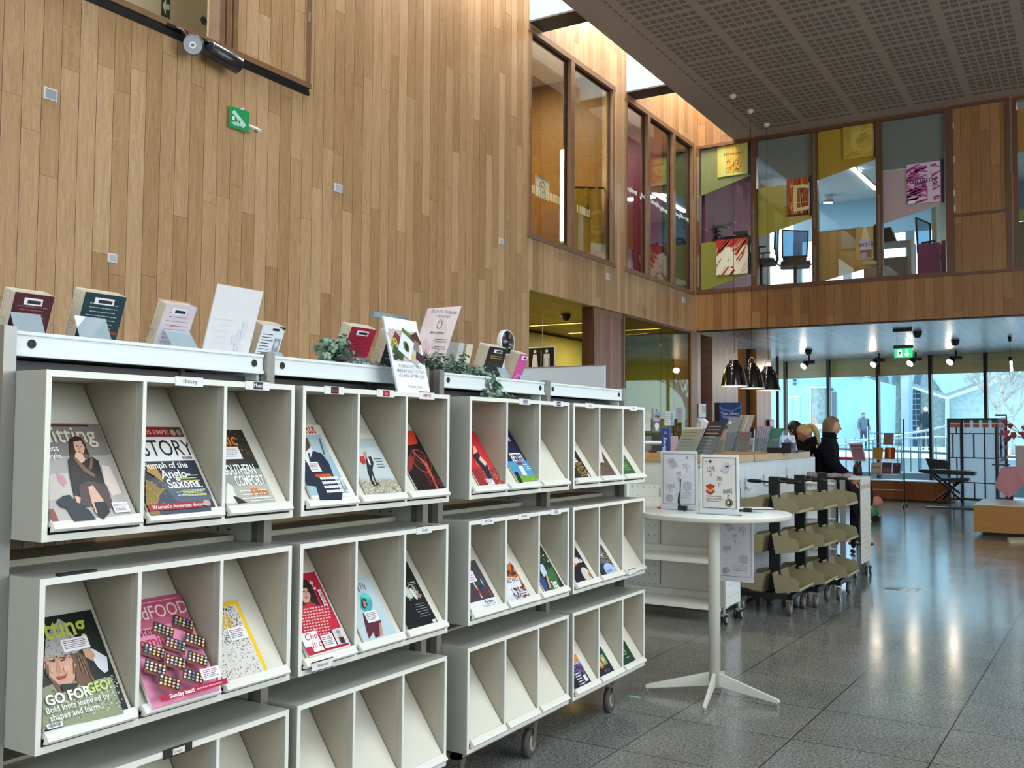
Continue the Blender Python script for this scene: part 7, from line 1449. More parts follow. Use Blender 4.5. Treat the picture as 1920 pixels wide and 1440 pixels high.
# room screens: black lattice with translucent white panels
def trans_mat():
    mt = bpy.data.materials.new('rice_paper'); mt.use_nodes = True; nt = mt.node_tree; b = nt.nodes['Principled BSDF']; b.inputs['Base Color'].default_value = (*lin('#e6e8ea'), 1); b.inputs['Roughness'].default_value = .7
    tl = nt.nodes.new('ShaderNodeBsdfTranslucent'); tl.inputs[0].default_value = (*lin('#e3ecf2'), 1); mx_ = nt.nodes.new('ShaderNodeMixShader'); mx_.inputs[0].default_value = .6
    nt.links.new(b.outputs[0], mx_.inputs[1]); nt.links.new(tl.outputs[0], mx_.inputs[2]); nt.links.new(mx_.outputs[0], nt.nodes['Material Output'].inputs[0]); return mt
MRP = trans_mat()
t = thing('room_screen', 'folding black lattice screen with white translucent panels near the glazing', 'screen', (0, 0, 0)); ys_ = 22.1
def scr(pa, pb, ya, yb, vb, hb, thick=.02):
    """one leaf between two pixel columns; vb: vertical bars (px, row or None), hb: rows (py)"""
    A5 = on_y(pa, 800, ya); B5 = on_y(pb, 800, yb); zt_ = on_y(pa, 787, ya).z; zb_ = on_y(pa, 934, ya).z
    zb_ = max(zb_, .12); d = Vector((B5.x-A5.x, yb-ya, 0)); L = d.length; T = TR((A5.x, ya, 0), math.atan2(d.y, d.x))
    b = MB(); b.box(0, L, .004, .010, zb_, zt_, MRP, T); b.build('paper', t)
    b = MB(); fr = lambda px: (px-pa)/(pb-pa)*L
    b.box(0, L, -.02, .02, zt_-.01, zt_+.03, M_BK, T); b.box(0, L, -.02, .02, zb_-.04, zb_+.01, M_BK, T)
    for e in (0, L): b.box(e-.025, e+.025, -.02, .02, .0, zt_+.03, M_BK, T)
    zz = [zt_]+[on_y(pa, py, ya).z for py in hb]+[zb_]
    for z in zz[1:-1]: b.box(0, L, -.012, .004, z-.011, z+.011, M_BK, T)
    for px, r0, r1 in vb: x = fr(px); b.box(x-.012, x+.012, -.012, .004, zz[r1], zz[r0], M_BK, T)
    b.build('lattice', t)
    a = Art(T @ Vector((0, -.0130, 0)), d.normalized(), (0, 0, 1), .0008, (0, -1, 0))
    for k in range(4):
        u = L*(.08+.27*k); 
        if u < L-.08: a.rect(u, zt_-.16, u+.13, zt_-.10, '#c45a20'); a.rect(u, zt_-.10, u+.13, zt_-.06, '#cfd0c8'); a.rect(u, zt_-.06, u+.13, zt_-.01, '#2c3a34')
    a.build('motifs', t)
scr(1778, 1802, 22.2, 22.3, [(1793, 0, 1), (1786, 1, 2), (1793, 2, 3), (1786, 3, 4)], [813, 858, 904])
scr(1803, 1868, 22.3, 22.0, [(1846, 0, 1), (1826, 1, 2), (1846, 1, 2), (1846, 2, 3), (1826, 3, 4), (1846, 3, 4)], [813, 858, 904])
scr(1869, 1885, 22.0, 22.25, [(1876, 1, 2)], [813, 858, 904])
# keyboard on X stand
t = thing('keyboard', 'black electric keyboard on a crossed stand in front of the glazing', 'keyboard', (0, 0, 0)); yq = 20.9
def q_(px, py, d=0): v = on_y(px, py, yq+d); return v
b = MB(); A5, B5 = q_(1722, 880), q_(1828, 885); b.slab([A5, B5, q_(1827, 892), q_(1736, 888), q_(1723, 885)], (0, .35, 0), M_BK); b.build('body', t)
b = MB(); b.box(A5.x+.08, B5.x-.08, yq+.0, yq+.14, A5.z-.002, A5.z+.004, mat('#5a5c60', .4)); b.build('keys', t)
b = MB(); b.slab([q_(1735, 859, .25), q_(1776, 864, .25), q_(1779, 880, .25), q_(1742, 879, .25)], (0, .03, 0), M_BK); b.build('music_rest', t)
b = MB(); b.slab([q_(1762, 897), q_(1816, 897), q_(1816, 903), q_(1762, 903)], (0, .3, 0), M_BK); b.build('pedal_shelf', t)
for pa, pb in (((1744, 888), (1806, 941)), ((1806, 900), (1748, 941)), ((1751, 888), (1800, 925)), ((1795, 903), (1768, 936))):
    b = MB(); u_, v_ = q_(*pa, .1), q_(*pb, .1); v_.z = max(v_.z, .02); b.tube([u_, v_], .02, M_BK, 8); b.build('leg', t)
b = MB(); A6, B6 = q_(1736, 941), q_(1778, 938); A6.z = .012; b.box(A6.x, A6.x+.5, yq-.1, yq+.2, 0, .02, M_BK); A7 = q_(1790, 943); b.box(A7.x, A7.x+.55, yq-.15, yq+.15, 0, .02, M_BK); b.build('floor_bar', t)
# wire display rack with books
t = thing('wire_rack', 'tall chrome wire display rack on castors by the glazing', 'rack', (0, 0, 0)); yq = 20.6
A5, B5 = on_y(1628.5, 786, yq), on_y(1694, 786, yq); XL, XR = A5.x, B5.x; ZT_ = A5.z; ch = mat('#9aa2a8', .3, .6)
b = MB(); 
for x in (XL, XR): b.cyl((x, yq, .06), (x, yq, ZT_), .013, mat('#33363a', .4, .3), 10)
b.build('post', t)
zr = [on_y(1628, py, yq).z for py in (812, 832, 862, 889, 897, 917)]
b = MB()
for z in zr:
    for dy in (0, .06): b.cyl((XL, yq+dy, z), (XR, yq+dy, z), .006, ch, 6)
for x in [XL+(XR-XL)*k/6 for k in range(7)]: b.cyl((x, yq+.06, zr[3]), (x, yq+.06, zr[0]), .0035, ch, 5)
b.build('wire_shelf', t); 
for x in (XL, XR):
    for dy in (-.18, .18): caster(t, x, yq+dy, .03, .3, .08)
    b = MB(); b.box(x-.012, x+.012, yq-.2, yq+.2, .075, .095, M_BK); b.build('foot_bar', t)
for p0, p1, bg, lb, f in (((1656, 812), (1675, 834), '#8f6a66', 'dusty pink book on the top wires of the chrome rack', lambda a: a.ell(a.W/2, a.H*.6, .015, .02, '#6a4440')), ((1636, 839), (1655, 861), '#b98424', 'mustard book at the left of the chrome rack middle row', lambda a: (a.lines(.03, a.H*.7, a.W-.03, 2, .04, '#7a5212', .008), a.ell(a.W/2, .05, .015, .015, '#7a5212'))),
        ((1658, 839), (1678, 861), '#9c1620', 'red book with a large yellow figure 1 on the chrome rack', lambda a: a.text('1', a.W*.22, .04, .26, '#d89a24', .05)), ((1633, 867), (1652, 888), '#c4b48c', 'cream framed booklet at the left of the chrome rack bottom row', lambda a: (a.frame(.015, .015, a.W-.015, a.H-.015, .006, '#8c7c58'), a.text('No Space', a.W/2, a.H*.5, .045, '#2a2418', .03, 'CENTER', sx=.8))),
        ((1653, 867), (1672, 888), '#4a2c34', 'dark plum book in the middle of the chrome rack bottom row', lambda a: (a.rect(0, .02, a.W, a.H*.5, '#7a525c'),)), ((1673, 868), (1688, 888), '#3a1c22', 'dark book with red dots at the right of the chrome rack bottom row', lambda a: a.specks(.02, .02, a.W-.02, a.H-.02, 16, '#a04a40', .008, .016))):
    A6, B6 = on_y(*p0, yq-.02), on_y(*p1, yq-.02); o_ = thing('book', lb, 'book', (0, 0, 0), 0, 'books displayed on the chrome wire rack'); b = MB(); b.slab([Vector((A6.x, yq-.04, B6.z)), Vector((B6.x, yq-.04, B6.z)), Vector((B6.x+.01, yq-.01, A6.z)), Vector((A6.x+.01, yq-.01, A6.z))], (0, .02, 0), mat(bg, .4)); b.build('cover', o_)
    a = Art((A6.x, yq-.0412, B6.z), (1, 0, 0), (0, .1, 1), .001, (0, -1, 0)); a.W, a.H = B6.x-A6.x, A6.z-B6.z; f(a); a.build('print', o_)
# pink slanted sign on a post
t = thing('sign_stand', 'tilted mauve music notice in a silver frame on a black post', 'sign', (0, 0, 0)); yq = 13.4
A5, B5, C5, D5 = [on_y(*p, yq) for p in ((1591, 831), (1617, 831), (1624, 865), (1600, 865))]
b = MB(); b.slab([D5, C5, B5, A5], (0, .015, 0), mat('#b9b4b8', .3, .4)); b.build('frame', t)
sc_ = lambda v, k=.86: (v-(A5+C5)/2)*k+(A5+C5)/2
b = MB(); b.slab([sc_(v)-Vector((0, .003, 0)) for v in (D5, C5, B5, A5)], (0, .002, 0), mat('#8c6670', .5)); b.build('sheet', t)
a = Art(sc_(D5)-Vector((0, .004, 0)), (1, 0, 0), (B5-C5), .0008, (0, -1, 0)); a.rect(0, .185, .15, .21, '#5a3c46'); a.text('Music Session', .075, .135, .024, '#3a1c28', .03, 'CENTER', sx=.85); a.lines(.02, .12, .13, 6, .016, '#6a4854', .004, .2, 'C'); a.build('print', t)
b = MB(); q = (C5+D5)/2; b.cyl((q.x, yq+.02, .02), (q.x, yq+.02, q.z+.1), .018, M_BK, 10); b.lathe([(0, 0), (.16, 0), (.16, .015), (0, .02)], M_BK, (q.x, yq+.02, 0), 20); b.build('post', t)
t = thing('barrier_tape', 'red belt barrier stretched behind the woman in the black coat', 'barrier', (0, 0, 0)); A6 = on_y(1560, 861, 13.9); B6 = on_y(1606, 860, 13.9); b = MB(); b.box(A6.x-.5, B6.x, 13.9, 13.905, B6.z-.02, B6.z+.02, mat('#b01c34', .5)); b.build('belt', t)
for x in (A6.x-.5, B6.x): b = MB(); b.cyl((x, 13.91, .01), (x, 13.91, B6.z+.04), .022, M_BK, 12); b.lathe([(0, 0), (.15, 0), (.15, .015), (0, .02)], M_BK, (x, 13.91, 0), 18); b.build('post', t)
t = thing('toy', 'small green and pink plush toy on the floor behind the display unit', 'toy', (0, 0, 0)); p = on_z(1633, 938, 0); p = Vector((on_y(1633, 925, 17.).x, 17., 0)); zt_ = on_y(1633, 930, 17.).z
b = MB(); b.ball((p.x, 17., .16), .13, mat('#3f8c58', .8), 14, 10, (1, 1, 1.1)); b.build('body', t); b = MB(); b.ball((p.x+.10, 16.98, .33), .09, mat('#d3907c', .7), 14, 10); b.build('head', t); b = MB(); b.rbox(p.x+.02, p.x+.16, 16.9, 17.05, 0, .10, M_BK, .03); b.build('foot', t)
# things at the left of the desk
t = thing('trolley_cart', 'white tubular book cart with a blue top and orange books behind the shelves', 'cart', (0, 0, 0)); yq = 10.9
A5, B5 = on_y(1192, 838, yq), on_y(1264, 838, yq); z0 = A5.z
for dy in (0, .4): b = MB(); b.tube([(A5.x-.1, yq+dy, .1), (A5.x-.1, yq+dy, z0-.02), (A5.x-.02, yq+dy, z0+.05), (B5.x-.08, yq+dy, z0+.05), (B5.x, yq+dy, z0-.03), (B5.x, yq+dy, .1)], .022, mat('#d9dde0', .35), 10); b.build('frame', t)
b = MB(); b.box(A5.x, B5.x-.12, yq+.03, yq+.37, z0+.03, z0+.06, mat('#2f6fae', .5)); b.build('top', t); b = MB(); b.box(A5.x-.1, B5.x, yq+.0, yq+.4, z0-.30, z0-.28, mat('#cfd3d6', .4)); b.box(A5.x-.1, B5.x, yq+.0, yq+.4, .3, .32, mat('#cfd3d6', .4)); b.build('shelf', t)
for x in (A5.x-.1, B5.x):
    for dy in (0, .4): small_castor(t, x, yq+dy, .04, .12)
rr = random.Random(9); x = A5.x+.1; cols = ['#e8e2d6', '#c0552c', '#2c2c34', '#a8622c', '#d9d3c8', '#4a2c24', '#c98a4a']
k = 0
while x < B5.x-.1:
    w_ = rr.uniform(.03, .055); b = MB(); b.box(x, x+w_-.003, yq+.05, yq+.24, z0-.279, z0-.279+rr.uniform(.2, .25), mat(cols[k % 7], .5)); tag(b.build('book'), 'upright book on the white tubular cart with the blue top', 'book', 'books upright on the blue-topped cart'); x += w_; k += 1
t = thing('roller_banner', 'narrow blue standing leaflet beside the cart and the glass partition', 'leaflet', (0, 0, 0)); yq = 10.4; A5, B5 = on_y(1240, 803, yq), on_y(1254, 850, yq); b = MB(); b.box(A5.x, B5.x, yq, yq+.06, .02, A5.z, mat('#2f4fa0', .45)); b.build('panel', t)
a = Art((A5.x, yq-.001, B5.z), (1, 0, 0), (0, 0, 1), .001, (0, -1, 0)); a.text('library', .055, .03, .06, '#dfe6f6', .04, rot=PI/2); a.ring(.05, A5.z-B5.z-.05, .01, .014, '#dfe6f6'); a.build('print', t)
t = thing('noticeboard_leaflet', 'pale pink printed sheet standing right of the narrow blue leaflet', 'leaflet', (0, 0, 0)); A5, B5 = on_y(1256, 818, yq), on_y(1269, 850, yq); b = MB(); b.box(A5.x, B5.x, yq+.02, yq+.04, .6, A5.z, mat('#d8b8c8', .5)); b.box(A5.x+.02, B5.x-.02, yq+.02, yq+.04, 0, .6, M_STEEL); b.build('sheet', t)
t = thing('equipment_cabinet', 'dark grey equipment cabinet behind the cart with the blue top', 'cabinet', (0, 0, 0)); A5, B5 = on_y(1206, 812, 12.0), on_y(1240, 850, 12.0); b = MB(); b.box(A5.x-.2, B5.x, 12.0, 12.4, 0, A5.z, mat('#3f4b4b', .4)); b.build('body', t); b = MB(); b.box(A5.x, A5.x+.12, 11.99, 12.0, A5.z-.25, A5.z-.04, mat('#7c9494', .3)); b.build('screen', t)
t = thing('banner_stand', 'tall dark blue poster banner with white words behind the desk leaflets', 'banner', (0, 0, 0)); yq = 12.6; A5, B5 = on_y(1349, 755, yq), on_y(1389, 812, yq); b = MB(); b.box(A5.x, B5.x, yq, yq+.02, .04, A5.z, mat('#22366a', .35)); b.build('sheet', t); b = MB(); b.box(A5.x-.07, A5.x, yq+.0, yq+.1, 0, A5.z, M_BK); b.box(A5.x, B5.x, yq-.06, yq+.08, 0, .04, M_BK); b.build('stand', t)
a = Art((A5.x, yq-.001, B5.z), (1, 0, 0), (0, 0, 1), .001, (0, -1, 0)); W_, H_ = B5.x-A5.x, A5.z-B5.z; a.shp([(0, H_*.9), (W_*.2, H_*.8), (W_*.6, H_*.75), (W_, H_*.9), (W_, H_*.83), (W_*.6, H_*.68), (W_*.2, H_*.72), (0, H_*.8)], '#3c6aa8'); a.text('Your Library', W_/2, H_*.60, .055, '#b8c8ee', .02, 'CENTER', sx=.9); a.text('Welcome', W_/2, H_*.48, .06, '#8fa4dc', .02, 'CENTER', sx=.9); a.rect(W_*.2, 0, W_*.8, H_*.25, '#2c4a8c'); a.build('print', t)
t = thing('document_box', 'pale box with loose white papers on top left of the blue banner', 'box', (0, 0, 0)); yq = 11.9; A5, B5 = on_y(1306, 792, yq), on_y(1338, 792, yq); b = MB(); b.box(A5.x, B5.x-.06, yq, yq+.3, 0, A5.z, mat('#b8bdb8', .5)); b.build('body', t); b = MB(); b.slab([on_y(1315, 790, yq-.01), on_y(1341, 793, yq-.01), on_y(1335, 830, yq-.01), on_y(1313, 812, yq-.01)], (0, .004, 0), mat('#dfe0ee', .6)); b.build('paper', t); b = MB(); b.slab([on_y(1307, 784, yq), on_y(1316, 784, yq), on_y(1324, 791, yq), on_y(1313, 791, yq)], (0, .1, 0), mat('#d9dcea', .6)); b.build('paper', t)
t = thing('wall_dispenser', 'white narrow hand gel dispenser on the timber strip right of the partition', 'dispenser', (0, 0, 0)); A5, B5 = on_x(1309, 757, -5.69), on_x(1318, 783, -5.69); b = MB(); b.rbox(-5.70, -5.63, A5.y, B5.y, B5.z, A5.z, mat('#dfe3e3', .4), .02); b.build('body', t); b = MB(); b.box(-5.63, -5.627, A5.y+.03, B5.y-.03, B5.z+.08, A5.z-.03, mat('#5f9aa4', .4)); b.build('label', t)
t = thing('leaflet_rack', 'small wall rack with pink and white leaflets on the far timber column', 'leaflet rack', (0, 0, 0)); yq = 19.86; A5, B5 = on_x(1441, 787, -6.06), on_x(1450, 812, -6.06); b = MB(); b.box(-6.10, -6.04, A5.y, A5.y+.35, 1.46, 1.76, M_BK); b.build('rack', t); b = MB(); b.box(-6.04, -6.035, A5.y+.03, A5.y+.32, 1.62, 1.74, mat('#c98a94', .5)); b.box(-6.04, -6.035, A5.y+.03, A5.y+.32, 1.48, 1.56, mat('#e6e9ec', .5)); b.build('leaflets', t)
# floor access cover
t = thing('floor_hatch', 'shallow metal-edged floor hatch set in the granite', 'hatch', (0, 0, 0)); q = [on_z(*p, 0) for p in ((1658, 1103), (1716, 1108), (1726, 1103), (1668, 1099))]
b = MB(); b.slab([v for v in q], (0, 0, .001), mat('#4b4f50', .2)); b.build('cover', t); b = MB()
for u_, v_ in ((0, 1), (1, 2)): b.tube([q[u_]+Vector((0, 0, .002)), q[v_]+Vector((0, 0, .002))], .006, mat('#c9ccce', .3, .6), 6)
b.build('rim', t)
# ================================================================== PEOPLE
def skin_mesh(name, parent, verts, edges, m, sub=2, root=0):
    me = bpy.data.meshes.new(name); me.from_pydata([v[0] for v in verts], [], []); bm = bmesh.new(); bm.from_mesh(me)
    lay = bm.verts.layers.skin.verify(); bm.verts.ensure_lookup_table()
    for i, v in enumerate(verts):
        r = v[1]; bm.verts[i][lay].radius = (r, r) if isinstance(r, (int, float)) else r
        if i == root: bm.verts[i][lay].use_root = True
    for a_, b_ in edges: bm.edges.new((bm.verts[a_], bm.verts[b_]))
    bm.to_mesh(me); bm.free(); me.materials.append(m)
    o = bpy.data.objects.new(name, me); COL.objects.link(o); o.parent = parent
    s = o.modifiers.new('skin', 'SKIN'); s.use_smooth_shade = True
    ss = o.modifiers.new('sub', 'SUBSURF'); ss.levels = sub; ss.render_levels = sub
    return o
def person(label, loc, rz, h=1.67, lean=0., hp=0., hy=0., arms=None, coat='#101116', legs='#15161a', skin='#c2927c', hair='#2c1e18', style='bob', bulk=1., group=None, stripe=None):
    """local frame: facing +Y, feet at the origin"""
    t = thing('person', label, 'person', loc, rz, group); S = h/1.70
    hip = Vector((0, 0, .90*S)); d = Vector((0, math.sin(lean), math.cos(lean))); fwd = Vector((0, math.cos(lean), -math.sin(lean)))
    wa, ch, ne = hip+d*.16*S, hip+d*.38*S, hip+d*.56*S
    hd = ne+Vector((0, math.sin(lean+hp), math.cos(lean+hp)))*.12*S+Vector((0, .02, 0))
    sk = mat(skin, .55); cm = mat(coat, .9, var=.15, scale=14, bump=.4, spec=.15); lm = mat(legs, .9, spec=.15)
    # coat / torso and sleeves
    V = [(hip-d*.12*S, (.17*bulk*S, .125*bulk*S)), (wa, (.155*bulk*S, .115*bulk*S)), (ch, (.165*bulk*S, .125*bulk*S)), (ne-d*.035*S, (.085*S, .08*S)), (ne+d*.01, (.066*S, .066*S))]
    E_ = [(0, 1), (1, 2), (2, 3), (3, 4)]
    arms = arms or (((.05, .02, -.27), (.03, .14, -.22)), ((-.05, .02, -.27), (-.03, .14, -.22)))
    hands = []
    for i, (s_, (e_, w_)) in enumerate(zip((1, -1), arms)):
        sh = ch+d*.10*S+Vector((s_*.175*bulk*S, 0, 0)); el = sh+Vector(e_)*S; wr = el+Vector(w_)*S
        k = len(V); V += [(sh, .078*bulk*S), (el, .060*bulk*S), (wr, .046*bulk*S)]; E_ += [(2, k), (k, k+1), (k+1, k+2)]; hands.append((wr, (wr-el).normalized(), s_))
    skin_mesh('coat', t, V, E_, cm, 2, 1)
    # trousers
    V = [(hip-d*.05*S, (.13*S, .11*S))]; E_ = []
    for s_ in (-1, 1):
        k = len(V); V += [(Vector((s_*.085*S, 0, .82*S)), .085*S), (Vector((s_*.095*S, .02, .48*S)), .060*S), (Vector((s_*.10*S, -.01, .10*S)), .045*S)]; E_ += [(0, k), (k, k+1), (k+1, k+2)]
    skin_mesh('trousers', t, V, E_, lm, 2)
    for s_ in (-1, 1):
        V = [(Vector((s_*.10*S, -.05, .045*S)), .042*S), (Vector((s_*.10*S, .05, .045*S)), .044*S), (Vector((s_*.105*S, .15*S, .03*S)), .030*S)]; skin_mesh('shoe', t, V, [(0, 1), (1, 2)], mat('#1a1716', .5), 2)
    # head: skull, jaw, nose, ears, eyes, mouth
    R = Matrix.Rotation(hy, 4, 'Z') @ Matrix.Rotation(-(lean+hp), 4, 'X'); Th = Matrix.Translation(hd) @ R @ Matrix.Scale(S, 4)
    b = MB(); vs = []; fs = []; n, mrow = 24, 16
    for i in range(mrow+1):
        a_ = PI*i/mrow
        for k in range(n):
            q = 2*PI*k/n; x, y, z = math.sin(a_)*math.cos(q), math.sin(a_)*math.sin(q), math.cos(a_)
            X_, Y_, Z_ = x*.073, y*.092, z*.112
            if z < -.1: f_ = 1-.30*(-z-.1)/.9; X_ *= f_; Y_ = Y_*(1-.25*(-z-.1)/.9)+.012*(-z)
            if y > .5 and -.75 < z < .35: Y_ += .004
            if abs(x) < .16 and y > .8 and -.35 < z < .08: Y_ += .020*(1-abs(x)/.16)*(1-abs(z+.20)/.30 if abs(z+.20) < .30 else 0)+.004
            if y > .6 and z < -.85: Y_ += .008
            vs.append(Th @ Vector((X_, Y_, Z_)))
    for i in range(mrow):
        for k in range(n): l = (k+1) % n; fs.append((i*n+k, (i+1)*n+k, (i+1)*n+l, i*n+l))
    b.add(vs, fs, sk, True)
    b.tube([ne-d*.03, ne+d*.03*S, Th @ Vector((0, -.015, -.075))], [.055*S, .050*S, .048*S], sk, 14)
    for s_ in (-1, 1): b.ball((0, 0, 0), 1, sk, 10, 8, T=Th @ Matrix.Translation((s_*.074, -.005, -.012)) @ Matrix.Diagonal((.008, .018, .030, 1)))
    hb = b
    # hands: palm, four fingers, thumb
    for wr, dr, s_ in hands:
        side = dr.cross(Vector((0, 0, 1))); side = side.normalized() if side.length > .1 else Vector((1, 0, 0)); 
        up_ = side.cross(dr); b.tube([wr-dr*.02, wr+dr*.02*S, wr+dr*.05*S, wr+dr*.09*S], [.026*S, .030*S, .040*S, .034*S], sk, 12)
        for f_, (o_, L_) in enumerate(((-.028, .060), (-.010, .072), (.010, .068), (.027, .052))):
            p0 = wr+dr*.085*S+side*o_*S; b.tube([p0, p0+dr*L_*.5*S-up_*.006, p0+dr*L_*.9*S-up_*.022], [.0095*S, .0088*S, .0065*S], sk, 8)
        p0 = wr+dr*.03*S-side*.03*S*s_; b.tube([p0, p0+(dr*.6-side*s_*.7).normalized()*.03*S, p0+(dr*.9-side*s_*.5).normalized()*.058*S], [.012*S, .0105*S, .008*S], sk, 8)
    bo = b.build('body', t)
    b = MB(); 
    for s_ in (-1, 1): b.ball((0, 0, 0), 1, mat('#e9e6e2', .3), 8, 6, T=Th @ Matrix.Translation((s_*.028, .082, .004)) @ Matrix.Diagonal((.012, .006, .007, 1))); b.ball((0, 0, 0), 1, mat('#2a1c16', .2), 8, 6, T=Th @ Matrix.Translation((s_*.028, .088, .004)) @ Matrix.Diagonal((.006, .003, .006, 1))); b.box(-.017, .017, -.002, .002, -.0025, .0025, mat(hair, .7), Th @ Matrix.Translation((s_*.029, .089, .026)))
    b.build('eye', bo); b = MB(); b.ball((0, 0, 0), 1, mat('#a2584e', .5), 10, 6, T=Th @ Matrix.Translation((0, .086, -.056)) @ Matrix.Diagonal((.022, .006, .006, 1))); b.build('mouth', bo)
    # hair: cap over skull with strands relief
    hm = mat(hair, .5, var=.35, scale=45, bump=.5); b = MB(); vs = []; fs = []; nr = 18; rows = 12
    low = {'bob': 2.25, 'short': 1.75, 'pony': 1.7, 'cap': 1.5}[style]
    for i in range(rows+1):
        for k in range(nr):
            q = 2*PI*k/nr; front = max(0, math.sin(q)); lim = low-(low-1.02)*min(1, front*1.6); a_ = lim*i/rows
            rr_ = 1.12+.03*math.sin(k*2.4+i); x, y, z = math.sin(a_)*math.cos(q)*rr_, math.sin(a_)*math.sin(q)*rr_, math.cos(a_)*rr_
            if style == 'bob' and a_ > 1.5 : x, y = math.cos(q)*rr_*(1-.12*(a_-1.5)), math.sin(q)*rr_*(1-.1*(a_-1.5)); z = -(a_-1.5)*1.15
            vs.append(Th @ Vector((x*.075, y*.094-.004, z*.112)))
    for i in range(rows):
        for k in range(nr): l = (k+1) % nr; fs.append((i*nr+k, (i+1)*nr+k, (i+1)*nr+l, i*nr+l))
    b.add(vs, fs, hm, True)
    if style == 'pony':
        b.tube([Th @ Vector(p) for p in ((0, -.06, .07), (0, -.11, .075), (0, -.135, .02), (0, -.125, -.07), (0, -.09, -.17), (0, -.05, -.26))], [.010*S, .020*S, .034*S, .036*S, .026*S, .006], hm, 14)
    b.build('hair', t)
    # collar
    b = MB(); c = ne+d*.012; T = Matrix.Translation(c) @ Matrix.Rotation(-lean, 4, 'X'); b.lathe([(.075*S, -.03), (.085*S, .0), (.080*S, .045*S), (.070*S, .045*S), (.066*S, 0)], cm, T=T, seg=20); b.build('collar', t)
    if stripe:
        b = MB(); s0 = ch+d*.12*S; 
        for k, s_ in enumerate((1, -1)):
            sh = ch+d*.10*S+Vector((s_*.175*bulk*S, -.06, 0)); el = sh+Vector(arms[k][0])*S; b.tube([sh+Vector((s_*.02, -.01, .04)), sh.lerp(el, .5)+Vector((s_*.03, -.0, 0)), el+Vector((s_*.02, 0, 0))], .010, mat(stripe, .6), 6)
        b.build('sleeve_stripe', t)
    return t
person('person in a black padded coat with light brown bobbed hair, looking right', (-2.66, 11.35, 0), -1.50, 1.655, .04, .02, .0, (((.05, .05, -.24), (-.05, .20, -.12)), ((-.05, .02, -.25), (.02, .18, -.16))), hair='#6e543c', skin='#c08a70', bulk=1.12, coat='#0a0c14')
person('person with a blonde ponytail and white-striped black top, facing left behind the desk', (-2.76, 11.85, 0), 1.65, 1.62, .38, .12, .0, (((.03, .12, -.22), (.0, .20, -.05)), ((-.03, .12, -.22), (.0, .20, -.05))), hair='#b8965f', skin='#a8705c', style='pony', coat='#0c0c10', stripe='#d9d6d0')
person('person with black hair bending forward over the counter, mostly hidden', (-3.08, 12.45, 0), 1.25, 1.68, .36, .2, .0, (((.03, .15, -.20), (.0, .20, -.05)), ((-.03, .15, -.20), (.0, .20, -.05))), hair='#0f0c0c', coat='#0d0d0f', style='bob')
person('small child with dark brown hair beside the person in the black padded coat', (-2.51, 12.25, 0), .4, 1.10, .0, .1, 0, hair='#2a1a14', coat='#2a2226', style='bob')

# ================================================================== OUTSIDE
M_PAV = mat('#c9d6dc', .8, var=.06, scale=2); M_RND = mat('#93bcd6', .8, var=.04, scale=1.5); M_STN = mat('#b9c9cb', .85, var=.16, scale=5, bump=.8); M_STN2 = mat('#9aa8a2', .85, var=.22, scale=6, bump=.8); M_STW = mat('#d6e2e6', .8)
g = MB(); g.box(-40, 25, 24.6, 27.05, -.3, -.02, M_PAV); g.slab([Vector((-40, 27.2, .80)), Vector((25, 27.2, .80)), Vector((25, 80, .95)), Vector((-40, 80, .95))], (0, 0, -.3), M_PAV)
g.build; tag(g.build('ground_outside'), kind='structure')
g = MB(); g.box(-20, 20, 25.6, 25.85, 0, .50, mat('#6f7f84', .8, var=.1, scale=4)); tag(g.build('trim_20'), kind='structure')
g = MB(); g.box(-25, 20, 27.0, 27.25, 0, .84, mat('#dfe9ee', .8)); tag(g.build('trim_21'), kind='structure')
def Y(yq, *ps): return [on_y(*p, yq) for p in ps]
t = thing('railing', 'white two-rail ramp railing outside the entrance glazing', 'railing', (0, 0, 0)); M_RL = mat('#dfe8ec', .4); M_RLG = mat('#6a858c', .4, .3); yq = 26.9
b = MB(); L = Y(yq, (1470, 845), (1585, 833), (1660, 820), (1745, 806), (1790, 795), (1900, 780)); b.tube(L, .030, M_RL, 8); b.build('handrail', t)
b = MB(); b.tube(Y(yq, (1440, 822), (1585, 826), (1660, 823), (1745, 820), (1920, 818)), .026, M_RL, 8); b.build('handrail', t)
b = MB(); b.tube(Y(yq, (1440, 838), (1585, 842), (1700, 846), (1790, 851), (1920, 858)), .035, M_RLG, 8); b.build('lower_rail', t)
for px in (1455, 1500, 1586, 1603, 1612, 1637, 1682, 1690, 1707, 1722, 1726, 1755, 1775):
    p = on_y(px, 822, yq); b = MB(); b.cyl((p.x, yq, .5), (p.x, yq, p.z), .018, M_RLG, 8); b.build('upright', t)
yq = 42.
t = thing('building', 'pale blue rendered building across the forecourt with a slanting roof edge', 'building', (0, 0, 0))
P_ = Y(yq, (1380, 845), (1614, 845), (1616, 707), (1540, 692)); b = MB(); b.slab([P_[0], P_[1], P_[2], P_[3], Vector((P_[3].x-3, yq, 5.2)), Vector((P_[0].x-9, yq, 6)), Vector((P_[0].x-9, yq, P_[0].z))], (0, 8, 0), M_RND); b.build('wall', t)
b = MB(); c_ = [P_[2]+Vector((.15, -.1, .0)), P_[3]+Vector((0, -.1, .0)), P_[3]+Vector((0, -.1, .14)), P_[2]+Vector((.15, -.1, .14))]; b.slab(c_, (0, .3, 0), mat('#c9dde6', .6)); b.slab([v+Vector((0, -.02, -.05)) for v in c_[:2]]+[c_[1]+Vector((0, -.02, 0)), c_[0]+Vector((0, -.02, 0))], (0, .1, 0), mat('#5f7a88', .6)); b.build('roof_edge', t)
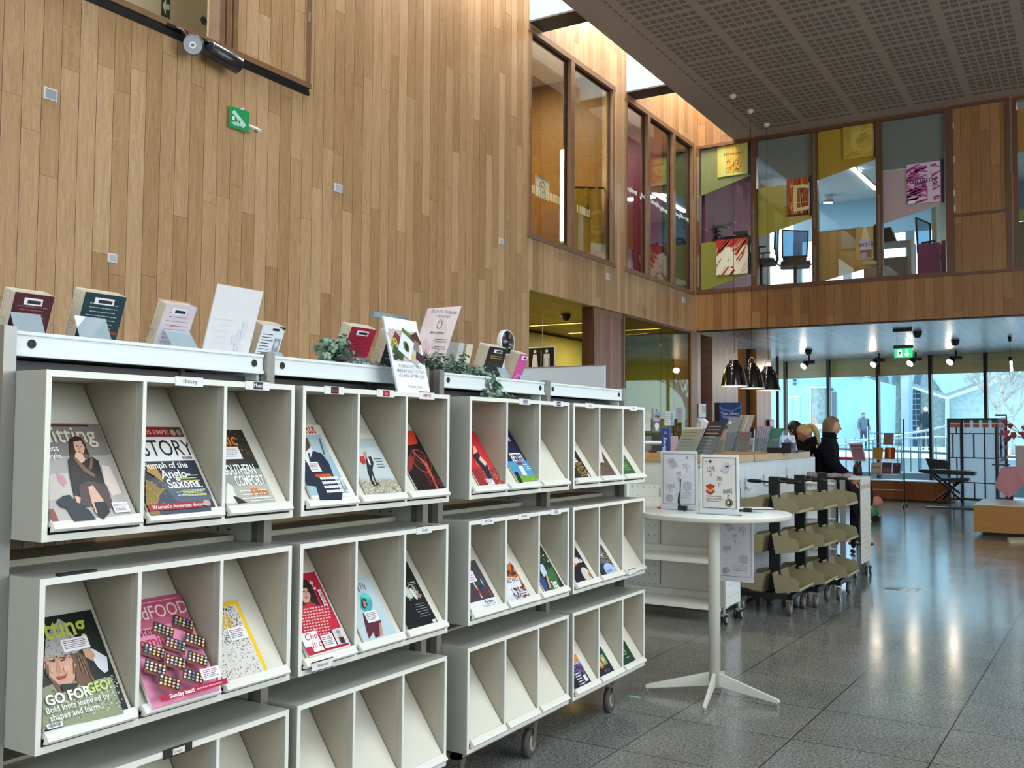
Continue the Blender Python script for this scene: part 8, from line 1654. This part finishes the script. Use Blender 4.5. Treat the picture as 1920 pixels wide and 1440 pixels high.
for (x0_, y0_, x1_, y1_), nm, c in (((1473, 745, 1500, 838), 'door', '#9ad3de'), ((1401, 742, 1420, 838), 'door', '#9ad3de')):
    A_, B_ = Y(yq-.06, (x0_, y0_), (x1_, y1_)); b = MB(); b.box(A_.x, B_.x, yq-.06, yq, B_.z, A_.z, mat(c, .5)); dd = b.build(nm, t); b = MB(); b.box((A_.x+B_.x)/2-.02, (A_.x+B_.x)/2+.02, yq-.065, yq-.05, B_.z, A_.z, mat('#6aa6b4', .5)); b.box(A_.x-.06, B_.x+.06, yq-.08, yq, A_.z, A_.z+.06, mat('#cfe6ec', .5)); b.build('frame', dd)
A_, B_ = Y(yq-.08, (1518, 728), (1551, 808)); b = MB(); b.box(A_.x, B_.x, yq-.05, yq, B_.z, A_.z, mat('#7f8f8c', .25, var=.3, scale=8)); wn = b.build('window', t)
b = MB(); b.box(A_.x-.04, B_.x+.04, yq-.1, yq-.04, A_.z, A_.z+.07, M_STW); b.box(B_.x-.08, B_.x, yq-.1, yq-.04, B_.z, A_.z, mat('#5f6f78', .5)); b.box(A_.x, A_.x+.05, yq-.1, yq-.04, B_.z, A_.z, M_STW); b.build('frame', wn)
a = Art((A_.x, yq-.055, B_.z), (1, 0, 0), (0, 0, 1), .003, (0, -1, 0)); a.shp([(.06, .1), (.28, .05), (.30, .45), (.20, .75), (.08, .5)], '#a88e70'); a.shp([(.0, .0), (.8, .15), (.8, .25), (.3, .3), (0, .12)], '#c9d6d6'); a.shp([(.3, .4), (.8, .32), (.8, .4), (.3, .48)], '#6f848c'); a.build('mural', wn)
A_, B_ = Y(yq-.08, (1559, 735), (1568, 808)); b = MB(); b.box(A_.x, B_.x, yq-.05, yq, B_.z, A_.z, mat('#51606a', .3)); b.build('window', t)
for (x0_, y0_, x1_, y1_) in ((1487, 711, 1492, 714), (1487, 718, 1492, 722), (1558, 728, 1561, 732)): A_, B_ = Y(yq-.1, (x0_, y0_), (x1_, y1_)); b = MB(); b.box(A_.x, B_.x, yq-.15, yq, B_.z, A_.z, mat('#1d3a44', .5)); b.build('wall_lamp', t)
yq = 52.
t = thing('church', 'pale stone church with a curved glass strip and V-shaped eaves beyond the forecourt', 'building', (0, 0, 0))
def yb(pts, d, off, m, nm, y_=yq): b = MB(); b.slab(Y(y_, *pts), (0, off, 0), m); return b.build(nm, t)
yb([(1600, 845), (1935, 845), (1935, 560), (1600, 560)], 0, 2, M_STN, 'wall', 53.)
yb([(1735, 690), (1735, 640), (1935, 640), (1935, 700), (1850, 712), (1772, 742)], 0, .3, mat('#b4d3dc', .85, var=.12, scale=3, bump=.8), 'upper_wall', 52.4)
yb([(1632, 845), (1692, 845), (1690, 700), (1632, 706)], 0, .3, M_STN2, 'porch_wall', 52.6)
yb([(1614, 706), (1640, 706), (1700, 700), (1700, 680), (1614, 684)], 0, .4, mat('#3c3a38', .7), 'porch_roof', 51.6)
yb([(1690, 845), (1714, 845), (1722, 745), (1708, 680), (1688, 680)], 0, .6, mat('#c9d2ce', .8, var=.08, scale=3), 'buttress', 51.8)
for px in (1628, 1669, 1707): yb([(px-3, 845), (px+3, 845), (px+2.5, 696), (px-2.5, 696)], 0, .2, mat('#86a8d0', .5), 'porch_column', 50.5)
for px in (1669, 1707): yb([(px, 712), (px+2, 712), (px-9, 694), (px-13, 696)], 0, .2, mat('#9fb8d6', .5), 'porch_column', 50.6)
arc = [(1742-30*math.cos(a_), 745-62*math.sin(a_)) for a_ in [i*PI/2/8 for i in range(9)]]; arc2 = [(1744-18*math.cos(a_), 745-56*math.sin(a_)) for a_ in [i*PI/2/8 for i in range(9)]]
yb([(1712+0, 718)]+[(1714, 708), (1718, 698), (1726, 686), (1742, 686), (1735, 692), (1729, 702), (1726, 712), (1725, 722)], 0, .2, mat('#4d6878', .2), 'curved_window', 51.7)
yb([(1712, 726), (1726, 731), (1724, 845), (1710, 845)], 0, .2, mat('#3b4a58', .2), 'window', 51.7)
b = MB()
for k in range(1, 9): A_, B_ = Y(51.65, (1711, 728+k*10), (1725, 729+k*10)); b.box(A_.x, B_.x, 51.6, 51.65, A_.z-.02, A_.z+.02, mat('#8fa0ac', .5))
A_, = Y(51.65, (1718, 800)); b.box(A_.x-.015, A_.x+.015, 51.6, 51.65, 1.2, 4.0, mat('#8fa0ac', .5)); b.build('glazing_bars', t)
for pts, m, y_ in (([(1710, 719), (1774, 738), (1852, 709), (1935, 676), (1935, 684), (1852, 716), (1775, 744), (1710, 724)], mat('#8d949c', .6), 51.2), ([(1710, 724), (1775, 744), (1852, 716), (1935, 684), (1935, 690), (1852, 722), (1775, 749), (1706, 727)], M_STW, 51.1)): yb(pts, 0, .5, m, 'eaves', y_)
yb([(1772, 749), (1779, 749), (1779, 845), (1772, 845)], 0, .15, M_STW, 'pilaster', 52.3); yb([(1727, 845), (1772, 845), (1772, 747), (1727, 733)], 0, .3, M_STN2, 'side_wall', 52.5)
# bare trees
def tree(label, x, y, z0, h, seed, r=.09, spread=1.0):
    t = thing('bare_tree', label, 'tree', (0, 0, 0), 0, 'bare white-barked trees on the forecourt'); rr = random.Random(seed); mt_ = mat('#b8b4ac', .8, var=.25, scale=9); b = MB(); tw = MB()
    tp = Vector((x, y, z0+h)); b.tube([(x, y, z0), (x+.03, y, z0+h*.5), tp], [r, r*.85, r*.7], mt_, 10)
    def br(p, d, L, q, lv):
        e = p+d*L; m_ = p.lerp(e, .5)+Vector((rr.uniform(-1, 1), rr.uniform(-1, 1), rr.uniform(-.3, .6)))*L*.07; (b if lv < 2 else tw).tube([p, m_, e], [q, q*.8, q*.6], mt_, 6 if lv < 2 else 4, cap=False)
        if lv >= 4: return
        for k in range(3 if lv else 3):
            nd = (d+Vector((rr.uniform(-1, 1)*spread, rr.uniform(-1, 1)*spread, rr.uniform(-.25, .6)))*.62).normalized(); br(p.lerp(e, rr.uniform(.55, 1)), nd, L*rr.uniform(.6, .85), q*.6, lv+1)
    for k in range(5):
        a_ = 2*PI*k/5+rr.random(); br(tp-Vector((0, 0, rr.uniform(0, h*.25))), Vector((math.cos(a_)*.7, math.sin(a_)*.7, .9)).normalized(), h*.42, r*.5, 0)
    b.build('trunk', t); tag(tw.build('twigs', t), kind='stuff')
p = on_y(1876, 810, 34.); tree('bare white tree with thick trunk outside, right of the rightmost visible mullion', p.x, 34., .8, 1.75, 3, .14)
p = on_y(1899, 810, 36.); tree('thinner bare tree at the far right outside the glazing', p.x, 36., .8, 1.6, 8, .08)
tree('bare tree outside beyond the right edge of the view', 2.0, 35., .8, 1.9, 5, .13)
person('distant person in a dark puffer jacket and pale scarf walking outside', (on_y(1736, 800, 41.).x, 41., .86), PI, 1.70, hair='#d9d4cc', coat='#2c3a40', legs='#3a4a50', skin='#d9b8a8', style='bob')
person('distant person with dark hair and white bag by the blue building corner', (on_y(1619, 800, 41.5).x, 41.5, .86), PI+.5, 1.5, hair='#1c1c20', coat='#5a6a78', legs='#3a4a60', style='short')
